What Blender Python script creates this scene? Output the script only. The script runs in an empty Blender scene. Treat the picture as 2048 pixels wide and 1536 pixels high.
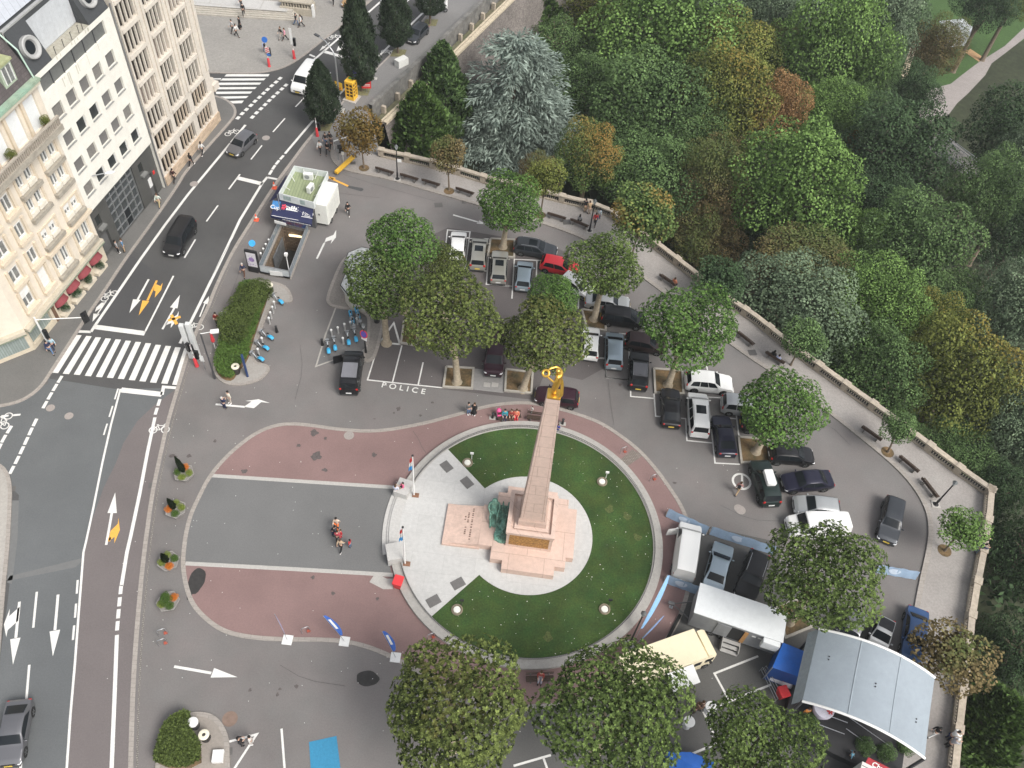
import bpy,math,random
import numpy as np
from mathutils import Vector,Matrix
from mathutils.geometry import tessellate_polygon
S=bpy.context.scene
R=math.radians
pi=math.pi
# --------- camera
FPX,CX,CY,HC=1760.0,1024.0,768.0,66.0
_n=Vector((871.12-CX,2113.07-CY,FPX)).normalized()
_f=(Vector((0,0,1))-_n*_n.z).normalized()
_r=_n.cross(_f)
AX=Vector((_r.x,_f.x,-_n.x));AY=Vector((_r.y,_f.y,-_n.y));AZ=Vector((_r.z,_f.z,-_n.z))
cam=bpy.data.objects.new("camera",bpy.data.cameras.new("camera"))
S.collection.objects.link(cam)
cam.matrix_world=Matrix(((AX.x,-AY.x,-AZ.x,0),(AX.y,-AY.y,-AZ.y,0),(AX.z,-AY.z,-AZ.z,HC),(0,0,0,1)))
cam.data.sensor_width=36.0
cam.data.lens=36.0*FPX/2048
cam.data.clip_start=0.5
cam.data.clip_end=6000
S.camera=cam
# --------- sky, sun, exposure (overcast day)
SUN_EL,SUN_AZ=R(50),R(128)
W=bpy.data.worlds.new("World");S.world=W;W.use_nodes=True
nt=W.node_tree;nt.nodes.clear()
sky=nt.nodes.new('ShaderNodeTexSky');sky.sky_type='NISHITA';sky.sun_disc=False
sky.sun_elevation=SUN_EL;sky.sun_rotation=SUN_AZ
sky.air_density=1.0;sky.dust_density=4.0;sky.ozone_density=1.0
hs=nt.nodes.new('ShaderNodeHueSaturation');hs.inputs['Saturation'].default_value=0.3
bg=nt.nodes.new('ShaderNodeBackground');bg.inputs['Strength'].default_value=0.122
ow=nt.nodes.new('ShaderNodeOutputWorld')
nt.links.new(sky.outputs[0],hs.inputs['Color']);nt.links.new(hs.outputs[0],bg.inputs[0]);nt.links.new(bg.outputs[0],ow.inputs[0])
sl=bpy.data.lights.new("sun",'SUN');sl.energy=1.5;sl.angle=R(24);sl.color=(1,0.965,0.91)
so=bpy.data.objects.new("sun",sl);S.collection.objects.link(so)
_sd=Vector((math.sin(SUN_AZ)*math.cos(SUN_EL),math.cos(SUN_AZ)*math.cos(SUN_EL),math.sin(SUN_EL)))
so.rotation_euler=_sd.to_track_quat('Z','Y').to_euler();so.location=(0,0,150)
S.view_settings.view_transform='Standard';S.view_settings.look='None'
S.view_settings.exposure=0.78;S.view_settings.gamma=1.0;S.view_settings.use_curve_mapping=False
S.cycles.max_bounces=5;S.cycles.diffuse_bounces=3;S.cycles.glossy_bounces=2
S.cycles.transparent_max_bounces=4;S.cycles.caustics_reflective=False;S.cycles.caustics_refractive=False
# --------- places on the ground as measured in the photograph
def ray(px,py):return AX*(px-CX)+AY*(py-CY)+AZ*FPX
def G(px,py,z=0.0):
 r=ray(px,py);k=(z-HC)/r.z
 return Vector((r.x*k,r.y*k,z))
def project(p):
 v=Vector(p)-Vector((0,0,HC));w=v.dot(AZ)
 return v.dot(AX)/w*FPX+CX,v.dot(AY)/w*FPX+CY
def hgt(b,px,py):
 best=min((math.hypot(*(np.array(project((b.x,b.y,h*.05)))-(px,py))),h*.05)for h in range(0,600))
 return best[1]
def T(ox,oy,s):return lambda pts:[(ox+x/s,oy+y/s)for x,y in pts]
def GG(pts,z=0.0):return[G(x,y,z)for x,y in pts]
def ppm(p):return FPX/(Vector(p)-Vector((0,0,HC))).dot(AZ)
# --------- objects
def link(o):
 S.collection.objects.link(o);return o
def tag(o,label=None,cat=None,group=None,kind=None):
 if label:o['label']=label
 if cat:o['category']=cat
 if group:o['group']=group
 if kind:o['kind']=kind
 return o
def thing(name,label,cat,loc=(0,0,0),rz=0.0,group=None,scale=1.0):
 o=link(bpy.data.objects.new(name,None));o.empty_display_size=0.3
 o.location=loc;o.rotation_euler=(0,0,rz);o.scale=(scale,)*3
 return tag(o,label,cat,group)
def put(name,me,parent=None,mat=None,loc=None,rot=None,scale=None):
 o=link(bpy.data.objects.new(name,me));o.parent=parent
 if loc is not None:o.location=loc
 if rot is not None:o.rotation_euler=rot
 if scale is not None:o.scale=scale
 if mat is not None:
  if len(me.materials)==0:me.materials.append(mat)
  o.material_slots[0].link='OBJECT';o.material_slots[0].material=mat
 return o
def copy_tree(o,parent=None):
 c=link(o.copy());c.parent=parent
 for ch in o.children:copy_tree(ch,c)
 return c
class MB:
 def __init__(s):s.v=[];s.f=[];s.m=[]
 def add(s,vs,fs,mi=0):
  k=len(s.v);s.v+=[tuple(v)for v in vs];s.f+=[[i+k for i in f]for f in fs];s.m+=[mi]*len(fs);return s
 def quad(s,a,b,c,d,mi=0):return s.add([a,b,c,d],[[0,1,2,3]],mi)
 def poly(s,pts,mi=0):return s.add(pts,[list(range(len(pts)))],mi)
 def box(s,c,d,rz=0.0,mi=0,rot=None):
  m=rot if rot else Matrix.Rotation(rz,3,'Z');c=Vector(c)
  vs=[c+m@Vector((x*d[0]/2,y*d[1]/2,z*d[2]/2))for x in(-1,1)for y in(-1,1)for z in(-1,1)]
  return s.add(vs,[[0,1,3,2],[4,6,7,5],[0,4,5,1],[2,3,7,6],[0,2,6,4],[1,5,7,3]],mi)
 def box2(s,x0,x1,y0,y1,z0,z1,mi=0):return s.box(((x0+x1)/2,(y0+y1)/2,(z0+z1)/2),(x1-x0,y1-y0,z1-z0),0,mi)
 def cbox(s,x0,x1,y0,y1,z0,z1,b=.03,mi=0):
  p=[(x0+b,y0),(x1-b,y0),(x1,y0+b),(x1,y1-b),(x1-b,y1),(x0+b,y1),(x0,y1-b),(x0,y0+b)]
  q=[(min(max(x,x0+b),x1-b),min(max(y,y0+b),y1-b))for x,y in p]
  n=8;vs=[(x,y,z0)for x,y in p]+[(x,y,z1-b)for x,y in p]+[(x*.5+a*.5,y*.5+c*.5,z1)for(x,y),(a,c)in zip(p,q)]
  fs=[[i,(i+1)%n,n+(i+1)%n,n+i]for i in range(n)]+[[n+i,n+(i+1)%n,2*n+(i+1)%n,2*n+i]for i in range(n)]
  return s.add(vs,fs+[list(range(2*n,3*n)),list(range(n-1,-1,-1))],mi)
 def prism(s,pts,z0,z1,mi=0,bottom=False):
  n=len(pts);a=sum(pts[i][0]*pts[(i+1)%n][1]-pts[(i+1)%n][0]*pts[i][1]for i in range(n))
  if a<0:pts=pts[::-1]
  vs=[(p[0],p[1],z0)for p in pts]+[(p[0],p[1],z1)for p in pts]
  fs=[[i,(i+1)%n,n+(i+1)%n,n+i]for i in range(n)]+[list(range(n,2*n))]
  if bottom:fs.append(list(range(n-1,-1,-1)))
  return s.add(vs,fs,mi)
 def tube(s,pts,rad,n=8,mi=0,cap=True):
  pts=[Vector(p)for p in pts];k=len(pts)
  rad=[rad]*k if not hasattr(rad,'__len__')else rad
  vs=[];u=None
  for i in range(k):
   t=(pts[min(i+1,k-1)]-pts[max(i-1,0)]).normalized()
   if u is None:u=t.orthogonal().normalized()
   u=(u-t*u.dot(t)).normalized();w=t.cross(u)
   vs+=[pts[i]+(u*math.cos(2*pi*j/n)+w*math.sin(2*pi*j/n))*rad[i]for j in range(n)]
  fs=[[i*n+j,i*n+(j+1)%n,(i+1)*n+(j+1)%n,(i+1)*n+j]for i in range(k-1)for j in range(n)]
  if cap:fs+=[list(range(n-1,-1,-1)),list(range((k-1)*n,k*n))]
  return s.add(vs,fs,mi)
 def lathe(s,prof,c=(0,0,0),n=16,mi=0,rot=None,cap=True):
  c=Vector(c);m=rot if rot else Matrix.Identity(3);k=len(prof)
  vs=[c+m@Vector((r*math.cos(2*pi*j/n),r*math.sin(2*pi*j/n),z))for r,z in prof for j in range(n)]
  fs=[[i*n+j,i*n+(j+1)%n,(i+1)*n+(j+1)%n,(i+1)*n+j]for i in range(k-1)for j in range(n)]
  if cap and prof[0][0]>1e-4:fs.append(list(range(n-1,-1,-1)))
  if cap and prof[-1][0]>1e-4:fs.append(list(range((k-1)*n,k*n)))
  return s.add(vs,fs,mi)
 def ball(s,c,r,n=12,mi=0,rot=None):
  r=(r,r,r)if not hasattr(r,'__len__')else r
  m=rot if rot else Matrix.Identity(3);c=Vector(c);k=n//2
  vs=[];fs=[]
  for i in range(1,k):
   a=-pi/2+pi*i/k
   vs+=[c+m@Vector((r[0]*math.cos(a)*math.cos(2*pi*j/n),r[1]*math.cos(a)*math.sin(2*pi*j/n),r[2]*math.sin(a)))for j in range(n)]
  b=len(vs);vs+=[c-m@Vector((0,0,r[2])),c+m@Vector((0,0,r[2]))]
  fs=[[i*n+j,i*n+(j+1)%n,(i+1)*n+(j+1)%n,(i+1)*n+j]for i in range(k-2)for j in range(n)]
  fs+=[[b,(j+1)%n,j]for j in range(n)]+[[b+1,(k-2)*n+j,(k-2)*n+(j+1)%n]for j in range(n)]
  return s.add(vs,fs,mi)
 def torus(s,c,Rr,r,rot=None,n=20,k=6,mi=0):
  m=rot if rot else Matrix.Identity(3);c=Vector(c);vs=[]
  for i in range(n):
   a=2*pi*i/n
   for j in range(k):
    b=2*pi*j/k;q=Rr+r*math.cos(b)
    vs.append(c+m@Vector((q*math.cos(a),q*math.sin(a),r*math.sin(b))))
  return s.add(vs,[[i*k+j,((i+1)%n)*k+j,((i+1)%n)*k+(j+1)%k,i*k+(j+1)%k]for i in range(n)for j in range(k)],mi)
 def mesh(s,name,mats,smooth=None):
  me=bpy.data.meshes.new(name);me.from_pydata(s.v,[],s.f)
  for m in(mats if isinstance(mats,(list,tuple))else[mats]):me.materials.append(m)
  if any(s.m):me.polygons.foreach_set('material_index',s.m)
  if smooth is not None:
   me.polygons.foreach_set('use_smooth',[True]*len(me.polygons));me.set_sharp_from_angle(angle=R(smooth))
  me.update();return me
 def build(s,name,mats,parent=None,smooth=None,**kw):
  return put(name,s.mesh(name,mats,smooth),parent,**kw)
def struct(name,mb,mats,smooth=None,kind='structure'):
 return tag(mb.build(name,mats,None,smooth),kind=kind)
 # --------- materials
_mc={}
def mat(name,col,rough=.8,metal=0.0,var=.12,scale=3.0,big=0.0,bigscale=.15,bump=0.0,coat=0.0,spec=.4,emit=0.0,tint=None,speck=0.0):
 if name in _mc:return _mc[name]
 m=bpy.data.materials.new(name);m.use_nodes=True;nt=m.node_tree;L=nt.links.new
 b=nt.nodes['Principled BSDF']
 b.inputs['Roughness'].default_value=rough;b.inputs['Metallic'].default_value=metal
 b.inputs['Specular IOR Level'].default_value=spec;b.inputs['Coat Weight'].default_value=coat
 b.inputs['Coat Roughness'].default_value=.08
 tc=nt.nodes.new('ShaderNodeTexCoord');c=None
 def noise(sc,det,lo,hi,src=None):
  n=nt.nodes.new('ShaderNodeTexNoise');n.inputs['Scale'].default_value=sc;n.inputs['Detail'].default_value=det
  n.inputs['Roughness'].default_value=.62
  L(tc.outputs['Object'],n.inputs['Vector'])
  r=nt.nodes.new('ShaderNodeMapRange');r.inputs[1].default_value=.3;r.inputs[2].default_value=.7
  r.inputs[3].default_value=lo;r.inputs[4].default_value=hi;L(n.outputs['Fac'],r.inputs[0]);return n,r
 def mul(cin,fac):
  x=nt.nodes.new('ShaderNodeMix');x.data_type='RGBA';x.blend_type='MULTIPLY';x.inputs[0].default_value=1
  if isinstance(cin,tuple):x.inputs[6].default_value=cin
  else:L(cin,x.inputs[6])
  L(fac,x.inputs[7]);return x.outputs[2]
 c=(*col,1)
 if tint:
  n,r=noise(bigscale*2.3,3,0,1)
  x=nt.nodes.new('ShaderNodeMix');x.data_type='RGBA';x.inputs[6].default_value=c;x.inputs[7].default_value=(*tint,1)
  L(r.outputs[0],x.inputs[0]);c=x.outputs[2]
 n1=None
 if var:n1,r=noise(scale,6,1-var,1+var);c=mul(c,r.outputs[0])
 if big:n,r=noise(bigscale,5,1-big,1+big*.7);c=mul(c,r.outputs[0])
 if speck:
  v=nt.nodes.new('ShaderNodeTexVoronoi');v.inputs['Scale'].default_value=1.4;L(tc.outputs['Object'],v.inputs['Vector'])
  n,r0=noise(.7,4,0,1)
  a=nt.nodes.new('ShaderNodeMath');a.operation='ADD';L(v.outputs['Distance'],a.inputs[0]);L(r0.outputs[0],a.inputs[1])
  r=nt.nodes.new('ShaderNodeMapRange');r.inputs[1].default_value=.1;r.inputs[2].default_value=.24;r.inputs[3].default_value=1-speck;r.inputs[4].default_value=1
  L(a.outputs[0],r.inputs[0]);c=mul(c,r.outputs[0])
 if isinstance(c,tuple):b.inputs['Base Color'].default_value=c
 else:L(c,b.inputs['Base Color'])
 if bump and n1:
  bp=nt.nodes.new('ShaderNodeBump');bp.inputs['Strength'].default_value=bump;bp.inputs['Distance'].default_value=.05
  L(n1.outputs['Fac'],bp.inputs['Height']);L(bp.outputs[0],b.inputs['Normal'])
 if emit:
  b.inputs['Emission Color'].default_value=(*col,1);b.inputs['Emission Strength'].default_value=emit
 _mc[name]=m;return m
def mat_blocks(name,col,mortar,bw,bh,rough=.8,msize=.012,var=.18,plane='xy',scale=3.0,big=.0):
 """stone blocks or slabs with joints: brick texture in object space"""
 if name in _mc:return _mc[name]
 m=mat(name,col,rough,var=.08,scale=scale,big=big);nt=m.node_tree;L=nt.links.new;b=nt.nodes['Principled BSDF']
 tc=nt.nodes.new('ShaderNodeTexCoord');vec=tc.outputs['Object']
 if plane!='xy':
  s=nt.nodes.new('ShaderNodeSeparateXYZ');L(vec,s.inputs[0]);k=nt.nodes.new('ShaderNodeCombineXYZ')
  if plane=='wall':
   a=nt.nodes.new('ShaderNodeMath');a.operation='ADD';L(s.outputs[0],a.inputs[0]);L(s.outputs[1],a.inputs[1]);L(a.outputs[0],k.inputs[0])
  else:L(s.outputs[0 if plane=='xz' else 1],k.inputs[0])
  L(s.outputs[2],k.inputs[1]);vec=k.outputs[0]
 br=nt.nodes.new('ShaderNodeTexBrick');L(vec,br.inputs['Vector'])
 br.inputs['Scale'].default_value=1;br.inputs['Brick Width'].default_value=bw;br.inputs['Row Height'].default_value=bh
 br.inputs['Mortar Size'].default_value=msize;br.inputs['Mortar Smooth'].default_value=.3
 br.inputs['Color1'].default_value=(1,1,1,1);br.inputs['Color2'].default_value=(1-var,)*3+(1,)
 br.inputs['Mortar'].default_value=tuple(mortar[i]/max(col[i],1e-3)for i in range(3))+(1,)
 x=nt.nodes.new('ShaderNodeMix');x.data_type='RGBA';x.blend_type='MULTIPLY';x.inputs[0].default_value=1
 old=b.inputs['Base Color'].links[0].from_socket;L(old,x.inputs[6]);L(br.outputs['Color'],x.inputs[7]);L(x.outputs[2],b.inputs['Base Color'])
 return m
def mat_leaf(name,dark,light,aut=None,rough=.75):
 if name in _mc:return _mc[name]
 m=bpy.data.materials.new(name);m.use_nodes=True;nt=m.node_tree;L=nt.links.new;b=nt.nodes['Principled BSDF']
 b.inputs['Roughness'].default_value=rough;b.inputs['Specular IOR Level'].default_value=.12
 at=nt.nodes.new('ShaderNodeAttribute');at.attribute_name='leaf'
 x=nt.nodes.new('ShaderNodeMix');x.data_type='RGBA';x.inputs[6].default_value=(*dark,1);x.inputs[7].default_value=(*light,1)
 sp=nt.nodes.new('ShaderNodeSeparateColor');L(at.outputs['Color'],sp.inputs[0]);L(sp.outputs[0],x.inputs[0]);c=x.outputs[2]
 if aut:
  y=nt.nodes.new('ShaderNodeMix');y.data_type='RGBA';L(c,y.inputs[6]);y.inputs[7].default_value=(*aut[0],1)
  r=nt.nodes.new('ShaderNodeMapRange');r.inputs[1].default_value=1-aut[1]-.15;r.inputs[2].default_value=1-aut[1]+.15;L(sp.outputs[1],r.inputs[0])
  L(r.outputs[0],y.inputs[0]);c=y.outputs[2]
 L(c,b.inputs['Base Color'])
 tr=nt.nodes.new('ShaderNodeBsdfTranslucent');L(c,tr.inputs['Color'])
 mx=nt.nodes.new('ShaderNodeMixShader');mx.inputs[0].default_value=.14
 L(b.outputs[0],mx.inputs[1]);L(tr.outputs[0],mx.inputs[2]);L(mx.outputs[0],nt.nodes['Material Output'].inputs['Surface'])
 _mc[name]=m;return m
M_asph=mat('plaza_asphalt',(.165,.158,.152),.92,var=.10,scale=9,big=.18,bigscale=.13,speck=.12,tint=(.172,.156,.15))
M_road=mat('road_asphalt',(.070,.069,.069),.9,var=.12,scale=9,big=.18,bigscale=.10,tint=(.083,.082,.081))
M_road2=mat('worn_asphalt',(.122,.128,.130),.9,var=.10,scale=9,big=.12,bigscale=.12,tint=(.11,.116,.119))
M_lane=mat('reddish_asphalt',(.148,.130,.127),.9,var=.10,scale=9,big=.12,bigscale=.12)
M_park=mat('parking_asphalt',(.110,.098,.096),.9,var=.10,scale=9,big=.10,bigscale=.2)
M_red=mat('red_asphalt',(.222,.145,.136),.92,var=.09,scale=8,big=.12,bigscale=.2,speck=.10)
M_gran=mat_blocks('granite_kerb',(.33,.30,.27),(.2,.18,.165),.9,.33,.8,.012,.12)
M_prom=mat('promenade_gravel',(.285,.262,.245),.95,var=.13,scale=6,big=.14,bigscale=.16,tint=(.32,.30,.28))
M_pav=mat_blocks('pavement_slabs',(.205,.198,.186),(.16,.155,.145),.45,.45,.9,.01,.10,big=.1)
M_pavl=mat('pale_pavement',(.36,.34,.31),.9,var=.1,scale=5,big=.1)
M_pavd=mat('dark_pavement',(.15,.146,.138),.92,var=.10,scale=8,big=.14,bigscale=.2)
M_white=mat('white_paint',(.66,.65,.62),.75,var=.14,scale=14,big=.1,bigscale=1.2)
M_orange=mat('orange_paint',(.72,.38,.07),.7,var=.12,scale=8)
M_terr=mat_blocks('terrace_slabs',(.49,.485,.47),(.34,.33,.32),2.6,1.7,.85,.008,.06,big=.08)
M_stone=mat('light_granite',(.46,.45,.43),.85,var=.10,scale=6,big=.08)
M_pink=mat_blocks('pink_granite',(.60,.455,.385),(.43,.32,.265),1.9,1.25,.75,.030,.07,'wall',big=.12)
M_pinks=mat('pink_granite_smooth',(.57,.42,.35),.75,var=.12,scale=4,big=.14,bigscale=.7)
M_grass=mat('lawn_grass',(.030,.070,.016),.95,var=.35,scale=7,big=.35,bigscale=.35,bump=.3,tint=(.045,.072,.015))
M_soil=mat('planter_soil',(.055,.05,.026),.95,var=.3,scale=6,tint=(.2,.125,.06),bigscale=.35)
M_earth=mat('forest_floor',(.035,.042,.02),.95,var=.4,scale=.9,big=.3)
M_bark=mat('tree_bark',(.16,.125,.09),.9,var=.3,scale=5)
M_plane_bark=mat('plane_bark',(.42,.35,.26),.85,var=.3,scale=4,tint=(.28,.24,.17),bigscale=.9)
M_balu=mat('weathered_limestone',(.45,.385,.30),.9,var=.2,scale=4,big=.15,tint=(.33,.29,.24))
M_blk=mat('black_metal',(.018,.018,.02),.45,var=.1)
M_dgrey=mat('dark_grey_metal',(.06,.06,.065),.5)
M_steel=mat('galvanised_steel',(.42,.43,.44),.35,.7,var=.08)
M_whitem=mat('white_metal',(.72,.72,.70),.4,var=.05)
M_wood=mat('dark_bench_wood',(.055,.035,.025),.7,var=.25,scale=8)
M_rub=mat('black_rubber',(.02,.02,.02),.9)
M_rim=mat('alloy_rim',(.35,.36,.37),.3,.8,var=.05)
M_glass=mat('tinted_glass',(.012,.015,.018),.12,var=0,spec=.3)
M_glassw=mat('window_glass',(.05,.056,.058),.12,var=.25,scale=.8,spec=.6)
M_redl=mat('red_lens',(.45,.015,.012),.2,var=0,coat=.5)
M_clear=mat('clear_lens',(.7,.71,.72),.15,var=0,coat=.6)
M_plate=mat('yellow_plate',(.75,.55,.08),.5,var=0)
M_platew=mat('white_plate',(.75,.75,.73),.5,var=0)
M_red=M_red
M_signr=mat('sign_red',(.62,.035,.035),.5,var=.05)
M_signb=mat('sign_blue',(.03,.14,.48),.5,var=.05)
# =========================== SETTING: plateau, valley, roads, pavements
WALLPX=[(762,300),(837,316),(912,335),(975,355),(1050,373),(1125,392),(1185,406),(1222,421),(1265,452),(1322,492),(1392,546),(1465,601),(1512,632),(1580,686),(1640,730),(1784,833),(1830,867),(1922,936),(1983,979),(1978,1034),(1966,1108),(1952,1180),(1943,1238),(1936,1312),(1924,1404),(1915,1482),(1908,1560)]
WALL=GG(WALLPX,1.0);_d=(WALL[-1]-WALL[-2]).normalized();WALL.append(WALL[-1]+_d*40)
for w in WALL:w.z=0
PARPX=[(735,205),(850,100),(962,-5)]
PAR=GG(PARPX,0.9)
for w in PAR:w.z=0
PAR.append(PAR[-1]+(PAR[-1]-PAR[0]).normalized()*130)
EDGE=[WALL[-1]]+WALL[::-1][1:]+PAR
plateau=[(p.x,p.y)for p in EDGE]+[(-260,260),(-260,-60),(WALL[-1].x,-60)]
hole=[(-26.6,61.5),(-23.75,61.15),(-23.55,67.9),(-26.25,68.4)]
def sheet(name,polys,z,m,holes=(),kind='structure'):
 b=MB()
 for poly in polys:
  pts=[Vector((p[0],p[1],0))for p in poly];loops=[pts]+[[Vector((h[0],h[1],0))for h in hh]for hh in holes]
  allp=[p for l in loops for p in l]
  tris=tessellate_polygon(loops)
  fs=[]
  for t in tris:
   a,c,d=(allp[i]for i in t)
   fs.append(list(t)if(c-a).cross(d-a).z>0 else list(t)[::-1])
  b.add([(p.x,p.y,z)for p in allp],fs)
 return struct(name,b,m,kind=kind)
def pxs(pts,z=0.0):return[(p.x,p.y)for p in GG(pts,z)]
def offset(pts,d,closed=False):
 n=len(pts);out=[]
 for i in range(n):
  a=Vector(pts[(i-1)%n]if closed or i else pts[0]).to_2d();p=Vector(pts[i]).to_2d();c=Vector(pts[(i+1)%n]if closed or i<n-1 else pts[-1]).to_2d()
  t1=(p-a);t2=(c-p)
  t1=t1.normalized()if t1.length>1e-6 else t2.normalized();t2=t2.normalized()if t2.length>1e-6 else t1
  n1=Vector((-t1.y,t1.x));n2=Vector((-t2.y,t2.x));nn=(n1+n2).normalized();k=d/max(.4,nn.dot(n1))
  out.append((p.x+nn.x*k,p.y+nn.y*k))
 return out
def smooth(pts,it=2,closed=False):
 pts=[tuple(p[:2])for p in pts]
 for _ in range(it):
  q=[]if closed else[pts[0]];n=len(pts)
  for i in range(n if closed else n-1):
   a,b=pts[i],pts[(i+1)%n]
   q+=[(a[0]*.75+b[0]*.25,a[1]*.75+b[1]*.25),(a[0]*.25+b[0]*.75,a[1]*.25+b[1]*.75)]
  if not closed:q.append(pts[-1])
  pts=q
 return pts
def band(b,pts,w,z,mi=0,side=0,h=0.0):
 """flat strip of width w along pts (world xy); side -1/0/1 shifts it; h>0 makes it a kerb with that height"""
 lo=offset(pts,(-.5+side*.5)*w);hi=offset(pts,(.5+side*.5)*w)
 for i in range(len(pts)-1):
  a,c,d,e=lo[i],lo[i+1],hi[i+1],hi[i]
  b.quad((*a,z+h),(*c,z+h),(*d,z+h),(*e,z+h),mi)
  if h:b.quad((*c,z+h),(*a,z+h),(*a,z),(*c,z),mi);b.quad((*e,z+h),(*d,z+h),(*d,z),(*e,z),mi)
 return b
def paint(name,lines,w=.12,z=.018,m=None):
 b=MB()
 for l in lines:band(b,[(p.x,p.y)for p in GG(l)],w,z)
 return struct(name,b,m or M_white)
def paintp(name,polys,z=.018,m=None):return sheet(name,[pxs(p)for p in polys],z,m or M_white)
sheet('square_asphalt',[plateau],0.0,M_asph,[hole])
def seg_d(p,a,b):
 ab=b-a;t=max(0,min(1,(p-a).dot(ab)/ab.length_squared));return(p-a-ab*t).length
def inside(x,y,poly):
 c=False;n=len(poly);j=n-1
 for i in range(n):
  if(poly[i][1]>y)!=(poly[j][1]>y)and x<(poly[j][0]-poly[i][0])*(y-poly[i][1])/(poly[j][1]-poly[i][1])+poly[i][0]:c=not c
  j=i
 return c
_E2=[p.to_2d()for p in EDGE]
def terrain(x,y):
 if inside(x,y,plateau):return-14.0
 p=Vector((x,y));d=min(seg_d(p,_E2[i],_E2[i+1])for i in range(len(_E2)-1))
 w=min(1,max(0,(d-1)/40));w=w*w*(3-2*w)
 return-11-19*w
xs=[-1600,-900,-500,-300,-150,-60]+[i*5-30 for i in range(45)]+[230,300,450,700,1100,1700]
ys=[-1600,-800,-400,-200,-100]+[i*5-60 for i in range(60)]+[270,340,450,650,1000,1700]
tb=MB();nx=len(xs)
tb.v=[(x,y,terrain(x,y))for y in ys for x in xs]
for j in range(len(ys)-1):
 for i in range(nx-1):tb.f.append([j*nx+i,j*nx+i+1,(j+1)*nx+i+1,(j+1)*nx+i]);tb.m.append(0)
struct('valley_terrain',tb,M_earth,40)
ZV=-29.95
t_=T(1820,0,4.654)
sheet('valley_lawn',[pxs([(1775,240),(1800,60),(1850,0),(1990,-50),(2120,-60),(2120,60),(2048,80),(1960,130),(1870,190),(1850,250)],ZV)],ZV,mat('valley_grass',(.05,.1,.025),.95,var=.25,scale=2,big=.2,bigscale=.1))
sheet('valley_path',[pxs(t_([(150,860),(230,820),(380,780),(480,700),(640,580),(720,530),(880,430),(1061,260),(1300,90),(1300,240),(1061,360),(880,500),(760,590),(700,700),(540,870),(440,960),(350,1080),(200,1130),(60,1080),(100,960)]),ZV)],ZV+.02,mat('valley_tarmac',(.30,.27,.255),.95,var=.1,scale=2,big=.15,bigscale=.1))
sheet('dirt_track',[pxs(t_([(500,480),(560,455),(690,540),(640,575)]),ZV)],ZV+.03,mat('sandy_track',(.42,.26,.13),.95,var=.15,scale=2))
sheet('gravel_trail',[pxs([(1800,150),(1812,120),(1826,80),(1834,92),(1815,150),(1806,160)],ZV)],ZV+.03,mat('pale_gravel',(.5,.42,.30),.95,var=.15,scale=2))
sheet('footbridge_path',[pxs([(1883,300),(1905,282),(1950,318),(1925,345)],-24)],-24,mat('grey_deck',(.21,.2,.19),.9,var=.1))
KERB=smooth(pxs([(1010,-190),(930,-95),(855,-10+45),(791,101),(750,142),(718,171),(686,205),(634,260),(612,285),(585,322),(562,352),(540,385),(500,448),(465,503),(432,590-18),(415,638-20),(400,645),(376,706),(357,772),(335,845),(317,928),(304,990),(287,1115),(275,1242),(267,1355),(263,1469),(261,1560),(262,1700)]),2)
LK1=smooth(pxs([(940,-190),(860,-100),(790,-40),(720,20),(685,50),(640,85),(600,118),(565,137),(530,145),(500,147),(425,146),(330,142)]),2)
LK2=smooth(pxs([(330,186),(405,188),(431,193),(455,201),(470,216),(471,230),(462,243),(425,284),(370,345),(357,390-20),(300,452),(250,520),(212,578),(175,632),(152,667),(100,748),(82,775),(57,795),(32,806),(0,813),(-120,830)]),2)
LK3=smooth(pxs([(-140,925),(-30,925),(0,930),(15,947),(21,975),(20,1010),(16,1090),(8,1168),(-2,1285),(-12,1400),(-25,1560),(-40,1700)]),2)
sheet('road',[KERB+LK3[::-1]+LK2[::-1]+LK1[::-1]],.004,M_road)
k0=min(range(len(KERB)),key=lambda i:abs(KERB[i][1]-G(356,775).y))
sheet('worn_road_surface',[pxs([(356,776),(230,778),(150,765),(96,757),(82,777)])+pxs([(57,797),(20,808),(0,815),(-120,832),(-130,922),(0,928),(14,947),(22,975),(38,990),(34,1050),(24,1120),(16,1200),(2,1300),(-10,1420),(-22,1560),(-38,1700),(262,1700)])+KERB[k0:][::-1][1:]],.008,M_road2)
sheet('reddish_lane',[pxs([(352,778),(307,812),(275,842),(247,886),(232,926),(207,976),(180,1052),(167,1100),(150,1327),(133,1536),(115,1700),(262,1700)])+KERB[k0+1:][::-1][1:]],.012,M_lane)
paintp('asphalt_patch',[[(230,1100),(20,1152),(14,1162),(150,1135),(170,1118)],[(20,1001),(38,1001),(35,1080),(24,1168),(14,1165)]],.0105,mat('patch_grey',(.15,.152,.15),.9,var=.08))
paintp('dark_asphalt_patch',[[(232,492),(300,535),(310,560),(262,655),(190,655),(192,640)]],.0075,mat('patch_dark',(.066,.066,.068),.9,var=.1,scale=9,big=.1))
kb=MB();band(kb,KERB,.34,.0,0,0,.03);band(kb,LK1,.25,0,0,0,.10);band(kb,LK2,.3,0,0,0,.10);band(kb,LK3,.3,0,0,0,.10)
struct('kerb',kb,M_gran)
kb=MB();band(kb,offset(KERB,.42),.14,.016);struct('gutter_setts',kb,mat_blocks('granite_setts',(.30,.275,.25),(.12,.11,.10),.16,.14,.85,.03,.25))
FO=G(335,372);FU=Vector((.17628,.98434,0));FN=Vector((.98434,-.17628,0))
def FW(u,n=0.0,z=0.0):return FO+FU*u+FN*n+Vector((0,0,z))
def FW2(u,n=0.0):p=FW(u,n);return(p.x,p.y)
LK2o=offset(LK2,-.14)
sheet('west_pavement',[[q for q in LK2o]+[FW2(-60,-14),FW2(-24,-14),FW2(-24,-3),FW2(14,-3),FW2(14,-10)]],.09,M_pavd)
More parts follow.
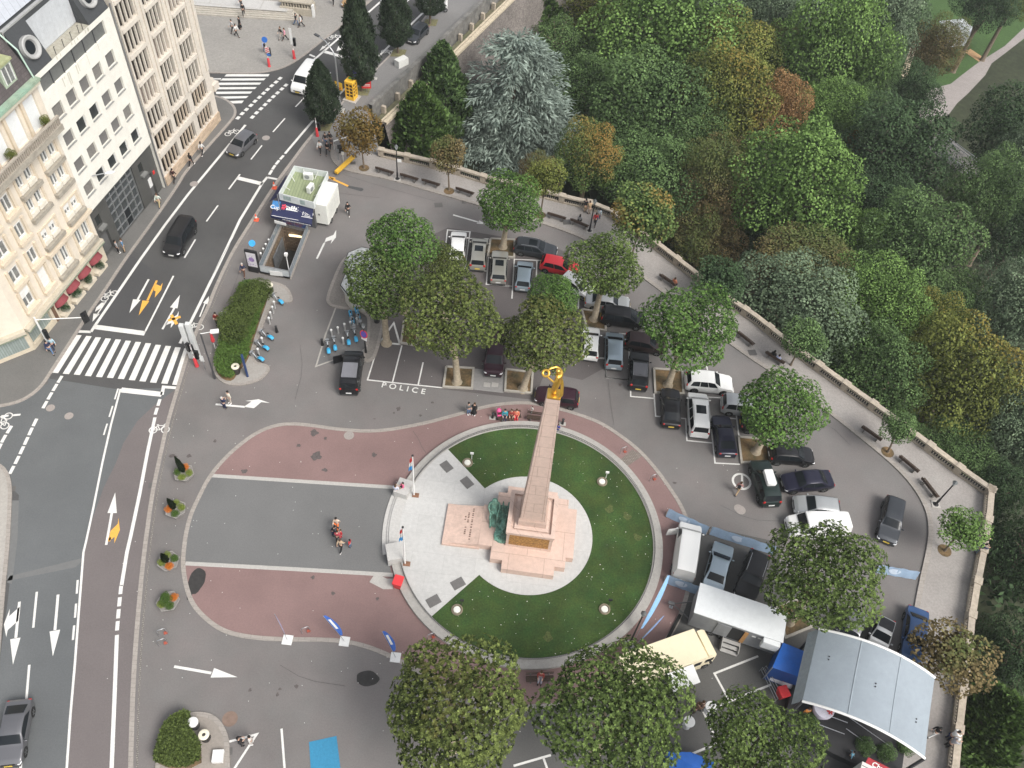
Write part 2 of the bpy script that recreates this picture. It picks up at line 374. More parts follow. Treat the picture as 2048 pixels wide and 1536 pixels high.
sheet('cathedral_forecourt',[offset(LK1,-.12)+[(-90,G(330,142).y),(-90,215)]],.09,mat_blocks('forecourt_setts',(.30,.285,.262),(.25,.235,.215),.22,.22,.9,.012,.12,big=.1))
sheet('south_west_pavement',[offset(LK3,-.14)+[(-60,G(-40,1700).y),(-60,G(-140,925).y)]],.09,M_pavl)
epk=[p for p in KERB if p[1]>G(622,276).y]
sheet('boulevard_pavement',[offset(epk,.10)+pxs([(640,300),(676,315)])+[(WALL[0].x,WALL[0].y)]+[(p.x,p.y)for p in PAR]],.05,mat('pavement_asphalt',(.185,.18,.175),.92,var=.1,scale=9,big=.12,bigscale=.15))
PK=smooth(pxs([(664,290),(660,308),(664,322),(676,336),(700,345),(780,360),(860,384),(930,404),(1000,425),(1060,441),(1120,460),(1180,484),(1240,524),(1300,568),(1340,598),(1420,660),(1480,705),(1540,745),(1600,785),(1660,830),(1720,877),(1780,927),(1810,957),(1835,990),(1852,1025),(1857,1060),(1852,1100),(1838,1160),(1825,1230),(1815,1300),(1800,1400),(1785,1500),(1770,1600),(1755,1700)]),2)
PKi=offset(PK,.30)
sheet('promenade',[PKi+[(p.x,p.y)for p in WALL[::-1][1:]]],.13,M_prom)
kb=MB();band(kb,PK,.42,0,0,1,.135);struct('promenade_kerb',kb,M_gran)
# ---- red oval, granite borders, grey centre
OUT=smooth(pxs([(1054,1414),(1087,1413),(1160,1406),(1240,1376),(1300,1326),(1342,1268),(1363,1226),(1376,1182),(1384,1140),(1386,1095),(1378,1050),(1362,1010),(1332,965),(1307,932),(1275,897),(1232,865),(1200,845),(1160,830),(1120,818),(1075,808),(1045,805),(1000,808),(960,816),(912,830),(837,850),(750,864),(675,859),(625,851),(580,847),(545,852),(510,867),(470,897),(437,930),(415,960),(400,990),(382,1027),(372,1065),(366,1115),(367,1142),(372,1171),(383,1205),(406,1233),(440,1259),(477,1271),(525,1277),(573,1279),(630,1279),(678,1281),(721,1289),(764,1304),(800,1322),(850,1350),(900,1378),(960,1402),(1010,1412)]),2,True)
sheet('red_paving',[OUT],.008,M_red)
kb=MB();band(kb,OUT+[OUT[0]],.34,0,0,0,.035);struct('granite_border',kb,M_gran)
GC=pxs([(422,953),(600,962),(790,974),(776,1010),(770,1060),(776,1110),(783,1148),(581,1137),(372,1127),(366,1115),(372,1065),(382,1027),(400,990)])
sheet('grey_oval_paving',[GC],.012,mat('centre_asphalt',(.150,.150,.148),.92,var=.1,scale=9,big=.1,bigscale=.15,speck=.12))
kb=MB()
for l in([(420,951),(790,975)],[(371,1127),(581,1138),(786,1150)]):band(kb,pxs(l),.34,.016)
band(kb,pxs([(745,1155),(770,1168),(786,1168)]),.9,.017)
struct('granite_band',kb,mat('pale_band',(.40,.385,.36),.85,var=.1,scale=5))
b=MB();rs=random.Random(4)
def blob(b,px,py,rx,ry,z,n=22,jit=.16):
 c=G(px,py);k=ppm(c);ph=[rs.uniform(0,6)for _ in range(4)]
 b.poly([(c.x+rx/k*math.cos(a)*(1+jit*math.sin(3*a+ph[0])+jit*.6*math.sin(7*a+ph[1])),c.y+ry/k*math.sin(a)*1.3*(1+jit*math.sin(4*a+ph[2])),z)for a in[2*pi*i/n for i in range(n)]])
for px,py,rx,ry,z in[(735,1357,23,12,.018),(393,1162,16,22,.018),(383,1178,6,18,.021)]:blob(b,px,py,rx,ry,z,jit=.05)
struct('tar_patch',b,mat('tar',(.035,.033,.032),.85,var=.2))
b=MB()
for px,py,rx,ry in[(628,866,8,6),(651,877,3,3),(597,891,4,3),(489,943,6,4),(633,912,10,8),(797,818,4,4),(788,826,2,2),(865,805,3,2),(749,838,3,1),(841,831,3,2),(430,882,3,3),(500,1200+180,3,3),(555,1389,3,3),(593,1373,4,3),(626,1155,4,3),(666,1187,4,3),(755,1198,3,3),(1349,966,4,2),(560,1288+90,3,2),(345,912,8,3),(378,912,5,3),(1240,770,3,3),(1155,490,3,2),(748,910,5,4),(650,940,6,3),(1040,1290+130,4,3)]:blob(b,px,py,rx,ry,.0185,16,.25)
struct('pavement_stain',b,mat('old_stain',(.10,.085,.082),.9,var=.3,scale=6))
b=MB()
def disc(b,px,py,r,z,n=24):
 c=G(px,py);b.poly([(c.x+r*math.cos(2*pi*i/n),c.y+r*math.sin(2*pi*i/n),z)for i in range(n)])
for px,py in[(1481,1020),(138,832),(101,816),(532,276),(508,283-2),(567,61),(388,370-2),(698,871)]:disc(b,px,py,.45 if px>300 else .38,.02)
for px,py in[(1477,1017)]:disc(b,px,py,.4,.021)
struct('manhole_cover',b,mat('manhole_iron',(.30,.27,.25),.7,var=.15,scale=12))
b=MB();disc(b,460,1438,.55,.02);struct('rusty_manhole_cover',b,mat('rust_iron',(.20,.14,.11),.8,var=.15))
b=MB()
for px,py,w,d in[(303,971,.5,.5),(457,1503,.55,.5),(89,766,.6,.4),(25,978,.5,.5),(975,400+10,.6,.45),(928,405,.5,.4),(1504,707,.8,.7),(707,312,.5,.4),(1133,446,.9,.8),(706,328,.6,.5),(438,697,1.3,1.1),(723,630,.7,.6),(877,410,.9,.7)]:
 c=G(px,py);c.z=.15 if px in(1504,1133,707,706)else .02;b.box(c,(w,d,.012),.25)
struct('drain_grate',b,mat('grate_iron',(.11,.105,.10),.7,var=.2,scale=20))
sheet('cobbled_strip',[pxs(T(1200,700,4)([(160,880),(258,795),(345,845),(205,940)]))],.019,mat_blocks('cobbles',(.27,.235,.20),(.13,.11,.10),.2,.16,.9,.03,.25))
b=MB()
for l in([(826,862),(838,880),(843,893),(852,906)],[(1700,890),(1660,850),(1610,835)],[(1216,760),(1222,815),(1228,850)],[(560,1330),(610,1360),(690,1372)],[(500,480),(480,540),(462,590)],[(690,350),(760,372),(870,402)],[(420,560),(452,500),(500,420)],[(262,490),(330,400),(420,300)],[(1440,1010),(1500,1040),(1560,1042)],[(600,690),(606,740),(590,800)],[(640,380),(690,388),(760,396)]):
 band(b,smooth(pxs(l),1),.035,.0195)
struct('asphalt_seam',b,mat('seam_tar',(.095,.09,.088),.9,var=.3,scale=3))
sheet('bike_bay',[pxs([(668,618),(720,622),(738,634),(741,660),(733,705),(632,735),(630,726)])],.006,mat('bay_asphalt',(.145,.142,.14),.9,var=.1,scale=9))
kb=MB();band(kb,pxs([(672,614),(651,670),(632,733),(690,712)]),.16,.018);struct('bay_line',kb,M_pavl)
ISL=smooth(pxs([(712,508),(690,520),(676,548),(660,590),(658,604),(668,612),(715,618),(738,628),(742,645),(738,690),(730,714),(735,722),(748,712),(760,660),(770,625),(800,560),(800,500)]),2,True)
sheet('tree_island',[ISL],.12,mat('island_paving',(.23,.21,.19),.95,var=.2,scale=7,big=.15,bigscale=.5))
kb=MB();band(kb,ISL+[ISL[0]],.3,0,0,-1,.125);struct('island_kerb',kb,M_gran)
PKG=pxs([(762,640),(800,500),(896,455),(985,470),(1100,490),(1148,512),(1165,590),(1170,640),(1210,680),(1220,730),(1165,760),(1090,745),(1068,800),(880,778),(735,758)])
sheet('parking_surface',[PKG],.006,M_park)
sheet('event_asphalt',[pxs([(1400,1050),(1560,1085),(1560,1140),(1760,1260),(1640,1600),(900,1600),(880,1500),(1060,1425),(1200,1400),(1320,1310),(1372,1215)])],.0065,mat('fresh_asphalt',(.10,.098,.094),.9,var=.1,scale=9,big=.1,bigscale=.2))
# ---- painted markings
w4=T(640,400,4);v4=T(1000,380,4);q4=T(1200,700,4);l4=T(0,380,4);n4=T(0,740,4);z1=T(0,1100,3.525);r3=T(1000,1120,3.69);k4=T(400,0,4);k5=T(400,320,4);u7=T(620,0,7.314);s6=T(380,0,6.4);p4=T(400,700,4)
paint('parking_line',[w4(l)for l in([(1005,370),(1020,240),(1200,255),(1160,555),(1340,570)],[(1195,308),(1350,312)],[(1360,312),(1330,675),(1540,690)],[(1555,470),(1535,790)],[(1560,475),(1830,488)],[(1735,490),(1730,620)],[(1140,500),(1165,505)],[(470,1150),(380,1440),(980,1503)],[(655,1165),(580,1460)],[(825,1300),(785,1480)],[(700,935),(640,1160)])]+[v4(l)for l in([(590,833),(1022,860),(1042,950)],[(632,835),(625,950)],[(650,955),(845,975)],[(1040,1155),(860,1140),(845,1500),(1030,1520)],[(1037,1155),(1030,1400)],[(680,1340),(835,1350)],[(0,765),(95,772)])]+[q4(l)for l in([(45,65),(45,218),(230,240)],[(0,63),(45,66)],[(245,290),(245,372),(435,388)],[(432,350),(445,530),(690,550)],[(685,548),(695,725),(905,745)],[(862,375),(920,905),(1120,915)],[(860,377),(1000,385)],[(890,530),(1095,552)],[(1062,300),(1112,700)],[(850,110),(862,175)],[(1330,292),(1395,300),(1360,480)])],.13)
paint('bay_marking',[r3(l)for l in([(1905,710),(1582,838),(1690,1035)],[(2000,920),(1560,1095)],[(1500,1120),(1575,1280)],[(1600,1355),(1395,1440),(1425,1500)],[(100,1520),(375,1440)],[(320,1460),(350,1545)])]+[z1([(1600,1355),(1810,1300),(1640,1560)]),z1([(1985,1260),(2008,1560)])],.16)
paint('loading_triangle',[w4([(480,1140),(640,1155),(590,985),(480,1140)])],.2)
paint('lane_edge_line',[[(491,250),(440,312),(377,388),(330,450),(280,520),(235,586),(191,650),(182,664)],[(535,354),(525,366),(480,440),(440,525),(400,607),(360,687)],[(535,355),(556,359)],k4([(905,965),(680,1230)]),u7([(1800,40),(1680,160),(1210,620),(930,900),(620,1190),(410,1400)]),u7([(1060,0),(780,250),(490,500),(100,840),(0,920)]),[(676,191),(650,217),(626,241)],[(310,835),(295,905),(280,985),(262,1070),(254,1105),(243,1172)],[(234,1270),(229,1400),(223,1545)]],.28)
paint('centre_line',[[(347,552),(320,605),(290,664)],k4([(320,395+1000),(230,1515)]),[(241,778),(222,850),(205,925),(187,1015),(173,1080),(167,1105),(158,1220),(150,1327),(141,1430),(133,1545)],z1([(260,295),(235,548)]),z1([(207,810),(187,1050)]),z1([(150,1490),(145,1560)])],.17)
paint('stop_line',[[(191,654),(290,667)],[(475,356),(525,368)],[(647,103),(691,115)],[(242,780),(324,789)]],.55)
paint('cycle_stop_line',[[(182,664),(157,663)],[(324,790),(327,774),(354,776)],s6([(1530,700),(1600,730)])],.3)
paint('lane_dash',[[(570,237),(546,264)],[(524,291),(502,319)],[(612,192),(591,214)],[(661,145),(650,157)],[(436,411),(413,443)],[(391,479),(369,516)],u7([(940,475),(885,525)]),u7([(485,880),(465,910)]),u7([(740,1250),(695,1300)]),u7([(1450,0),(1410,30)])],.16)
def dashes(b,pts,L=.8,w=.35,z=.018):
 ws=[p.to_2d()for p in GG(pts)]
 for i,p in enumerate(ws):
  t=(ws[min(i+1,len(ws)-1)]-ws[max(0,i-1)]).normalized()
  band(b,[p-t*L/2,p+t*L/2],w,z)
b=MB()
dashes(b,s6([(615,1510),(668,1455),(722,1403),(780,1350),(832,1297),(888,1247),(942,1195),(993,1147),(1047,1098),(1102,1052),(1152,1005)]),.58,.42)
dashes(b,s6([(800,1500),(852,1445),(908,1393),(962,1340),(1015,1288),(1067,1238),(1120,1190),(1175,1140),(1228,1092)]),.58,.42)
dashes(b,k4([(655,1260),(620,1300),(590,1340),(565,1380)]),.8,.3)
dashes(b,n4([(480,75),(440,140),(400,208),(360,278)]),.8,.28);dashes(b,n4([(280,420),(245,492),(210,568),(175,642),(137,720),(95,800)]),.8,.28)
dashes(b,n4([(75,477),(30,550),(-5,620)]),.8,.28);dashes(b,n4([(1272,260),(1250,330)]),.75,.28);dashes(b,z1([(852,280),(843,365),(835,450),(828,535)]),.75,.28)
dashes(b,n4([(932,192),(888,332),(844,475)]),1.2,.14);dashes(b,z1([(545,260),(533,428),(519,583)]),1.15,.16);dashes(b,n4([(135,360),(40,368)][::-1]),.6,.2)
struct('cycle_crossing_dash',b,M_white)
zb=[]
for(a,c),(d,e)in zip([(610,1160),(690,1168),(765,1178),(845,1187),(925,1195),(1005,1205),(1085,1215),(1165,1225),(1245,1238),(1325,1247),(1402,1258),(1475,1268)],[(415,1462),(502,1470),(590,1477),(678,1487),(767,1495),(855,1502),(942,1510),(1030,1520),(1115,1530),(1200,1540),(1290,1548),(1378,1558)]):
 zb.append(l4([(a,c),(a+44,c+3),(d+50,e+4),(d,e)]))
zb+=[s6(q)for q in([(470,950),(1020,950),(1000,980),(440,980)],[(420,1005),(970,1003),(945,1030),(385,1033)],[(360,1060),(915,1058),(890,1085),(325,1090)],[(330,1118),(855,1115),(830,1142),(330,1145)],[(330,1175),(800,1172),(770,1200),(335,1205)],[(370,1237),(750,1230),(720,1258),(410,1265)],[(510,1295),(690,1288),(665,1322),(550,1325)],[(230,1005),(400,1003),(395,1018),(230,1018)])]
paintp('zebra_crossing',zb,.018)
ar=[]
def arrow(f,shaft,head,*wing,w=.2):
 a=[];b=MB();p0,p1=pxs(f(shaft));t=(Vector(p1)-Vector(p0)).normalized();n=Vector((-t.y,t.x))*w/2
 a.append([tuple(Vector(p0)+n),tuple(Vector(p1)+n),tuple(Vector(p1)-n),tuple(Vector(p0)-n)])
 if head:a.append(pxs(f(head)))
 return a+[pxs(f(x))for x in wing]
def arrows(name,lst,m,z=.020):
 for polys in lst:sheet(name,polys,z,m)
arrows('road_arrow',[arrow(l4,[(1190,715),(1100,880)],[(1065,875),(1125,880),(1035,985)]),arrow(l4,[(1300,1115),(1395,945)],[(1360,940),(1420,948),(1440,840)],[(1318,1085),(1335,1055),(1415,1000),(1430,972),(1425,1030),(1365,1105),(1372,1065)]),arrow(l4,[(1598,1015),(1640,910)],[(1625,905),(1668,918),(1672,850)],w=.13),arrow(l4,[(850,890),(775,1000)],[(748,990),(798,992),(740,1055)],[(760,975),(772,940),(812,903),(845,900),(800,950)],w=.13),arrow(n4,[(850,1400),(895,1145)],[(860,1145),(935,1145),(922,980)]),arrow(z1,[(410,315),(388,565)],[(350,575),(425,562),(373,750)]),arrow(z1,[(138,365),(112,620)],[(72,630),(145,618),(92,810)],[(140,400),(65,468),(70,415),(28,525),(45,615),(55,565),(128,500)]),arrow(k5,[(935,790),(995,665)],None,[(990,680),(1008,625),(1068,600),(1090,560),(1088,620),(1045,672),(1055,640),(1005,655)]),arrow(p4,[(125,435),(360,456)],None,[(350,456),(432,466),(490,418),(560,425),(470,395),(365,408),(412,413)]),arrow(z1,[(1228,822),(1490,868)],[(1485,900),(1510,832),(1675,897)]),arrow(w4,[(1065,120),(1275,180)],[(1252,190),(1275,165),(1330,195)]),arrow(s6,[(1790,545),(1720,600)],[(1700,590),(1740,605),(1655,655)],w=.14),arrow(s6,[(1960,560),(1930,600)],[(1900,590),(1990,620),(1875,655)])],M_white)
arrows('orange_road_arrow',[arrow(l4,[(1255,725),(1180,885)],[(1140,885),(1195,890),(1110,1005)],[(1222,800),(1250,755),(1285,770),(1302,742),(1290,800),(1238,862),(1246,812)]),arrow(n4,[(872,1372),(880,1340)],None,[(868,1372),(884,1290),(943,1232),(948,1185),(960,1280),(915,1388),(918,1335)]),arrow(k5,[(1030,140),(1185,210)],[(1025,130),(1060,160),(1090,145)],w=.25),arrow(l4,[(1370,1000),(1415,1075)],None,w=.3)+arrow(l4,[(1345,1045),(1445,1015)],None,w=.3)],M_orange,.024)
def bike_sign(px,py,hx,hy,s=1.0):
 """painted bicycle: centre px,py; hx,hy = pixel towards its top"""
 c=G(px,py).to_2d();u=(G(hx,hy).to_2d()-c).normalized();r=Vector((u.y,-u.x));b=MB()
 P=lambda x,y:tuple(c+r*x*s+u*y*s)
 for x in(-.52,.52):
  ring=[P(x+.33*math.cos(a),-.1+.33*math.sin(a))for a in[2*pi*i/18 for i in range(19)]]
  band(b,ring,.09*s,.020)
 for l in([(-.52,-.1),(-.2,.35),(.38,.35),(.05,-.1),(-.2,.35)],[(-.52,-.1),(.05,-.1)],[(.52,-.1),(.34,.45),(.5,.55)],[(-.3,.45),(-.1,.45)]):band(b,[P(*p)for p in l],.08*s,.0215)
 struct('bicycle_symbol',b,M_white)
bike_sign(218,591,212,585,1.0);bike_sign(390,653,393,640,.95);bike_sign(319,858,322,842,1.0);bike_sign(464,265,460,258,1.0);bike_sign(668,74,664,67,1.0);bike_sign(776,104,780,98,1.0);bike_sign(11,842,0,842,1.0)
b=MB();c=G(1483,963);band(b,[(c.x+.78*math.cos(a),c.y+.78*math.sin(a))for a in[2*pi*i/28 for i in range(29)]],.2,.016);band(b,[(c.x,c.y-.75),(c.x+.1,c.y+.75)],.2,.019);struct('painted_roundel',b,M_white)
sheet('blue_bay_paint',[pxs([(618,1484),(673,1472),(682,1545),(622,1545)])],.016,mat('blue_paint',(.035,.21,.36),.8,var=.12,scale=6))
paintp('orange_guide_line',[k5([(1180,208),(1190,204),(1040,136),(1030,142)])],.0195,M_orange)
paintp('patched_asphalt',[k5([(1185,205),(1300,225),(1310,240),(1290,252),(1185,222)])],.0155,mat('patch_dk',(.075,.075,.077),.9))
def text_mesh(body,size,spacing=1.0,bold=0.0):
 cu=bpy.data.curves.new('txt','FONT');cu.body=body;cu.size=size;cu.space_character=spacing;cu.align_x='CENTER';cu.align_y='CENTER';cu.offset=bold;cu.extrude=.002
 o=bpy.data.objects.new('txt',cu);S.collection.objects.link(o)
 me=bpy.data.meshes.new_from_object(o.evaluated_get(bpy.context.evaluated_depsgraph_get()));bpy.data.objects.remove(o);return me
me=text_mesh('POLICE',.85,1.65,.012);a,c=G(752,768),G(862,786);mid=(a+c)/2
o=put('police_lettering',me,None,M_white,(mid.x,mid.y,.014),(0,0,math.atan2(c.y-a.y,c.x-a.x)));o['kind']='structure'
paint('boulevard_bay_line',[u7(l)for l in([(1150,850),(1340,900),(1090,1155),(910,1105)],[(1300,705),(1485,750),(1795,440),(1690,410)],[(1760,268),(1955,280),(2048,180),(1950,170)],[(2005,20),(2100,30)],[(2000,70),(2100,90)])],.16)
# =========================== WALLS
def wall_along(name,pts,top,bot,batter,thick,m,label,parent=None):
 b=MB();n=len(pts);P2=[p.to_2d()for p in pts]
 for i in range(n-1):
  a,c=P2[i],P2[i+1];t=(c-a).normalized();o=Vector((-t.y,t.x))
  na=offset(P2,-batter);a2,c2=na[i],na[i+1];ni=offset(P2,thick);a3,c3=ni[i],ni[i+1]
  b.quad((*c,top),(*a,top),(*a2,bot),(*c2,bot));b.quad((*a,top),(*c,top),(*c3,top),(*a3,top));b.quad((*a3,top),(*c3,top),(*c3,top-.6),(*a3,top-.6))
 return b.build(name,m,parent)
M_rub_w=mat_blocks('rubble_stone',(.26,.23,.21),(.13,.115,.105),.34,.19,.95,.03,.5,'wall',2.5,big=.3)
PARo=offset(PAR,.0)
pw=thing('retaining_wall','tall battered rubble stone retaining wall below the boulevard pavement','retaining wall')
wall_along('wall_face',[Vector((*p,0))for p in offset(PAR,-2.3)][::1],-1.3,-20,4.4,.5,M_rub_w,'',pw)
b=MB();band(b,offset(PAR,-1.55),1.5,-1.6,0,0,.25);b.build('stepped_ledge',mat('weedy_ledge',(.15,.13,.09),.95,var=.3,scale=3,tint=(.09,.10,.05)),pw)
b=MB();band(b,offset(PAR,-2.35),.5,-1.35,0,0,.35);band(b,offset(PAR,-1.75),.3,-1.45,0,0,.3);b.build('pale_coping',mat('pale_coping',(.50,.43,.32),.9,var=.25,scale=3),pw)
b=MB();band(b,offset(PAR,-.35),.55,-1.6,0,0,2.35);b.build('parapet',mat('dark_parapet',(.20,.19,.175),.95,var=.3,scale=2,tint=(.10,.10,.095)),pw)
b=MB();_p=PAR[0];_q=(PAR[1]-PAR[0]).normalized();_on=Vector((_q.y,-_q.x,0))
d=2.0
while d<62:
 c=_p+_q*d+_on*.95;b.box((c.x,c.y,-1.0),(.4,.5,1.2),math.atan2(_q.y,_q.x));d+=3.2
b.build('buttress',M_balu,pw)['kind']='stuff'
rw=thing('retaining_wall','grey stone wall dropping from the promenade balustrade into the park','retaining wall')
wall_along('wall_face',[Vector((*p,0))for p in offset(WALL[::-1],-.45)],-.02,-18,2.0,.5,M_rub_w,'',rw)
def balustrade(pts,label,lab2):
 t=thing('balustrade',label,'balustrade',group=None)
 cop=MB();band(cop,[(p.x,p.y)for p in pts],.52,.93,0,0,.2);cop.build('coping',M_balu,t,30)
 pl=MB();band(pl,[(p.x,p.y)for p in pts],.46,.12,0,0,.2);pl.build('plinth',M_balu,t,30)
 L=[0]
 for i in range(1,len(pts)):L.append(L[-1]+(pts[i]-pts[i-1]).length)
 def at(s):
  i=max(0,min(len(pts)-2,next((k for k in range(len(L)-1)if L[k+1]>=s),len(L)-2)));d=(pts[i+1]-pts[i]).normalized()
  return pts[i]+d*(s-L[i]),d
 bay=3.15;n=int(round(L[-1]/bay));bay=L[-1]/n
 pm=None;gm=None
 for i in range(n+1):
  p,d=at(min(i*bay,L[-1]-.01));a=math.atan2(d.y,d.x)
  if pm is None:
   b=MB();b.box((0,0,.62),(.62,.5,.62));b.box((0,0,1.165),(.74,.66,.09));pm=b.mesh('pier',M_balu)
  put('pier',pm,t,None,(p.x,p.y,0),(0,0,a))
  if i<n:
   q,d2=at(min((i+.5)*bay,L[-1]-.01));a=math.atan2(d2.y,d2.x)
   if gm is None:
    b=MB();w=bay-.7
    for k in range(10):
     x=-w/2+(k+.5)*w/10;b.lathe([(.075,.33),(.06,.38),(.095,.48),(.05,.68),(.05,.8),(.08,.92)],(x,0,0),6)
    gm=b.mesh('grille',mat('iron_baluster',(.045,.042,.04),.7,var=.2))
   put('grille',gm,t,None,(q.x,q.y,0),(0,0,a))
 return t
ci=WALLPX.index((1983,979))
balustrade(WALL[:ci+1],'long weathered stone balustrade curving along the park side of the promenade','')
balustrade(WALL[ci:-1]+[WALL[-2]+(WALL[-1]-WALL[-2]).normalized()*6],'straight stone balustrade on the right running down to the bottom edge of the photo','')
# =========================== BUILDINGS (facade coordinates: u along the street, n towards it, z up)
def fquad(b,u0,u1,z0,z1,n,mi=0):
 b.quad(FW(u0,n,z0),FW(u1,n,z0),FW(u1,n,z1),FW(u0,n,z1),mi)
FROT=Matrix(((FU.x,FN.x,0),(FU.y,FN.y,0),(0,0,1)))
def fbox(b,u0,u1,n0,n1,z0,z1,mi=0):
 c=FW((u0+u1)/2,(n0+n1)/2,(z0+z1)/2);b.box(c,(abs(u1-u0),abs(n1-n0),abs(z1-z0)),0,mi,FROT)
def wall_holes(b,u0,u1,z0,z1,holes,n=0.0,deep=.3,mi=0):
 """wall face with rectangular openings and their reveals"""
 us=sorted({u0,u1}|{h[0]for h in holes}|{h[1]for h in holes});zs=sorted({z0,z1}|{h[2]for h in holes}|{h[3]for h in holes})
 us=[u for u in us if u0<=u<=u1];zs=[z for z in zs if z0<=z<=z1]
 for i in range(len(us)-1):
  for j in range(len(zs)-1):
   cu,cz=(us[i]+us[i+1])/2,(zs[j]+zs[j+1])/2
   if not any(h[0]<cu<h[1]and h[2]<cz<h[3]for h in holes):fquad(b,us[i],us[i+1],zs[j],zs[j+1],n,mi)
 for a,c,d,e in holes:
  for(p,q)in(((a,d),(c,d)),((c,d),(c,e)),((c,e),(a,e)),((a,e),(a,d))):
   b.quad(FW(p[0],n,p[1]),FW(p[0],n-deep,p[1]),FW(q[0],n-deep,q[1]),FW(q[0],n,q[1]),mi)
   # ---- white office block with the dark ground floor
wb=thing('office_building','plain white office block with square grey windows and a dark stone ground floor','building')
M_wht=mat('white_render',(.74,.72,.65),.85,var=.05,scale=2,big=.05,bigscale=.4)
M_dstone=mat_blocks('dark_polished_stone',(.085,.085,.08),(.05,.05,.05),1.3,.8,.4,.008,.15,'wall')
cols=[(-11.5,-10.15),(-9.4,-8.08),(-7.3,-5.98),(-5.2,-3.88),(-3.02,-1.72)]
rows=[(16.22,17.62),(13.38,14.74),(10.45,11.78),(7.66,9.0)]
wins=[(a,c,d,e)for d,e in rows for a,c in cols]
UL,UR=-12.1,-.42
b=MB();wall_holes(b,UL,UR,6.12,21.0,wins+[(-11.6,-1.75,19.1,20.5)],0,.28)
b.quad(FW(UR,0,0),FW(UR,-12,0),FW(UR,-12,21),FW(UR,0,21));b.quad(FW(UL,-12,0),FW(UL,0,0),FW(UL,0,21),FW(UL,-12,21))
b.quad(FW(UL,0,6.12),FW(UL,-.3,6.12),FW(UR,-.3,6.12),FW(UR,0,6.12));b.quad(FW(UL,0,21),FW(UR,0,21),FW(UR,-4,21),FW(UL,-4,21))
b.build('facade_wall',M_wht,wb)
M_blind=mat('grey_roller_blind',(.15,.145,.14),.75,var=.12,scale=9)
M_gwin=mat('dark_office_glass',(.03,.034,.035),.1,var=.2,scale=1.2)
k=0
for j,(d,e)in enumerate(rows):
 for i,(a,c)in enumerate(cols):
  op=(j,i)in{(1,2),(1,1),(3,1),(3,2),(3,3),(3,4)}
  w=MB();fquad(w,a,c,d,e,-.22,0);o=w.build('window',M_gwin if op else M_blind,wb)
  w=MB();fbox(w,a-.02,c+.04,-.05,.09,d-.07,d+.005);w.build('sill',mat('aluminium_sill',(.45,.45,.44),.4,.5),o)
  if op:
   w=MB();fbox(w,c-.07,c-.002,-.21,-.1,d,e);fbox(w,a,c-.08,-.205,-.1,e-.1,e-.002);w.build('frame',M_whitem,o)
  elif(i+j)%3==0:
   w=MB();fquad(w,a+.02,c-.02,d+.02,e-.02,-.19);w.build('blind',mat('dusty_blind',(.19,.18,.165),.8,var=.2,scale=6),o)
w=MB();fquad(w,-11.6,-1.75,19.1,20.5,-.22);o=w.build('strip_window',mat('louvred_glass',(.13,.135,.13),.5,var=.15,scale=5),wb)
w=MB()
for i in range(1,6):fbox(w,-11.6+i*1.642-.03,-11.6+i*1.642+.03,-.21,-.12,19.1,20.5)
w.build('mullion',M_dgrey,o)
w=MB();rs=random.Random(8)
for i in range(9):
 u=rs.uniform(-9.5,-3.5);fquad(w,u,u+rs.uniform(.05,.16),rs.uniform(17.8,18.8),19.05,.006)
for i in range(10):
 u=rs.uniform(-9.4,-3.8);fquad(w,u,u+rs.uniform(.06,.2),rs.uniform(20.55,20.75),20.98,.006)
w.build('rain_stain',mat('rain_stain',(.55,.53,.44),.9,var=.1),wb)
M_slate=mat('dark_zinc_cladding',(.055,.058,.062),.55,var=.12,scale=4)
ro=MB()
def ftri(b,pts,mi=0):b.poly([FW(*p)for p in pts],mi)
for(ua,uc)in((-11.95,-9.35),(-3.7,-.55)):
 ro.add([FW(ua,.0,21.02),FW(uc,0,21.02),FW(uc,-1.3,24.6),FW(ua,-1.3,24.6),FW(ua,-1.4,21.02),FW(uc,-1.4,21.02)],[[0,1,2,3],[1,5,2],[4,0,3]])
ro.add([FW(-9.35,-1.25,24.2),FW(-3.7,-1.25,24.2),FW(-3.7,-1.3,24.6),FW(-9.35,-1.3,24.6)],[[0,1,2,3]])
ro.add([FW(UL,-1.3,24.6),FW(UR,-1.3,24.6),FW(UR,-12,24.6),FW(UL,-12,24.6)],[[0,1,2,3]])
ro.quad(FW(UL,-12,21),FW(UL,-1.3,21),FW(UL,-1.3,24.6),FW(UL,-12,24.6));ro.quad(FW(UR,-1.3,21),FW(UR,-12,21),FW(UR,-12,24.6),FW(UR,-1.3,24.6))
ro.build('mansard_roof',M_slate,wb)
for uc in(-10.65,-2.2):
 w=MB();m=Matrix((FU,Vector((0,0,1)),-FN)).transposed()if False else Matrix((FU,FN*.34*-1+Vector((0,0,.94)),FU.cross(FN*.34*-1+Vector((0,0,.94))))).transposed()
 zax=(FN+Vector((0,0,.36))).normalized();yax=zax.cross(FU).normalized();m=Matrix((FU,yax,zax)).transposed()
 w.lathe([(.95,-.2),(.95,.34),(.86,.4),(.62,.3),(.55,.08),(.3,.02)],FW(uc,-.62,22.75),28,0,m);o=w.build('porthole_frame',mat('porthole_grey',(.36,.36,.35),.6,var=.08),wb,40)
 w=MB();w.lathe([(.56,0),(.56,.10),(0.001,.1)],FW(uc,-.62,22.75),24,0,m);w.build('porthole_glass',M_glass,o)
w=MB();w.quad(FW(-9.35,-1.25,21.1),FW(-3.7,-1.25,21.1),FW(-3.7,-1.28,24.2),FW(-9.35,-1.28,24.2));o=w.build('glazed_screen',mat_blocks('pale_polycarbonate',(.52,.54,.56),(.42,.44,.46),.55,6,.4,.012,.05,'wall'),wb)
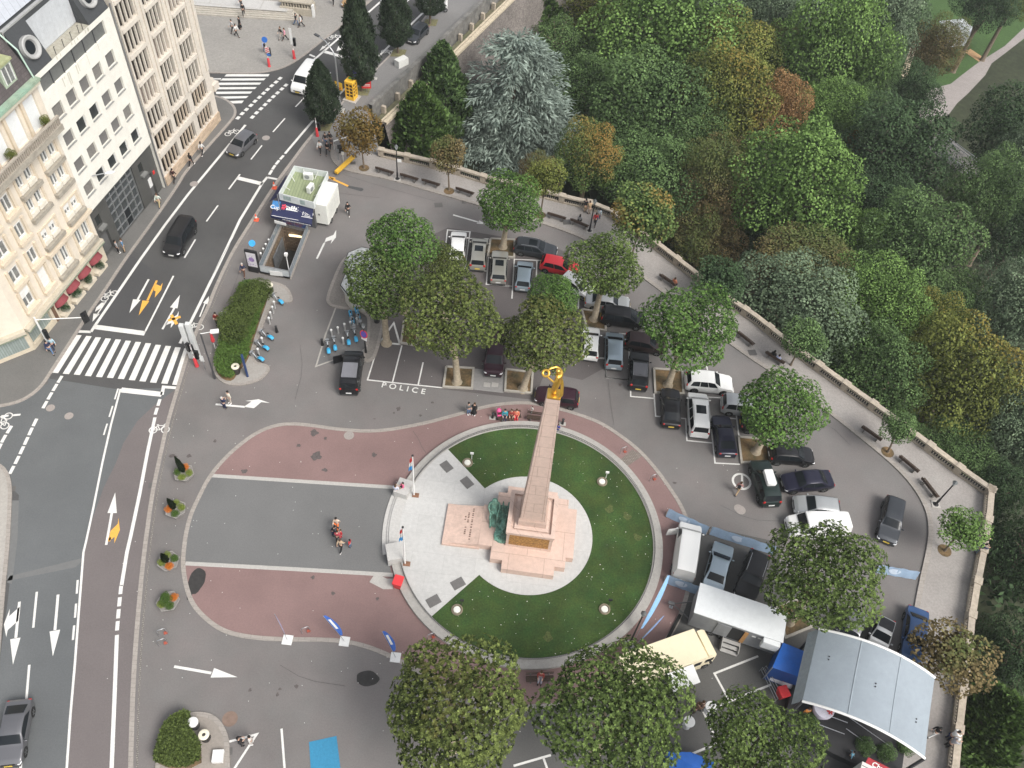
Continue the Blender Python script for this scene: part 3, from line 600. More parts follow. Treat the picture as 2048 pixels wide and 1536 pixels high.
w=MB();fquad(w,-9.35,-3.7,21.02,21.06,-.02);w.quad(FW(-9.35,-.02,21.03),FW(-3.7,-.02,21.03),FW(-3.7,-1.25,21.03),FW(-9.35,-1.25,21.03));w.build('terrace_floor',mat('terrace_stained',(.36,.34,.28),.9,var=.2,scale=3),wb)
w=MB()
for u in(-8.6,-7.4,-6.2,-5.1):w.tube([FW(u,-.1,21),FW(u,-.1,21.75),FW(u,.02,21.8)],.03,5)
w.tube([FW(-4.5,-.1,21),FW(-4.5,-.1,22),FW(-3.75,-1.2,22.0)],.03,5)
w.build('terrace_railing',M_blk,wb)
w=MB();fbox(w,UL,UR,-1.55,-1.25,24.6,24.75);o=w.build('gutter',mat('zinc_gutter',(.42,.42,.41),.5,.3),wb)
w=MB();w.quad(FW(UL,-1.9,24.75),FW(UR,-1.9,24.75),FW(UR,-8,27.5),FW(UL,-8,27.5));w.build('standing_seam_roof',mat_blocks('zinc_sheets',(.42,.44,.475),(.22,.23,.25),.8,30,.5,.02,.04,'wall'),wb)
w=MB();wall_holes(w,UL,UR,0,6.12,[(-9.1,-4.15,.1,5.7),(-11.4,-10.6,3.6,4.9),(-3.2,-2.5,3.9,5.1),(-2.4,-1.5,.1,3.0),(-11.6,-10.3,.1,2.6)],-.3,.35);w.build('ground_floor_wall',M_dstone,wb)
w=MB();fquad(w,-9.1,-4.15,.1,5.7,-.6);g=w.build('glazed_entrance',M_glassw,wb)
w=MB()
for u in(-9.1,-8.2,-7.2,-6.15,-5.1,-4.22):fbox(w,u,u+.09,-.6,-.45,.1,5.7)
for z in(.1,1.0,2.1,3.2,4.1,4.9,5.6):fbox(w,-9.1,-4.15,-.59,-.47,z,z+.08)
w.build('glazing_bar',M_steel,g)
w=MB();fbox(w,-7.1,-6.2,-.58,-.5,.12,2.05);w.build('entrance_door',M_glass,wb)
for(a,c,d,e)in[(-11.4,-10.6,3.6,4.9),(-3.2,-2.5,3.9,5.1)]:
 w=MB();fquad(w,a,c,d,e,-.55);o=w.build('window',M_gwin,wb);w=MB();fbox(w,a-.1,c+.1,-.3,.1,d-.25,d-.02);w.build('sill',mat('grey_ledge',(.2,.2,.19),.7),o)
for(a,c,d,e)in[(-2.4,-1.5,.1,3.0),(-11.6,-10.3,.1,2.6)]:
 w=MB();fquad(w,a,c,d,e,-.6);w.build('side_door',mat('side_door_grey',(.12,.12,.12),.5),wb)
w=MB();fbox(w,-2.35,-1.55,-.58,-.52,1.2,2.3);w.build('notice_board',M_whitem,wb)
w=MB();fbox(w,-1.3,-1.0,-.29,-.24,2.5,2.9);w.build('red_plate',M_signr,wb)
w=MB();w.tube([FW(-.3,.06,.3),FW(-.3,.06,21.3)],.09,8);w.build('downpipe',mat('grey_downpipe',(.2,.2,.2),.5,.2),wb,60)
# ---- stone building with vertical fins, right of it
sb=thing('stone_building','pale stone office building with vertical fins in front of dark windows','building')
M_fin=mat_blocks('pale_limestone',(.63,.575,.50),(.50,.43,.36),1.6,.9,.85,.006,.05,'wall',big=.08)
M_finw=mat('limestone_warm',(.56,.47,.37),.85,var=.1,scale=2,big=.08)
bays=[(.25,2.95),(4.3,6.75),(8.3,10.75)];zl=[4.05,6.75,9.62,12.45,15.4,18.17,21.0,23.9]
holes=[]
for bi,(a,c)in enumerate(bays):
 for j in range(1,7):holes.append((a,c,zl[j]+.35-.1,zl[j+1]-.12))
 holes.append((a,c+.7,4.35,6.3));holes.append((a,c+.7,1.35,3.4))
UE=12.5
b=MB();wall_holes(b,-.1,UE,0,25,holes,0,.55)
b.quad(FW(UE,0,0),FW(UE,-9.5,0),FW(UE,-9.5,25),FW(UE,0,25));b.quad(FW(-.1,-12,0),FW(-.1,0,0),FW(-.1,0,25),FW(-.1,-12,25));b.quad(FW(-.1,0,25),FW(UE,0,25),FW(UE,-12,25),FW(-.1,-12,25))
b.build('facade_wall',M_fin,sb)
for bi,(a,c)in enumerate(bays):
 for j,(z0,z1)in enumerate([(1.35,3.4),(4.35,6.3)]+[(zl[j]+.25,zl[j+1]-.12)for j in range(1,7)]):
  cc=c+.7 if j<2 else c;rsw=(bi*7+j*3)%5
  w=MB();fquad(w,a,cc,z0,z1,-.32);o=w.build('window',mat('pale_blind_window',(.30,.25,.22),.7,var=.2,scale=2)if rsw==4 and j>2 else mat('dark_fin_window',(.03,.023,.02),.6,var=.3,scale=1.5,spec=.1),sb)
  w=MB()
  for q in range(4):
   u=a+(q+.5)*(cc-a)/4;w.tube([FW(u-.2,-.26,z0+.62),FW(u+.2,-.26,z0+.62)],.018,4);w.tube([FW(u-.2,-.26,z0+.42),FW(u+.2,-.26,z0+.42)],.018,4)
  w.build('guard_rail',M_blk,o)
  nf=3 if j>1 else 4
  w=MB()
  for q in range(1,nf+1):
   u=a+q*(cc-a)/(nf+1);fbox(w,u-.075,u+.075,-.2,.02 if j>1 else-.02,z0+.003,z1-.003)
  w.build('fins',M_fin if j>1 else M_finw,sb)
  if j>1:w=MB();fbox(w,a-.08,cc+.08,-.1,.2,z0-.42,z0-.02);w.build('ledge',M_fin,sb)
  elif j==1:w=MB();fbox(w,a-.1,cc+.5,-.05,.16,z0-.62,z0-.05);w.build('ledge',M_fin,sb)
w=MB();fbox(w,-.08,UE+.02,.003,.14,0,1.25);w.build('rusticated_plinth',mat_blocks('warm_sandstone',(.58,.45,.33),(.38,.29,.2),.8,.3,.9,.015,.25,'wall'),sb)
w=MB()
for u0,u1 in((3.1,3.45),(3.8,4.15),(7.05,7.4),(7.75,8.15),(11.0,11.4),(12.0,12.45),(-.08,.12)):fbox(w,u0,u1,.0,.14,6.9,25)
w.build('pilaster',M_fin,sb)
w=MB();fbox(w,UE+.01,UE+1.1,-2.6,.2,3.9,4.7);fbox(w,UE+.01,UE+.7,-2.2,-.1,4.7,5.3);w.build('corner_balcony',M_fin,sb)
for z in(7.4,10.3,13.2,16.0,18.9):
 w=MB();fbox(w,UE+.01,UE+.55,-1.9,-.5,z-.5,z);o=w.build('side_balcony',M_fin,sb)
 w=MB()
 for i in range(7):w.tube([FW(UE+.52,-1.85+i*.2,z),FW(UE+.52,-1.85+i*.2,z+.95)],.025,4)
 w.tube([FW(UE+.52,-1.9,z+.95),FW(UE+.52,-.5,z+.95)],.03,4);w.build('iron_railing',M_blk,o)
 # ---- cream hotel with stone window surrounds, left
hb=thing('hotel_building','cream rendered hotel with white window frames, balconies and red shop awnings','building')
M_cream=mat('cream_render',(.68,.61,.51),.85,var=.05,scale=2,big=.06,bigscale=.3)
M_surr=mat('stone_surround',(.62,.53,.41),.85,var=.08,scale=3)
M_corn=mat('weathered_cornice',(.33,.30,.25),.9,var=.2,scale=2)
HB=-24.6
pairs=[(-18.3,-17.55),(-17.15,-16.35),(-14.75,-13.95),(-13.65,-12.85)]
lev=[(4.38,6.08),(8.15,9.18),(11.5,12.95),(14.05,15.75)]
lw=[(-20.7,-19.6),(-23.35,-22.05)];lz=[(4.25,6.3),(7.35,8.9),(10.3,11.9),(13.2,14.9)]
holes=[(a,c,d,e)for d,e in lev for a,c in pairs]+[(a,c,d,e)for d,e in lz for a,c in lw]+[(a,a+1.5,16.9,20.0)for a in(-23.6,-21.2,-18.9,-16.6,-14.3)]
b=MB();wall_holes(b,HB,-12.12,3.0,20.6,holes,0,.22)
b.quad(FW(-12.12,0,0),FW(-12.12,-10,0),FW(-12.12,-10,20.6),FW(-12.12,0,20.6))
C2=FW(HB,0);D2=(G(0,722)-G(62,697));D2.z=0;D2.normalize();E2=C2+D2*14
for z0,z1 in((3.0,20.6),):b.quad((E2.x,E2.y,z0),(C2.x,C2.y,z0),(C2.x,C2.y,z1),(E2.x,E2.y,z1))
b.build('facade_wall',M_cream,hb)
M_hglass=mat('net_curtain_glass',(.17,.175,.17),.25,var=.35,scale=3)
def hotel_window(a,c,d,e,shut=0.0,surround=True):
 w=MB();fquad(w,a,c,d,e,-.2);o=w.build('window',M_hglass,hb)
 w=MB()
 for x0,x1 in((a,a+.07),((a+c)/2-.06,(a+c)/2+.06),(c-.07,c)):fbox(w,x0,x1,-.19,-.1,d,e)
 fbox(w,a+.07,c-.07,-.188,-.1,d,d+.1);fbox(w,a+.07,c-.07,-.188,-.1,e-.08,e);w.build('frame',M_whitem,o)
 if shut:w=MB();fbox(w,a+.01,c-.01,-.12,-.05,e-shut*(e-d),e-.01);w.build('roller_shutter',mat('white_shutter',(.74,.73,.70),.6),o)
 w=MB();fbox(w,a-.1,c+.1,.0,.16,d-.5,d-.06)
 for i in range(7):fbox(w,a+.03+i*(c-a)/7,a+.07+i*(c-a)/7,.16,.2,d-.45,d-.1)
 if surround:w.build('balustrade_panel',mat('white_stone_panel',(.70,.66,.58),.8,var=.1),o)
rs=random.Random(3)
sh={(1,0):.45,(1,1):.4,(1,2):.45,(1,3):.45,(2,0):0,(2,2):0,(3,1):.35}
for j,(d,e)in enumerate(lev):
 for i,(a,c)in enumerate(pairs):hotel_window(a,c,d,e,sh.get((j,i),0))
 for(x0,x1)in((-18.65,-15.95),(-15.1,-12.5)):
  w=MB();fbox(w,x0,x1,0,.42,d-.95,d-.55);w.build('window_ledge',M_corn,hb)
  w=MB();fbox(w,x0,x0+.25,0.002,.1,d-.5,e+.3);fbox(w,x1-.25,x1,.002,.1,d-.5,e+.3);fbox(w,x0+.25,x1-.25,.002,.1,e+.1,e+.3);w.build('window_surround',M_surr,hb)
for j,(d,e)in enumerate(lz):
 for i,(a,c)in enumerate(lw):
  hotel_window(a,c,d,e,.98 if(i==0 and j in(0,))else .42 if(j==0)else .1,False)
  w=MB();fbox(w,a-.3,c+.3,0,.4,d-.45,d-.1);fbox(w,a-.3,a-.02,0.002,.18,d-.1,e+.2);fbox(w,c+.02,c+.3,.002,.18,d-.1,e+.2);w.build('window_surround',M_surr,hb)
for j,(d,e)in enumerate(lz):
 for du in(2.2,6.0,10.0):
  a=C2+D2*du;c2=C2+D2*(du+.9);nn=Vector((-D2.y,D2.x,0))*-1
  nn=nn if nn.x>0 else-nn
  w=MB();o1=nn*.03;w.quad((c2+o1)+Vector((0,0,d)),(a+o1)+Vector((0,0,d)),(a+o1)+Vector((0,0,e)),(c2+o1)+Vector((0,0,e)));o=w.build('window',M_hglass,hb)
  w=MB();m3=Matrix((D2,nn,Vector((0,0,1)))).transposed()
  mid=(a+c2)/2
  w.box(mid+nn*.06+Vector((0,0,(d+e)/2)),(.1,.05,e-d),0,0,m3);w.box(mid+nn*.06+Vector((0,0,e)),(.95,.05,.12),0,0,m3);w.box(mid+nn*.06+Vector((0,0,d)),(.95,.05,.12),0,0,m3);w.build('frame',M_whitem,o)
  w=MB();w.box(mid+nn*.15+Vector((0,0,d-.3)),(1.6,.4,.3),0,0,m3);w.build('sill',M_corn,o)
def hband(name,z0,z1,n1,m,u1=-12.1,par=None):
 w=MB();fbox(w,HB-.0,u1,0,n1,z0,z1);nn=Vector((D2.y,-D2.x,0));nn=nn if nn.x>0 else-nn
 mid=C2+D2*7;w.box(mid+nn*(n1/2-.002)+Vector((0,0,(z0+z1)/2)),(14,n1,z1-z0-.004),0,0,Matrix((D2,nn,Vector((0,0,1)))).transposed());return w.build(name,m,par or hb)
hband('shop_cornice',2.72,3.05,.45,mat('shop_cornice',(.50,.45,.36),.8,var=.1));hband('green_gutter',2.62,2.71,.52,mat('verdigris_gutter',(.20,.23,.17),.7,var=.2))
w=MB();fbox(w,-18.9,-12.1,0,.5,6.62,6.95);fbox(w,-18.9,-12.1,0,.3,6.45,6.615);w.build('string_cornice',M_surr,hb)
hband('balcony_slab',16.2,16.75,1.1,M_corn)
w=MB();u=HB+.1
while u<-12.25:fbox(w,u,u+.1,.88,1.02,16.75,17.45);u+=.24
fbox(w,HB,-12.12,.85,1.06,17.45,17.62);o=w.build('balcony_balustrade',mat('balcony_stone',(.36,.32,.27),.9,var=.15),hb)
for a in(-23.6,-21.2,-18.9,-16.6,-14.3):
 w=MB();fquad(w,a,a+1.5,16.9,20.0,-.18);w.build('closed_shutter',mat('closed_white_shutter',(.72,.74,.74),.5,var=.05),hb)
 w=MB();fbox(w,a-.45,a-.15,0.002,.2,16.76,20.3);w.build('pilaster',M_surr,hb)
w=MB();fbox(w,HB,-12.12,0,.55,20.6,20.95);w.build('eaves_cornice',mat('eaves_stone',(.58,.54,.43),.85,var=.1),hb)
w=MB();fbox(w,HB,-12.12,.05,.7,20.95,21.2);w.build('copper_gutter',mat('verdigris_copper',(.30,.36,.27),.7,var=.2,scale=2,tint=(.26,.42,.32)),hb)
w=MB();w.quad(FW(HB,.1,21.18),FW(-12.15,.1,21.18),FW(-12.15,-1.8,25.2),FW(HB,-1.8,25.2));w.quad(FW(-12.15,.1,21.18),FW(-12.15,-8,21.18),FW(-12.15,-8,25.2),FW(-12.15,-1.8,25.2));w.build('slate_roof',mat_blocks('roof_slates',(.10,.085,.085),(.06,.05,.05),.35,.25,.7,.02,.3,'wall'),hb)
w=MB();fbox(w,HB,-12.3,-2.2,-1.6,25.2,25.45);w.build('roof_ridge',mat('verdigris_ridge',(.30,.47,.34),.6,var=.15),hb)
for uc in(-14.3,-17.8,-21.5):
 w=MB();fbox(w,uc-.75,uc+.75,-1.8,-.15,21.6,23.5);o=w.build('dormer',mat('dormer_green',(.36,.42,.32),.7,var=.1),hb)
 w=MB();fbox(w,uc-.9,uc+.9,-1.9,-.02,23.5,23.7);w.build('dormer_roof',mat('dormer_moss',(.34,.36,.20),.8,var=.2),o)
 w=MB();fquad(w,uc-.55,uc+.55,21.9,23.3,-.14);w.build('dormer_window',M_hglass,o)
 w=MB()
 for x in(-.57,-.04,.49):fbox(w,uc+x,uc+x+.08,-.139,-.08,21.9,23.3)
 w.build('dormer_frame',M_whitem,o)
w=MB();w.tube([FW(-12.35,-1.7,25.1),FW(-12.35,-.2,23.6),FW(-12.35,.3,21.2)],.07,6);w.build('downpipe',mat('pale_green_pipe',(.42,.55,.46),.5),hb)
w=MB();sh_=[(-24.4,-21.3,.55,2.55),(-20.4,-18.95,.5,2.5),(-18.5,-16.95,.5,2.5),(-16.5,-15.0,.5,2.5),(-14.5,-13.0,.5,2.5)]
wall_holes(w,HB,-12.12,0,2.72,sh_,0,.5);w.quad((E2.x,E2.y,0),(C2.x,C2.y,0),(C2.x,C2.y,2.72),(E2.x,E2.y,2.72));w.build('shop_front_wall',mat('shop_front_stone',(.56,.49,.38),.8,var=.1,scale=3),hb)
w=MB();fquad(w,-24.4,-21.3,.55,2.55,-.3);w.build('shop_window',mat_blocks('curtained_shop_glass',(.30,.345,.325),(.20,.24,.22),.3,5,.25,.05,.25,'wall'),hb)
w=MB();nn=Vector((D2.y,-D2.x,0));nn=nn if nn.x>0 else-nn;a=C2+D2*.3+nn*.03;c2=C2+D2*12+nn*.03
w.quad((c2.x,c2.y,.6),(a.x,a.y,.6),(a.x,a.y,2.5),(c2.x,c2.y,2.5));w.build('shop_window',_mc['curtained_shop_glass'],hb)
for(a,c,d,e)in sh_[1:]:
 w=MB();fquad(w,a,c,d,e,-.45);w.build('shop_window',mat('dark_shop_glass',(.05,.05,.045),.15,var=.2),hb)
 w=MB();n=12;vs=[]
 for i in range(n+1):
  al=pi*i/n;vs+=[FW((a+c)/2-(c-a)*.56*math.cos(al),.05,1.62+.95*math.sin(al)),FW((a+c)/2-(c-a)*.56*math.cos(al),.12+.62*math.sin(al)**.8,1.55+.28*math.sin(al))]
 w.add(vs,[[2*i,2*i+1,2*i+3,2*i+2]for i in range(n)]);w.build('awning',mat('burgundy_canvas',(.21,.045,.052),.85,var=.1),hb,60)
 w=MB();fbox(w,a-.05,c+.05,.02,.55,.12,.5);w.build('flower_box',mat('cream_box',(.62,.55,.44),.8,var=.1),hb)
w=MB();fbox(w,-21.0,-20.6,-.5,.02,0,2.6);w.build('timber_post',mat('brown_timber',(.14,.08,.05),.6),hb)
# ---- cathedral terrace and steps, top
st=thing('stone_steps','wide flight of pale stone steps up to a terrace at the top of the photo','steps')
yb=[s6([(105,285),(1345,270)]),s6([(105,255),(1330,243)]),s6([(100,226),(1320,215)]),s6([(95,196),(1300,188)]),s6([(90,165),(1290,160)])]
for i in range(5):
 z=.09+.16*i;a,c=GG(yb[i],z);c.x+=.2
 b=MB();far=60;b.prism([(a.x-20,a.y),(c.x,c.y),(c.x-.2*i,c.y+30),(a.x-20,a.y+30)],z,z+.16-(.0 if i<4 else 0))
 b.build('step',mat('step_stone',(.43,.40,.35),.85,var=.1,scale=3,big=.1),st)
b=MB();z=.09+.8;a,c=G(*s6([(90,150)])[0],z),G(*s6([(1240,150)])[0],z);b.prism([(a.x-20,a.y),(c.x,c.y),(c.x,c.y+24),(a.x-20,a.y+24)],z-.001,z+.012);b.build('terrace_paving',mat_blocks('terrace_stone',(.46,.45,.43),(.40,.385,.36),3.4,9,.85,.10,.03),st)
b=MB();a,c=G(*s6([(40,26)])[0],z),G(*s6([(1230,24)])[0],z)
for i in range(3):b.prism([(a.x-20,a.y+.5*i),(c.x,c.y+.5*i),(c.x,c.y+12),(a.x-20,a.y+12)],z,z+.16*(i+1))
b.build('upper_step',mat('upper_step_stone',(.36,.34,.3),.85,var=.1),st)
pp=thing('stone_parapet','short stone parapet with balusters ending the wide steps','parapet',G(*s6([(1365,195)])[0],.09))
b=MB();b.cbox(-2.2,2.1,0,2.2,0,1.0,.05);b.build('plinth_block',mat('parapet_stone',(.40,.36,.29),.9,var=.18,scale=3),pp)
b=MB()
for i in range(10):b.lathe([(.1,1.0),(.07,1.08),(.14,1.3),(.07,1.55),(.1,1.65)],(-1.85+i*.38,.25,0),8)
b.build('balusters',_mc['parapet_stone'],pp,50)
b=MB();b.box((-.05,.25,1.76),(4.3,.45,.2));b.box((-.05,1.2,1.55),(4.3,1.9,.12));b.build('handrail',_mc['parapet_stone'],pp)
b=MB();b.box((2.3,.2,.8),(.3,.5,1.6));b.build('end_post',M_whitem,pp)
sp=thing('park_shed','small white flat roofed cabin half hidden by trees in the valley','shed',G(1900,82,ZV),R(20))
b=MB();b.box((0,0,1.6),(5.5,4.2,3.2));b.build('wall',mat('shed_grey',(.42,.44,.47),.7,var=.08),sp)
b=MB();b.box((0,0,3.3),(6.0,4.6,.2));b.build('roof',mat('shed_white',(.75,.77,.8),.5,var=.05),sp)
b=MB();b.box((.3,-2.12,1.1),(.95,.06,2.1));b.build('door',mat('shed_door',(.30,.31,.33),.6),sp)
fb=thing('footbridge','narrow grey footbridge with steel railings among the park trees','bridge',G(1917,310,-24),0)
a,c=G(1885,298,-24)-fb.location,G(1935,335,-24)-fb.location
t=(c-a).normalized();nn=Vector((-t.y,t.x,0))
b=MB();m3=Matrix((t,nn,Vector((0,0,1)))).transposed();b.box((a+c)/2+Vector((0,0,-.3)),((c-a).length+6,4.2,.5),0,0,m3);b.build('deck',mat('bridge_deck',(.2,.19,.18),.9,var=.1),fb)
for sgn in(-1,1):
 b=MB();L=(c-a).length+6;mid=(a+c)/2+nn*2.0*sgn
 for z in(.5,1.0):b.tube([mid-t*L/2+Vector((0,0,z)),mid+t*L/2+Vector((0,0,z))],.08,6)
 for i in range(9):q=mid+t*(i/8-.5)*L;b.tube([q,q+Vector((0,0,1.0))],.05,5)
 b.build('railing',M_steel,fb)
 # =========================== MONUMENT
MC=Vector((2.65,35.1,0))
RL,RI=10.62,5.5
def arc(r,a0,a1,n=48):return[(MC.x+r*math.cos(R(a0+(a1-a0)*i/n)),MC.y+r*math.sin(R(a0+(a1-a0)*i/n)))for i in range(n+1)]
sheet('terrace_paving',[arc(RI,0,360,72)[:-1]],.30,M_terr)
sheet('terrace_apron',[arc(RI-.05,136,230,40)+arc(10.66,230,136,60)],.298,M_terr)
tag(sheet('lawn',[arc(RL,-130,138,90)+arc(RI,138,-130,60)],.27,M_grass,kind='structure'))
rg=MB();band(rg,arc(11.02,0,360,120),.82,0,0,0,.30)
rgo=struct('granite_ring',rg,mat('ring_granite',(.36,.345,.32),.85,var=.12,scale=5,big=.1))
sp=thing('stone_steps','curved shallow granite steps on the left side of the round monument terrace','steps')
for i,(r,h)in enumerate(((12.0,.1),(11.62,.2))):
 b=MB();b.prism(arc(r,162,196,24)+arc(11.0,196,162,24),0,h);b.build('step',M_stone,sp)
b=MB();b.prism(arc(11.44,161.5,196.5,24)+arc(10.6,196.5,161.5,24),0,.304);b.build('landing_edge',M_stone,sp)
for nm,ang,lab in(('upper',167,'pale granite block at the upper end of the curved steps'),('lower',198,'pale granite block at the lower end of the curved steps')):
 b=MB();b.cbox(-.62,.62,-.75,.75,0,1.0,.03);o=b.build('granite_block',M_stone,None)
 p=(10.75*math.cos(R(ang))-.35,10.75*math.sin(R(ang)));o.location=(MC.x+p[0],MC.y+p[1]+(.3 if nm=='upper' else 0),0);o.rotation_euler=(0,0,R(ang-180));tag(o,lab,'stone block','granite blocks by the curved steps')
for i,(px,py)in enumerate(((893,933),(934,965),(916,1167),(867,1202))):
 c=G(px,py,.31);b=MB();b.box((0,0,0),(1.05,.78,.03),R(-45 if i<2 else 37))
 for k in range(8):b.box(((k-3.5)*.13*math.cos(R(-45 if i<2 else 37)),(k-3.5)*.13*math.sin(R(-45 if i<2 else 37)),.018),(.04,.8,.012),R(-45 if i<2 else 37))
 o=b.build('ventilation_grate',mat('terrace_grate',(.14,.135,.13),.6,var=.1));o.location=c
 tag(o,['steel floor grate nearest the upper lawn edge, outer of the upper two','steel floor grate at the inner end by the upper lawn corner','steel floor grate at the inner end by the lower lawn corner','steel floor grate near the lower lawn edge, outer of the lower two'][i],'floor grate','floor grates on the monument terrace')
lf=thing('lawn_fence','low dark iron railing running round the circular lawn','fence',MC)
for a0,a1 in((-158,161.5),):
 b=MB();pts=[(10.72*math.cos(R(a)),10.72*math.sin(R(a)),.62)for a in[a0+(a1-a0)*i/130 for i in range(131)]]
 b.tube(pts,.02,4);b.tube([(x,y,.38)for x,y,z in pts],.015,4);b.build('rail',M_dgrey,lf)
 b=MB()
 for i in range(0,390):
  a=R(a0+(a1-a0)*i/390);b.box((10.72*math.cos(a),10.72*math.sin(a),.46),(.02,.02,.34))
 b.build('bars',M_dgrey,lf)
b=MB();rs=random.Random(5)
for i in range(130):
 a=rs.uniform(R(-128),R(136));r=rs.uniform(5.8,10.5);s=rs.choice([.03,.03,.04,.05,.07]);b.box((MC.x+r*math.cos(a),MC.y+r*math.sin(a),.29),(s,s*.8,.015),rs.uniform(0,3))
for i in range(260):b.box((rs.uniform(-30,30),rs.uniform(18,60),.03),(.05,.04,.012),rs.uniform(0,3))
struct('litter',b,mat('paper_white',(.7,.7,.66),.9),kind='stuff')
b=MB()
for i in range(5):
 a=R((-40,5,18,-75,25)[i]);r=(8.9,9.3,8.8,9.0,7.6)[i];bl=[(MC.x+r*math.cos(a)+.35*math.cos(q)*(1+.3*math.sin(3*q+i)),MC.y+r*math.sin(a)+.35*math.sin(q)*(1+.3*math.cos(2*q+i)),.276)for q in[2*pi*k/14 for k in range(14)]];b.poly(bl)
struct('bare_patch',b,mat('worn_grass',(.075,.095,.03),.95,var=.5,scale=9),kind='stuff')
mo=thing('war_memorial','tall pink granite obelisk memorial on a stepped base in the round lawn','monument',(2.85,35.25,.30),R(-1.5))
b=MB();cross=[(-2.95,-3.25),(-1.95,-3.25),(-1.95,-4.0),(2.3,-4.0),(2.3,-3.2),(3.15,-3.2),(3.15,-2.25),(3.75,-2.25),(3.75,2.3),(3.0,2.3),(3.0,3.15),(2.0,3.15),(2.0,3.7),(-2.25,3.7),(-2.25,3.0),(-3.0,3.0),(-3.0,1.6),(-4.05,1.6),(-4.05,-2.15),(-2.95,-2.15)]
b.prism(cross,0,.72);b.build('stepped_base',mat_blocks('pink_base_slabs',(.58,.43,.36),(.42,.31,.255),2.9,2.6,.75,.03,.06,'xy',big=.12),mo)
b=MB();b.prism([(-7.05,-2.3),(-3.95,-2.25),(-3.95,1.55),(-7.1,1.5)],0,.22);b.add([(-7.0,-2.2,.225),(-4.06,-2.15,.70),(-4.06,1.45,.70),(-7.05,1.4,.225),(-4.06,-2.15,.2),(-4.06,1.45,.2)],[[0,1,2,3],[0,4,1],[3,2,5],[1,4,5,2]]);sl_=b.build('inscription_slab',M_pinks,mo)
b=MB();nx_=.16/1
rs=random.Random(2)
def sl_z(x):return .225+(x+7.0)*(.475/2.94)+.006
for x,y0,y1 in((-4.86,-1.75,1.15),(-5.2,-.1,.75),(-5.32,-1.2,-.6),(-5.45,.1,.4)):
 y=y1
 while y>y0:
  h=rs.choice([.06,.1,.1,.13]);b.add([(x-.07,y,sl_z(x-.07)),(x-.07,y-h,sl_z(x-.07)),(x+.07,y-h,sl_z(x+.07)),(x+.07,y,sl_z(x+.07))],[[0,1,2,3]]);y-=h+rs.choice([.04,.05,.14])
b.build('carved_lettering',mat('carved_dark',(.16,.10,.08),.9),sl_)
b=MB();b.box2(-1.86,1.86,-1.95,1.8,.72,2.95);b.build('pedestal',M_pink,mo)
b=MB();b.box2(-1.62,1.6,-1.975,-1.951,1.15,2.7);b.build('relief_panel',mat('gilded_relief',(.34,.18,.055),.6,var=.6,scale=7,bump=.5),mo)
b=MB()
for x0,x1,y0,y1 in((-1.95,1.95,-2.06,-1.72),(-1.95,1.95,1.58,1.9),(-1.95,-1.62,-1.72,1.58),(1.62,1.95,-1.72,1.58)):b.box2(x0,x1,y0,y1,2.953,3.22)
b.build('pedestal_rim',M_pink,mo)
b=MB();b.box2(-1.35,1.4,-1.5,1.35,2.953,3.08);b.box2(-1.08,1.16,-1.2,1.05,3.083,3.75);b.build('shaft_plinth',M_pink,mo)
ot=[(-.78,-.36),(.17,-.36),(.17,.55),(-.78,.55)]
z0,z1=3.753,19.15;bo=[(-.98,-.98),(1.0,-.98),(1.0,.9),(-.98,.9)]
ot=[(-.78+.3,-.52+.15),(.46,-.37),(.46,.48),(-.48,.48)]
b=MB();b.add([(x,y,z0)for x,y in bo]+[(x,y,z1)for x,y in ot],[[0,1,5,4],[1,2,6,5],[2,3,7,6],[3,0,4,7],[4,5,6,7]]);b.build('obelisk_shaft',M_pink,mo)
b=MB()
def sh_pt(fx,z,face):
 k=(z-z0)/(z1-z0);c=[tuple(bo[i][j]*(1-k)+ot[i][j]*k for j in(0,1))for i in range(4)]
 a,d=c[face],c[(face+1)%4];p=(a[0]+(d[0]-a[0])*fx,a[1]+(d[1]-a[1])*fx);nrm=[(0,-1),(1,0),(0,1),(-1,0)][face]
 return(p[0]+nrm[0]*.006,p[1]+nrm[1]*.006,z)
for face in range(4):
 for fx in(.12,.88):
  b.quad(sh_pt(fx-.008,z0+.3,face),sh_pt(fx+.008,z0+.3,face),sh_pt(fx+.008,z1-.4,face),sh_pt(fx-.008,z1-.4,face))
b.build('incised_line',mat('granite_groove',(.33,.21,.17),.9),mo)
M_gold=mat('gilded_bronze',(.85,.52,.10),.28,.85,var=.12,scale=6)
def skin(nodes,edges,name,sub=1,root=0):
 """continuous surface grown round a skeleton: nodes = [(xyz, radius or (rx,ry))]"""
 me=bpy.data.meshes.new(name);me.from_pydata([n[0]for n in nodes],edges,[])
 o=bpy.data.objects.new(name,me);S.collection.objects.link(o)
 o.modifiers.new('s','SKIN').use_smooth_shade=True
 lay=me.skin_vertices[0].data if me.skin_vertices else None
 if lay is None:
  import bmesh
  bm=bmesh.new();bm.from_mesh(me);bm.verts.layers.skin.verify();bm.to_mesh(me);bm.free();lay=me.skin_vertices[0].data
 for i,n in enumerate(nodes):
  r=n[1];lay[i].radius=(r,r)if not hasattr(r,'__len__')else r;lay[i].use_root=(i==root)
 if sub:m=o.modifiers.new('u','SUBSURF');m.levels=sub;m.render_levels=sub
 out=bpy.data.meshes.new_from_object(o.evaluated_get(bpy.context.evaluated_depsgraph_get()))
 bpy.data.objects.remove(o);bpy.data.meshes.remove(me);out.name=name;return out
def chain(nodes,edges,start,pts):
 k=start
 for p,r in pts:nodes.append((p,r));edges.append((k,len(nodes)-1));k=len(nodes)-1
 return k
gs=thing('gilded_statue','gilded bronze woman holding out a laurel wreath on top of the obelisk','statue',(2.85,35.25,19.46),R(-1.5))
b=MB();b.cbox(-.46,.46,-.36,.46,0,.16,.03);b.build('statue_base',M_gold,gs)
N=[((.12,.1,1.55),(.27,.22))];Ed=[]
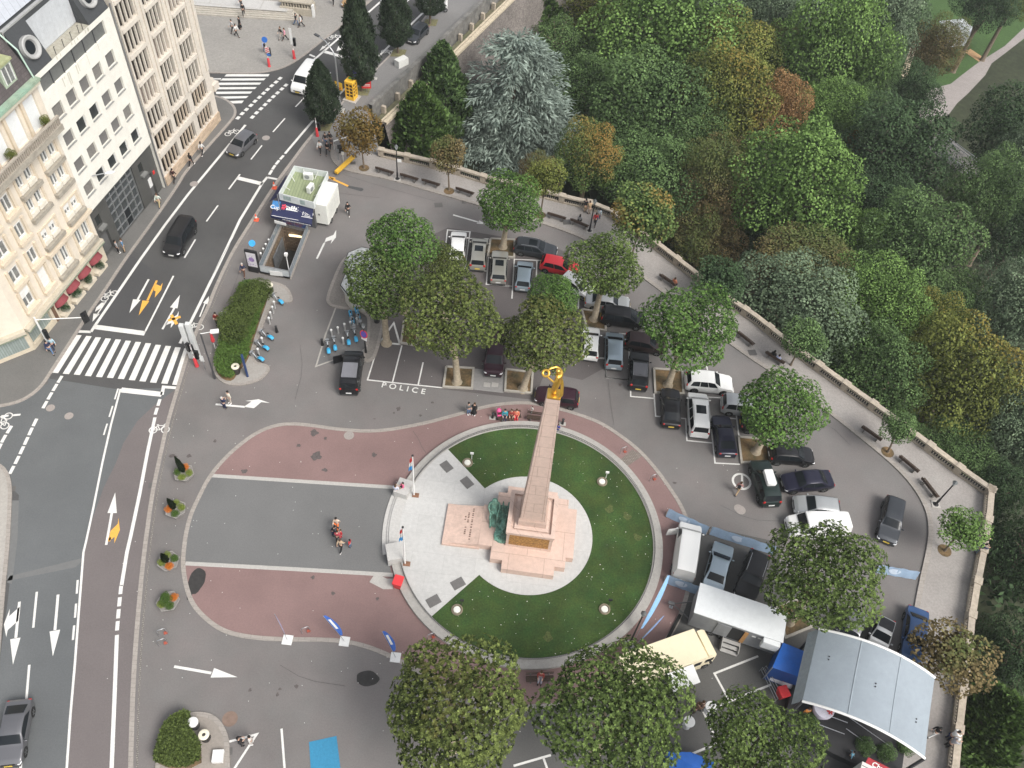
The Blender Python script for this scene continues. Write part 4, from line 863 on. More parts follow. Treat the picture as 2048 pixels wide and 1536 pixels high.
k=chain(N,Ed,0,[((.13,.08,1.85),(.23,.19)),((.12,.0,2.2),(.30,.22)),((.1,-.04,2.42),(.26,.18)),((.06,-.08,2.55),.085),((.0,-.14,2.66),.11),((-.03,-.18,2.76),.12),((-.02,-.16,2.84),.07)])
chain(N,Ed,0,[((.02,.02,1.1),(.27,.24)),((-.06,.0,.7),(.23,.2)),((-.02,.05,.3),(.22,.2)),((.05,.05,.17),.17)])
j=2
ka=chain(N,Ed,j,[((.0,-.32,2.3),.12),((-.12,-.5,1.98),.095),((-.5,-.3,2.1),.075),((-.62,-.22,2.16),.065)])
kb_=chain(N,Ed,j,[((.16,.3,2.4),.12),((-.12,.42,2.5),.1),((-.5,.2,2.52),.08),((-.62,.1,2.48),.065)])
put('statue_body',skin(N,Ed,'statue_body',1),gs,M_gold)
b=MB();m=Matrix.Rotation(R(35),3,'X')@Matrix.Rotation(R(-10),3,'Y');b.torus((-.76,-.08,2.32),.21,.085,m,24,8);b.build('wreath',M_gold,gs,60)
N=[((.3,.2,1.5),(.16,.1))];Ed=[]
chain(N,Ed,0,[((.42,.1,1.1),(.15,.08)),((.46,-.08,.7),(.17,.07)),((.5,-.2,.35),(.16,.06)),((.36,-.28,.15),(.12,.05))])
chain(N,Ed,0,[((.1,.28,1.9),(.1,.07)),((-.05,.22,1.3),(.14,.06)),((-.1,.16,.8),(.12,.06))])
put('drapery',skin(N,Ed,'drapery',1),gs,M_gold)
b=MB();b.ball((-.02,-.14,2.79),(.15,.16,.14),10);b.ball((.05,.0,2.74),(.1,.1,.09),8);b.build('hair',M_gold,gs,60)
M_verd=mat('verdigris_bronze',(.17,.37,.295),.7,.1,var=.6,scale=5,tint=(.11,.17,.125),bigscale=.8)
def hand(N,Ed,k,p,d,s=1.0,curl=.3,up=Vector((0,0,1))):
 """palm with five fingers at the end of arm node k; d = direction of the fingers"""
 d=Vector(d).normalized();sd=d.cross(up);sd=sd.normalized()if sd.length>.1 else Vector((1,0,0));nn=sd.cross(d)
 p=Vector(p);N.append((p+d*.05*s,(.036*s,.02*s)));Ed.append((k,len(N)-1));pk=len(N)-1
 for i,(o,l)in enumerate(((-.027,.065),(-.009,.078),(.009,.082),(.027,.072))):
  a=p+d*.095*s+sd*o*s;chain(N,Ed,pk,[(a,.010*s),(a+(d-nn*curl).normalized()*l*.55*s,.009*s),(a+(d-nn*curl*2.2).normalized()*l*s,.007*s)])
 a=p+d*.03*s-sd*.04*s;chain(N,Ed,pk,[(a,.012*s),(a+(d*.8-sd*.5).normalized()*.045*s,.010*s)])
def seated(s=1.0):
 N=[((0,0,.35),(.17,.15))];Ed=[]
 k=chain(N,Ed,0,[((.0,.08,.62),(.16,.13)),((0,.1,.9),(.2,.14)),((0,.06,1.06),(.16,.11)),((0,.02,1.16),.06),((0,-.03,1.27),.09),((0,-.05,1.38),.095),((0,-.03,1.45),.06)])
 for sg in(-1,1):
  chain(N,Ed,0,[((.12*sg,-.2,.38),.1),((.2*sg,-.5,.5),.075),((.18*sg,-.72,.25),.06),((.17*sg,-.85,.07),.05),((.18*sg,-1.0,.05),.045)])
  e=chain(N,Ed,2,[((.24*sg,.1,.98),.07),((.32*sg,-.05,.72),.055),((.2*sg,-.34,.58),.045)]);hand(N,Ed,e,N[e][0],(-.1*sg,-1,-.2))
 return N,Ed
def lying():
 N=[((0,0,.2),(.17,.14))];Ed=[]
 chain(N,Ed,0,[((0,-.28,.22),(.16,.13)),((0,-.52,.24),(.21,.14)),((0,-.68,.23),(.15,.1)),((0,-.78,.22),.065),((0,-.88,.22),.095),((0,-.98,.22),.09)])
 for sg in(-1,1):
  chain(N,Ed,0,[((.12*sg,.3,.2),.095),((.16*sg,.62,.24),.075),((.15*sg,.95,.17),.055),((.16*sg,1.05,.16),.045),((.17*sg,1.08,.28),.04)])
  e=chain(N,Ed,2,[((.27*sg,-.5,.22),.07),((.36*sg,-.3,.18),.055),((.2*sg,-.1,.3),.045)]);hand(N,Ed,e,N[e][0],(-sg,.3,0))
 return N,Ed
f=thing('bronze_statue','green bronze soldier seated on the left edge of the memorial base','statue',(-.30,36.25,1.02),R(4),scale=1.5)
N,Ed=seated();put('statue_body',skin(N,Ed,'statue_body',1),f,M_verd)
b=MB();b.ball((0,.3,.12),(.34,.34,.14),12);b.ball((.05,-.45,.06),(.3,.5,.08),12);b.build('rocky_seat',M_verd,f,60)
b=MB();b.lathe([(.17,1.40),(.14,1.48),(.09,1.54),(0.001,1.56)],(0,-.03,0),14);b.build('helmet',M_verd,f,60)
f=thing('bronze_statue','green bronze figure of a fallen soldier laid out beside the pedestal','statue',(.62,35.65,1.02),R(-1),scale=1.45)
b=MB();b.cbox(-.42,.42,-1.35,.95,0,.1,.04);b.lathe([(.48,0),(.45,.14),(.2,.2),(0.001,.2)],(0,-1.0,0),20);b.build('shield',M_verd,f,50)
N,Ed=lying();put('statue_body',skin(N,Ed,'statue_body',1),f,M_verd)
b=MB()
for a in range(7):
 q=R(200+a*23);b.tube([(.12*math.cos(q),-.95+.12*math.sin(q),.24),(.42*math.cos(q),-.95+.42*math.sin(q),.2)],[.04,.03],6)
b.build('laurel_rays',M_verd,f,60)
for lab,px,py,tx,ty in(('white flagpole with a drooping tricolour beside the upper granite block',828,990,825,912),('white flagpole with a drooping tricolour beside the lower granite block',810,1127,804,1055)):
 p=G(px,py,.30);h=hgt(p,tx,ty)-.3
 t=thing('flagpole',lab,'flagpole',p,0,'flagpoles at the monument')
 b=MB();b.tube([(0,0,0),(0,0,h)],[.075,.05],10);b.build('pole',M_whitem,t,50)
 b=MB();b.ball((0,0,h+.05),(.1,.1,.12),8);b.build('finial',M_blk,t,60)
 b=MB();b.box((.15,-.02,.04),(.55,.4,.08));b.build('base_plate',mat('rusty_base',(.20,.10,.06),.9,var=.3),t)
 b=MB();z=h-.25
 for i,(c,l)in enumerate(((0,.6),(1,.6),(2,.6))):
  vs=[]
  for j in range(7):
   for k in range(2):
    zz=z-(i+k)*.6-.05*j;x=-.06-.028*j*(1+.3*(i+k));y=.1*math.sin(j*1.7+i)*.7;vs.append((x,y,zz))
  b.add(vs,[[2*j,2*j+1,2*j+3,2*j+2]for j in range(6)],c)
 b.build('flag',[M_signr,M_whitem,mat('flag_blue',(.05,.30,.62),.7)],t,60)
 # =========================== TREES
def leaf_mesh(name,C,A,Nn,ln,wd,t,au):
 """diamond leaves: C base points, A directions, Nn normals"""
 n=len(C);B=np.cross(Nn,A);B/=np.linalg.norm(B,axis=1,keepdims=True)+1e-9
 ln=ln[:,None];wd=wd[:,None]
 V=np.empty((n,4,3),np.float32);V[:,0]=C;V[:,1]=C+A*ln*.5+B*wd*.5;V[:,2]=C+A*ln-Nn*ln*.12;V[:,3]=C+A*ln*.5-B*wd*.5
 me=bpy.data.meshes.new(name);me.vertices.add(n*4);me.vertices.foreach_set('co',V.ravel())
 me.loops.add(n*4);me.loops.foreach_set('vertex_index',np.arange(n*4,dtype=np.int32))
 me.polygons.add(n);me.polygons.foreach_set('loop_start',np.arange(0,n*4,4,dtype=np.int32));me.polygons.foreach_set('loop_total',np.full(n,4,np.int32))
 at=me.attributes.new('leaf','FLOAT_COLOR','POINT');c=np.ones((n,4,4),np.float32);c[:,:,0]=t[:,None];c[:,:,1]=au[:,None];c[:,:,2]=0
 at.data.foreach_set('color',c.ravel());me.update(calc_edges=True);return me
def rnd_dirs(g,n):
 v=g.normal(size=(n,3));return v/np.linalg.norm(v,axis=1,keepdims=True)
def fib(n,g,jit=.25):
 i=np.arange(n)+.5;ph=i*2.399963;z=1-2*i/n;r=np.sqrt(1-z*z)
 v=np.c_[r*np.cos(ph),r*np.sin(ph),z]+g.normal(size=(n,3))*jit/math.sqrt(n)*2
 return v/np.linalg.norm(v,axis=1,keepdims=True)
def lobes(g,nl,rl,spread=.62,flat=.3,jit=(.8,1.15)):
 d=fib(nl,g,.5);d[:,2]=np.where(d[:,2]<-flat,d[:,2]*.5,d[:,2])
 c=d*(spread*g.uniform(*jit,(nl,1)));r=rl*g.uniform(.75,1.25,nl)
 return np.r_[c,[[0,0,0]]],np.r_[r,spread*.95]
def surface(g,c,r,dens,crease=.9):
 P,Nn,L=[],[],[]
 for i in range(len(c)):
  n=max(8,int(dens*r[i]**2));d=fib(n,g);p=c[i]+d*r[i]*g.uniform(.72,1.08,(n,1))**.8
  keep=np.ones(n,bool)
  for j in range(len(c)):
   if j!=i:keep&=np.linalg.norm(p-c[j],axis=1)>r[j]*crease
  keep&=~((d[:,2]<-.35)&(g.uniform(size=n)<.55))
  P.append(p[keep]);Nn.append(d[keep]);L.append(np.full(keep.sum(),i))
 return np.concatenate(P),np.concatenate(Nn),np.concatenate(L)
def aut_mask(g,P):
 k=g.normal(size=(4,3))*2.2;f=sum(np.sin(P@k[i]+i*1.7)for i in range(4))/4
 return np.clip(.5+.28*P[:,2]+.35*f+g.normal(size=len(P))*.06,0,1)
def crown_rosette(name,seed,nl=17,rl=.43,dens=2100,nleaf=6,ls=.050):
 g=np.random.default_rng(seed);c,r=lobes(g,nl,rl);P,N,L=surface(g,c,r,dens)
 n=len(P);up=np.array([0,0,1.]);N2=N*.75+up*.45+g.normal(size=N.shape)*.22;N2/=np.linalg.norm(N2,axis=1,keepdims=True)
 t1=np.cross(N2,g.normal(size=N2.shape));t1/=np.linalg.norm(t1,axis=1,keepdims=True);t2=np.cross(N2,t1)
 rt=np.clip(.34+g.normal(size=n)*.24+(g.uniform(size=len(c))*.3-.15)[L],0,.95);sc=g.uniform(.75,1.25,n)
 C,A,NN,ln,wd,t,au=[],[],[],[],[],[],[]
 am=aut_mask(g,P)
 for k in range(nleaf):
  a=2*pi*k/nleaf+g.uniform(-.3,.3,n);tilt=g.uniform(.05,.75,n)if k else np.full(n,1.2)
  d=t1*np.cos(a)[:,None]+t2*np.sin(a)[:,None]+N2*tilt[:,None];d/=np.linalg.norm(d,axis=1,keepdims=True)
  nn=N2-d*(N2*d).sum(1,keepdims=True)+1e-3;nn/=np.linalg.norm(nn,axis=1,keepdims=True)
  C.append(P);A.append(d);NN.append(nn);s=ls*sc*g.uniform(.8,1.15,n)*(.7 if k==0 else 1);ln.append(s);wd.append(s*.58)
  t.append(np.clip(rt*g.uniform(.3,.9,n)+np.clip(tilt-.4,0,1)*.75,0,1));au.append(am)  # upright centre leaves lighter: young leaf colour plus a painted highlight
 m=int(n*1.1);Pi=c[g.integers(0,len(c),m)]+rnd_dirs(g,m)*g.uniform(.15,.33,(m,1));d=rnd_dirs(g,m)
 C.append(Pi);A.append(d);nn=np.cross(d,rnd_dirs(g,m));NN.append(nn/np.linalg.norm(nn,axis=1,keepdims=True));ln.append(np.full(m,ls*1.6));wd.append(np.full(m,ls));t.append(g.uniform(0,.4,m));au.append(aut_mask(g,Pi))  # inner filler leaves toned darker: shade inside the crown put into the colour
 return leaf_mesh(name,*[np.concatenate(x)for x in(C,A,NN,ln,wd,t,au)])
def crown_clump(name,seed,nl=40,rl=.27,dens=9500,ls=.036,spread=.74,asp=.75,sub=5):
 """park tree: many lobes, each covered by small leaf tufts"""
 g=np.random.default_rng(seed);c,r=lobes(g,nl,rl,spread,.25,(.74,1.12))
 c2,r2=[],[]
 for i in range(len(c)-1):
  d=rnd_dirs(g,sub);d[:,2]=np.abs(d[:,2])*.8;c2.append(c[i]+d*r[i]*.85);r2.append(r[i]*g.uniform(.28,.5,sub))
 c=np.r_[c,np.concatenate(c2)];r=np.r_[r,np.concatenate(r2)]
 P,N,L=surface(g,c,r,dens,.95);n=len(P)
 d=N*.3+rnd_dirs(g,n)*.9;d[:,2]-=.2;d/=np.linalg.norm(d,axis=1,keepdims=True)
 nn=N+np.array([0,0,.45])+rnd_dirs(g,n)*.3;nn-=d*(nn*d).sum(1,keepdims=True);nn/=np.linalg.norm(nn,axis=1,keepdims=True)
 s=ls*g.uniform(.7,1.4,n);t=np.clip(.34+g.normal(size=n)*.13+(g.uniform(size=len(c))*.4-.2)[L]+.16*N[:,2],0,1)  # tone rises on upward-facing leaves: light from above painted into the colour
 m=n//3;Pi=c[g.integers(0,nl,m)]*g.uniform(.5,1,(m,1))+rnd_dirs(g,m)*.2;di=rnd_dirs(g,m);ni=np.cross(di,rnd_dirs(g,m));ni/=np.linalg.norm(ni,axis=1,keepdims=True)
 return leaf_mesh(name,np.r_[P,Pi],np.r_[d,di],np.r_[nn,ni],np.r_[s,np.full(m,ls*2)],np.r_[s*asp,np.full(m,ls*1.6)],np.r_[t,g.uniform(0,.4,m)],aut_mask(g,np.r_[P,Pi]))  # inner leaves get darker tones, painted shade between the lobes
def crown_column(name,seed,n=14000,ls=.055,taper=1.0):
 """upright dense crown, unit half-height 1, half-width .42"""
 g=np.random.default_rng(seed);z=g.uniform(-1,1,n);k=np.clip((z+1)/2,0,1)
 w=.46*np.minimum(1,(k/.22)**.55)*np.clip(1.05-k**(2.6 if taper==1 else 1.7)*taper,.04,1);a=g.uniform(0,2*pi,n)
 rr=w*(1+.14*np.sin(a*5+z*9)+.1*np.sin(a*9-z*17))*np.sqrt(g.uniform(.55,1,n))
 P=np.c_[rr*np.cos(a),rr*np.sin(a),z];N=np.c_[np.cos(a),np.sin(a),np.full(n,.3)];N/=np.linalg.norm(N,axis=1,keepdims=True)
 d=N*.5+np.array([0,0,.75])+rnd_dirs(g,n)*.5;d/=np.linalg.norm(d,axis=1,keepdims=True)
 nn=N+rnd_dirs(g,n)*.5;nn-=d*(nn*d).sum(1,keepdims=True);nn/=np.linalg.norm(nn,axis=1,keepdims=True);s=ls*g.uniform(.7,1.4,n)
 return leaf_mesh(name,P,d,nn,s,s*.55,np.clip(.4+g.normal(size=n)*.22+.2*np.sin(a*4+z*6),0,1),np.clip(k+g.normal(size=n)*.05,0,1))
def crown_cedar(name,seed):
 """wide conifer: drooping plumed branches in tiers; unit height 2 (z -1..1)"""
 g=np.random.default_rng(seed);C,A=[],[]
 for k in range(230):
  z=g.uniform(-.95,.98)if k>40 else g.uniform(.55,1);h=(z+1)/2;Lb=(.92*(1-h)**.5+.06)*g.choice([.62,.85,1.0,1.12])*g.uniform(.85,1.1);a=g.uniform(0,2*pi);da=np.array([math.cos(a),math.sin(a),0])
  side=np.array([-da[1],da[0],0]);rise=.18+.35*h
  for s in np.linspace(.18,1,max(4,int(Lb*19))):
   p=np.array([0,0,z])+da*Lb*s+np.array([0,0,rise*Lb*s-.34*Lb*s*s]);wv=.26*Lb*(1-s*.72)
   for q in range(5):
    u=g.uniform(-1,1);b=p+side*wv*u+np.array([0,0,g.normal()*.012]);C.append(b);A.append(da*.8+side*u*1.1+np.array([0,0,g.uniform(-.25,.3)]))
 C=np.array(C);A=np.array(A);A/=np.linalg.norm(A,axis=1,keepdims=True);n=len(C)
 nn=np.array([0,0,1.])+rnd_dirs(g,n)*.5;nn-=A*(nn*A).sum(1,keepdims=True);nn/=np.linalg.norm(nn,axis=1,keepdims=True);s=g.uniform(.05,.12,n)
 return leaf_mesh(name,C,A,nn,s,s*.22,np.clip(.45+g.normal(size=n)*.25,0,1),g.uniform(0,1,n))
ROS=[crown_rosette('plane_crown',11+i,15+i*2,.45-.02*i)for i in range(4)]
CLP=[crown_clump('park_crown',31+i,(40,52,32,60)[i],(.275,.245,.30,.225)[i],spread=.78)for i in range(4)]
SML=[crown_clump('small_crown',61+i,26,.33,2600,.075,.62)for i in range(3)]
COL=[crown_column('column_crown',71+i)for i in range(2)]
SPK=[crown_column('spiky_crown',81+i,11000,.085,1.0)for i in range(2)]
CED=crown_cedar('cedar_crown',91)
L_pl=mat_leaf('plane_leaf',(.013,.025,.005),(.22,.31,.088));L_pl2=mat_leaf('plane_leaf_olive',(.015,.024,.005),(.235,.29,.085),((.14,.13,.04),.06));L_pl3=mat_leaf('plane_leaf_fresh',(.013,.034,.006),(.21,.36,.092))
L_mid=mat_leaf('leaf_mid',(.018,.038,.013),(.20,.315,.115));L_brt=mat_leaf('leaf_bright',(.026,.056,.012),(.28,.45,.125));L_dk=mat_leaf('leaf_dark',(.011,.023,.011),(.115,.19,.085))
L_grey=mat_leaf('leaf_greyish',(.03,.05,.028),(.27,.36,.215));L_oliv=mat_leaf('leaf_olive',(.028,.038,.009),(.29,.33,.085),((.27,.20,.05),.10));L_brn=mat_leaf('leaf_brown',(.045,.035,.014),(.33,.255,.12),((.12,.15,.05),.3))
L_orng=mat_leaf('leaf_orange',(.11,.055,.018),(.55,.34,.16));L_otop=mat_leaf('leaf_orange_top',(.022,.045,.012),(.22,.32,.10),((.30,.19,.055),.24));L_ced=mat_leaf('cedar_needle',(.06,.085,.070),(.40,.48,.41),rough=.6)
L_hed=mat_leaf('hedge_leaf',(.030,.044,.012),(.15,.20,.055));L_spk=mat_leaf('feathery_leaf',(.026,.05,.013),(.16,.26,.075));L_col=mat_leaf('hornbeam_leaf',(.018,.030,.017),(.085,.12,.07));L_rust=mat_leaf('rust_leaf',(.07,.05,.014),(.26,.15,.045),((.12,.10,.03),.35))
def trunk(t,h,r,m,spread,seed,top=(0,0),nb=6,nm='trunk'):
 g=random.Random(seed);b=MB();x,y=top
 b.tube([(0,0,-.1),(.05*r,0,.25),(x*.25,y*.25,h*.4),(x*.6,y*.6,h*.75)],[r*1.7,r*1.05,r*.85,r*.7],10)
 for i in range(nb):
  a=2*pi*i/nb+g.uniform(-.3,.3);z0=h*g.uniform(.55,.75);ex=math.cos(a)*spread*g.uniform(.45,.7);ey=math.sin(a)*spread*g.uniform(.45,.7)
  b.tube([(x*.55,y*.55,z0),(x+ex*.45,y+ey*.45,h+spread*.1),(x+ex,y+ey,h+spread*g.uniform(.2,.55))],[r*.5,r*.34,r*.12],7)
 return b.build(nm,m,t,60)
def tree(label,crown_px,rpx,mesh,leaf,base_px=None,zc=None,group='plane trees on the square',name='plane_tree',cat='tree',bark=None,tr=.28,ground=0.0,rz=0.0,sq=.86,seed=0):
 """base from its pixel if seen, else the crown height zc is given"""
 if base_px:
  base=G(base_px[0],base_px[1],ground);h=hgt(base,*crown_px)if zc is None else zc;c=G(crown_px[0],crown_px[1],0)
  q=G(crown_px[0],crown_px[1],base.z+0);r_=ray(*crown_px)
  best=min((((Vector((r_.x*(z-HC)/r_.z,r_.y*(z-HC)/r_.z))-base.to_2d()).length,z)for z in np.arange(base.z+2,base.z+20,.1)))
  z=best[1]if zc is None else zc;c=G(crown_px[0],crown_px[1],z)
 else:
  c=G(crown_px[0],crown_px[1],zc);base=Vector((c.x,c.y,ground))
 rx,ry=rpx if hasattr(rpx,'__len__')else(rpx,rpx);k=ppm(c);sx,sz=rx/k,ry/k
 t=thing(name,label,cat,base,0,group);off=c-base
 trunk(t,max(1.6,off.z-sz*.45),tr,bark or M_plane_bark,sx,seed,(off.x,off.y))
 k_=1.22 if mesh in SML else 1.0
 put('crown',mesh,t,leaf,off,(0,0,rz),(sx*k_,sx*k_,sz*sq*k_));return t
i=0
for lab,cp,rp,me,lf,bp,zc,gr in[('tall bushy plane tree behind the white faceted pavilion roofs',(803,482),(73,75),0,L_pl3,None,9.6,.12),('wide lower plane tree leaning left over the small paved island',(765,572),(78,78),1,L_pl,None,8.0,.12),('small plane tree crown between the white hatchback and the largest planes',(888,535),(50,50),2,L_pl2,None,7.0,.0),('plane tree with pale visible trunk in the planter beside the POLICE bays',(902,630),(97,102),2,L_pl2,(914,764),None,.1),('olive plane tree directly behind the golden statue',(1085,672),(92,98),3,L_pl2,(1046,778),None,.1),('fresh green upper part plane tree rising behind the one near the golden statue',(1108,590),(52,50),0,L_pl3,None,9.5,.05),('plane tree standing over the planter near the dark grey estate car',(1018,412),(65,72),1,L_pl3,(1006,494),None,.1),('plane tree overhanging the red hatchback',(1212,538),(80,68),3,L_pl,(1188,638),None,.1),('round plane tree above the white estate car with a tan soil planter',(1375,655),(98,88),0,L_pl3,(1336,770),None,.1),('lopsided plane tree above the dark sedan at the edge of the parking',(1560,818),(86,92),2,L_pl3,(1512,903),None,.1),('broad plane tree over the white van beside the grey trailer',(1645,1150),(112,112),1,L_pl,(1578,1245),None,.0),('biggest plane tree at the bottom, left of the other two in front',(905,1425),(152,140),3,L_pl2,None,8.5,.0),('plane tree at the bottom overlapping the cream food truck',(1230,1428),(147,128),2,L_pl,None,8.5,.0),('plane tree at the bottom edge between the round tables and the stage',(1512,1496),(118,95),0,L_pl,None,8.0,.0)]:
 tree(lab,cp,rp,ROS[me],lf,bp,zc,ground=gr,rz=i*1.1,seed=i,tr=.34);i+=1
for lab,cp,rp,me,lf,bp,zc in[('round rusty orange tree on the promenade corner by the yellow beam',(720,266),(46,54),0,L_rust,(728,336),None),('thin browning tree between promenade benches at the upper left',(895,312),(33,48),1,L_brn,(898,380),None),('slender olive tree on the promenade behind a plane crown',(1092,358),(36,46),2,L_oliv,(1081,430),None),('yellowing bushy tree growing against the promenade balustrade',(1285,436),(64,64),0,L_otop,(1262,516),None),('thin dark green sapling crown overlapping the balustrade above a bench',(1440,562),(48,46),1,L_dk,None,3.4),('small dense green tree beside the bench with two seated people',(1606,682),(40,46),2,L_mid,None,3.8),('young promenade tree with a bare stem in a round tan tree pit',(1797,856),(34,34),0,L_mid,(1775,904),None),('bright green young tree near the lamp at the eastern corner',(1925,1058),(44,42),1,L_brt,(1889,1101),None),('autumn brown tree straddling the balustrade beside the stage roof',(1908,1312),(70,56),2,L_brn,None,3.6)]:
 tree(lab,cp,rp,SML[me],lf,bp,zc,'small trees along the promenade','promenade_tree',bark=M_bark,tr=.1,ground=.13,rz=i*.9,seed=i);i+=1
for lab,cp,rp,bp,me in[('tallest dark columnar tree beside the yellow phone box',(716,76),(36,100),(723,182),0),('columnar dark tree behind the white minibus',(643,186),(34,64),(646,252),1),('dark columnar tree between the two marked roadside bays',(790,24),(32,72),(796,106),1),('columnar dark tree at the top edge beside the motorbike',(861,-18),(30,48),(860,48),0)]:
 base=G(*bp,.05);c=G(cp[0],cp[1],hgt(base,*cp));k=ppm(c);t=thing('columnar_tree',lab,'tree',base,0,'columnar trees along the boulevard');off=c-base
 vs_=math.cos(math.asin(min(.95,(HC-c.z)/(c-Vector((0,0,HC))).length)));hh=rp[1]/k/vs_*.92
 b=MB();b.tube([(0,0,-.05),(off.x*.5,off.y*.5,off.z-hh*.5),(off.x,off.y,off.z+hh*.6)],[.16,.12,.03],8);b.build('trunk',M_bark,t,60)
 put('crown',COL[me],t,L_col,off,(0,0,i),(rp[0]/k/.46,rp[0]/k/.46,hh));i+=1
PARK=[('spiky dark green tree against the stone retaining wall, nearest the promenade',(842,250),(45,72),'S',L_spk,-2.5,0),('tall dark bushy tree against the retaining wall, left of the silver cedar',(884,180),(42,80),'S',L_mid,-3,1),('yellow green feathery tree at the top beside the end of the stone wall',(1062,28),(52,62),'S',L_spk,-9,0),('dark bush in front of the stone wall above the cedar',(985,92),(42,46),'C',L_dk,-11,1),('pale olive spreading tree at the top, right of the cedar',(1165,42),(72,62),'C',L_oliv,-12,2),('very large light green tree at the top centre of the park',(1320,82),(122,112),'C',L_brt,-7,0),('rounded mid green tree just right of the silver cedar',(1180,180),(66,58),'C',L_mid,-9,3),('huge dense green tree in the middle of the park',(1305,225),(108,98),'C',L_mid,-7,1),('olive yellow tree behind the orange one, upper',(1450,122),(86,74),'C',L_oliv,-8,2),('mottled yellow olive tree left of the orange crown',(1448,215),(90,96),'C',L_oliv,-7,3),('bright orange autumn tree in the park',(1556,226),(46,66),'C',L_orng,-8,0),('small green tree with an orange top beside the silver cedar',(1176,318),(60,64),'C',L_otop,-5,1),('tall vivid green tree at the top right of the park',(1662,108),(92,118),'C',L_brt,-8,2),('lower vivid green crown under the tall one',(1655,232),(62,56),'C',L_brt,-10,0),('vivid green side crown right of the tall one',(1735,165),(44,70),'C',L_mid,-11,1),('round bright green tree in the centre of the woodland',(1590,375),(112,112),'C',L_brt,-5,3),('brownish tree between the two large green ones',(1425,375),(64,92),'C',L_brn,-8,0),('dark green round tree right of the bright one',(1790,300),(96,92),'C',L_dk,-9,1),('little rusty conifer poking out between dark crowns',(1690,315),(24,48),'S',L_rust,-12,1),('mid green tree beside the small footbridge',(1962,392),(58,78),'C',L_mid,-9,2),('large fresh green tree below the dark round one',(1825,500),(92,92),'C',L_mid,-7,0),('small bright tree squeezed between two large crowns',(1718,480),(44,62),'C',L_brt,-8,3),('rust brown wide tree near the balustrade',(1600,540),(92,66),'C',L_brn,-6,1),('grey olive tree leaning over the balustrade',(1585,622),(108,82),'C',L_grey,-3.2,2),('yellow green tree behind the balustrade',(1745,612),(80,78),'C',L_brt,-4.5,0),('soft green low tree along the balustrade, right of the grey olive one',(1745,745),(84,92),'C',L_mid,-4.5,3),('big dark olive tree near the right edge',(1900,762),(100,128),'C',L_oliv,-5.5,1),('greyish pale tree at the right edge',(2015,625),(82,96),'C',L_grey,-8,2),('shadowy grey tree at the right edge, lower',(2012,860),(78,112),'C',L_grey,-9,0),('dark tree right of the valley path',(2022,262),(76,80),'C',L_dk,-13,1),('grey green tree in the top right corner',(2062,340),(70,100),'C',L_grey,-11,3),('dusky tree over the white cabin',(1975,12),(48,44),'C',L_dk,-16,0),('grey green tree at the top left of the valley trail',(1755,45),(74,84),'C',L_grey,-12,2),('hazy grey green tree behind the big light green one',(1445,20),(74,62),'C',L_grey,-12,0),('blue grey tree at the top behind the olive ones',(1540,55),(68,72),'C',L_grey,-11,3),('small dark tree at the left end of the valley path',(1825,185),(44,50),'C',L_dk,-16,1),('low green bush at the foot of the huge middle tree',(1300,355),(88,66),'C',L_mid,-8,2),('dark low tree in the gap behind the yellowing promenade tree',(1408,470),(70,56),'C',L_brn,-12,3),('feathery green tree below the balustrade in the bottom right corner',(1975,1440),(62,88),'S',L_spk,-7,0),('dark tree hugging the wall below the eastern corner',(2035,1120),(66,130),'C',L_dk,-12,2),('dark bush below the balustrade beside the autumn brown tree',(2010,1310),(60,92),'C',L_dk,-12,0),('brownish tree hidden under the tall vivid crown',(1548,120),(36,74),'C',L_brn,-12,1),('bare topped brown shrub left of the orange topped tree',(1075,352),(36,40),'C',L_brn,-5,2),('dim green tree between the footbridge and the right edge',(2035,470),(60,80),'C',L_dk,-13,1),('low dark shrub along the balustrade by the corner',(1900,905),(62,46),'C',L_mid,-9,0),('shaded green tree behind the yellow green one',(1690,560),(60,56),'C',L_mid,-10,1),('deep green tree below the vivid tall group',(1640,290),(60,40),'C',L_dk,-12,0),('shaded tree above the park cabin path',(1870,100),(46,54),'C',L_brn,-18,2),('dark crown at the very top centre of the park',(1250,-20),(70,46),'C',L_dk,-12,3),('grey green crown at the very top right',(1630,-25),(90,52),'C',L_grey,-12,0),('leafy tree at the top right edge beyond the path',(2030,0),(46,34),'C',L_oliv,-17,1),('green tree in the gap between the huge tree and the orange topped one',(1255,295),(70,64),'C',L_mid,-10,0),('dark tree deep in the gap beside the bright round tree',(1490,445),(66,60),'C',L_dk,-13,1),('green tree behind the brownish one, left of the bright round tree',(1378,300),(62,70),'C',L_mid,-10,2),('small green tree right under the bright round one',(1655,460),(50,50),'C',L_mid,-10,3),('dark tree between the round dark one and the fresh green one',(1765,415),(70,58),'C',L_dk,-11,0),('green tree above the big dark olive one',(1905,610),(62,60),'C',L_mid,-9,1),('olive tree squeezed left of the big dark olive one',(1850,645),(56,58),'C',L_oliv,-8,2),('small green tree right behind the dense promenade tree',(1665,700),(46,48),'C',L_mid,-6,3),('green tree below the tall vivid one, on its right',(1700,235),(46,60),'C',L_mid,-11,0),('green tree between the vivid and the blue grey trees',(1595,140),(56,60),'C',L_mid,-11,1),('green tree above the silver cedar, on its right',(1110,105),(60,52),'C',L_mid,-11,2),('dark tree in the gap just below the eastern corner',(1985,985),(56,66),'C',L_dk,-11,3),('small green tree behind the young promenade tree',(1790,865),(40,40),'C',L_mid,-8,0),('low dark tree in front of the rust brown one',(1540,470),(44,44),'C',L_dk,-13,1),('olive tree cut by the top edge above the cedar',(1110,-20),(70,50),'C',L_oliv,-12,2),('green tree between the huge middle tree and the yellow olive one',(1380,180),(60,60),'C',L_mid,-9,3),('green tree between the large light green and the mid green ones',(1240,130),(56,56),'C',L_mid,-10,1)]
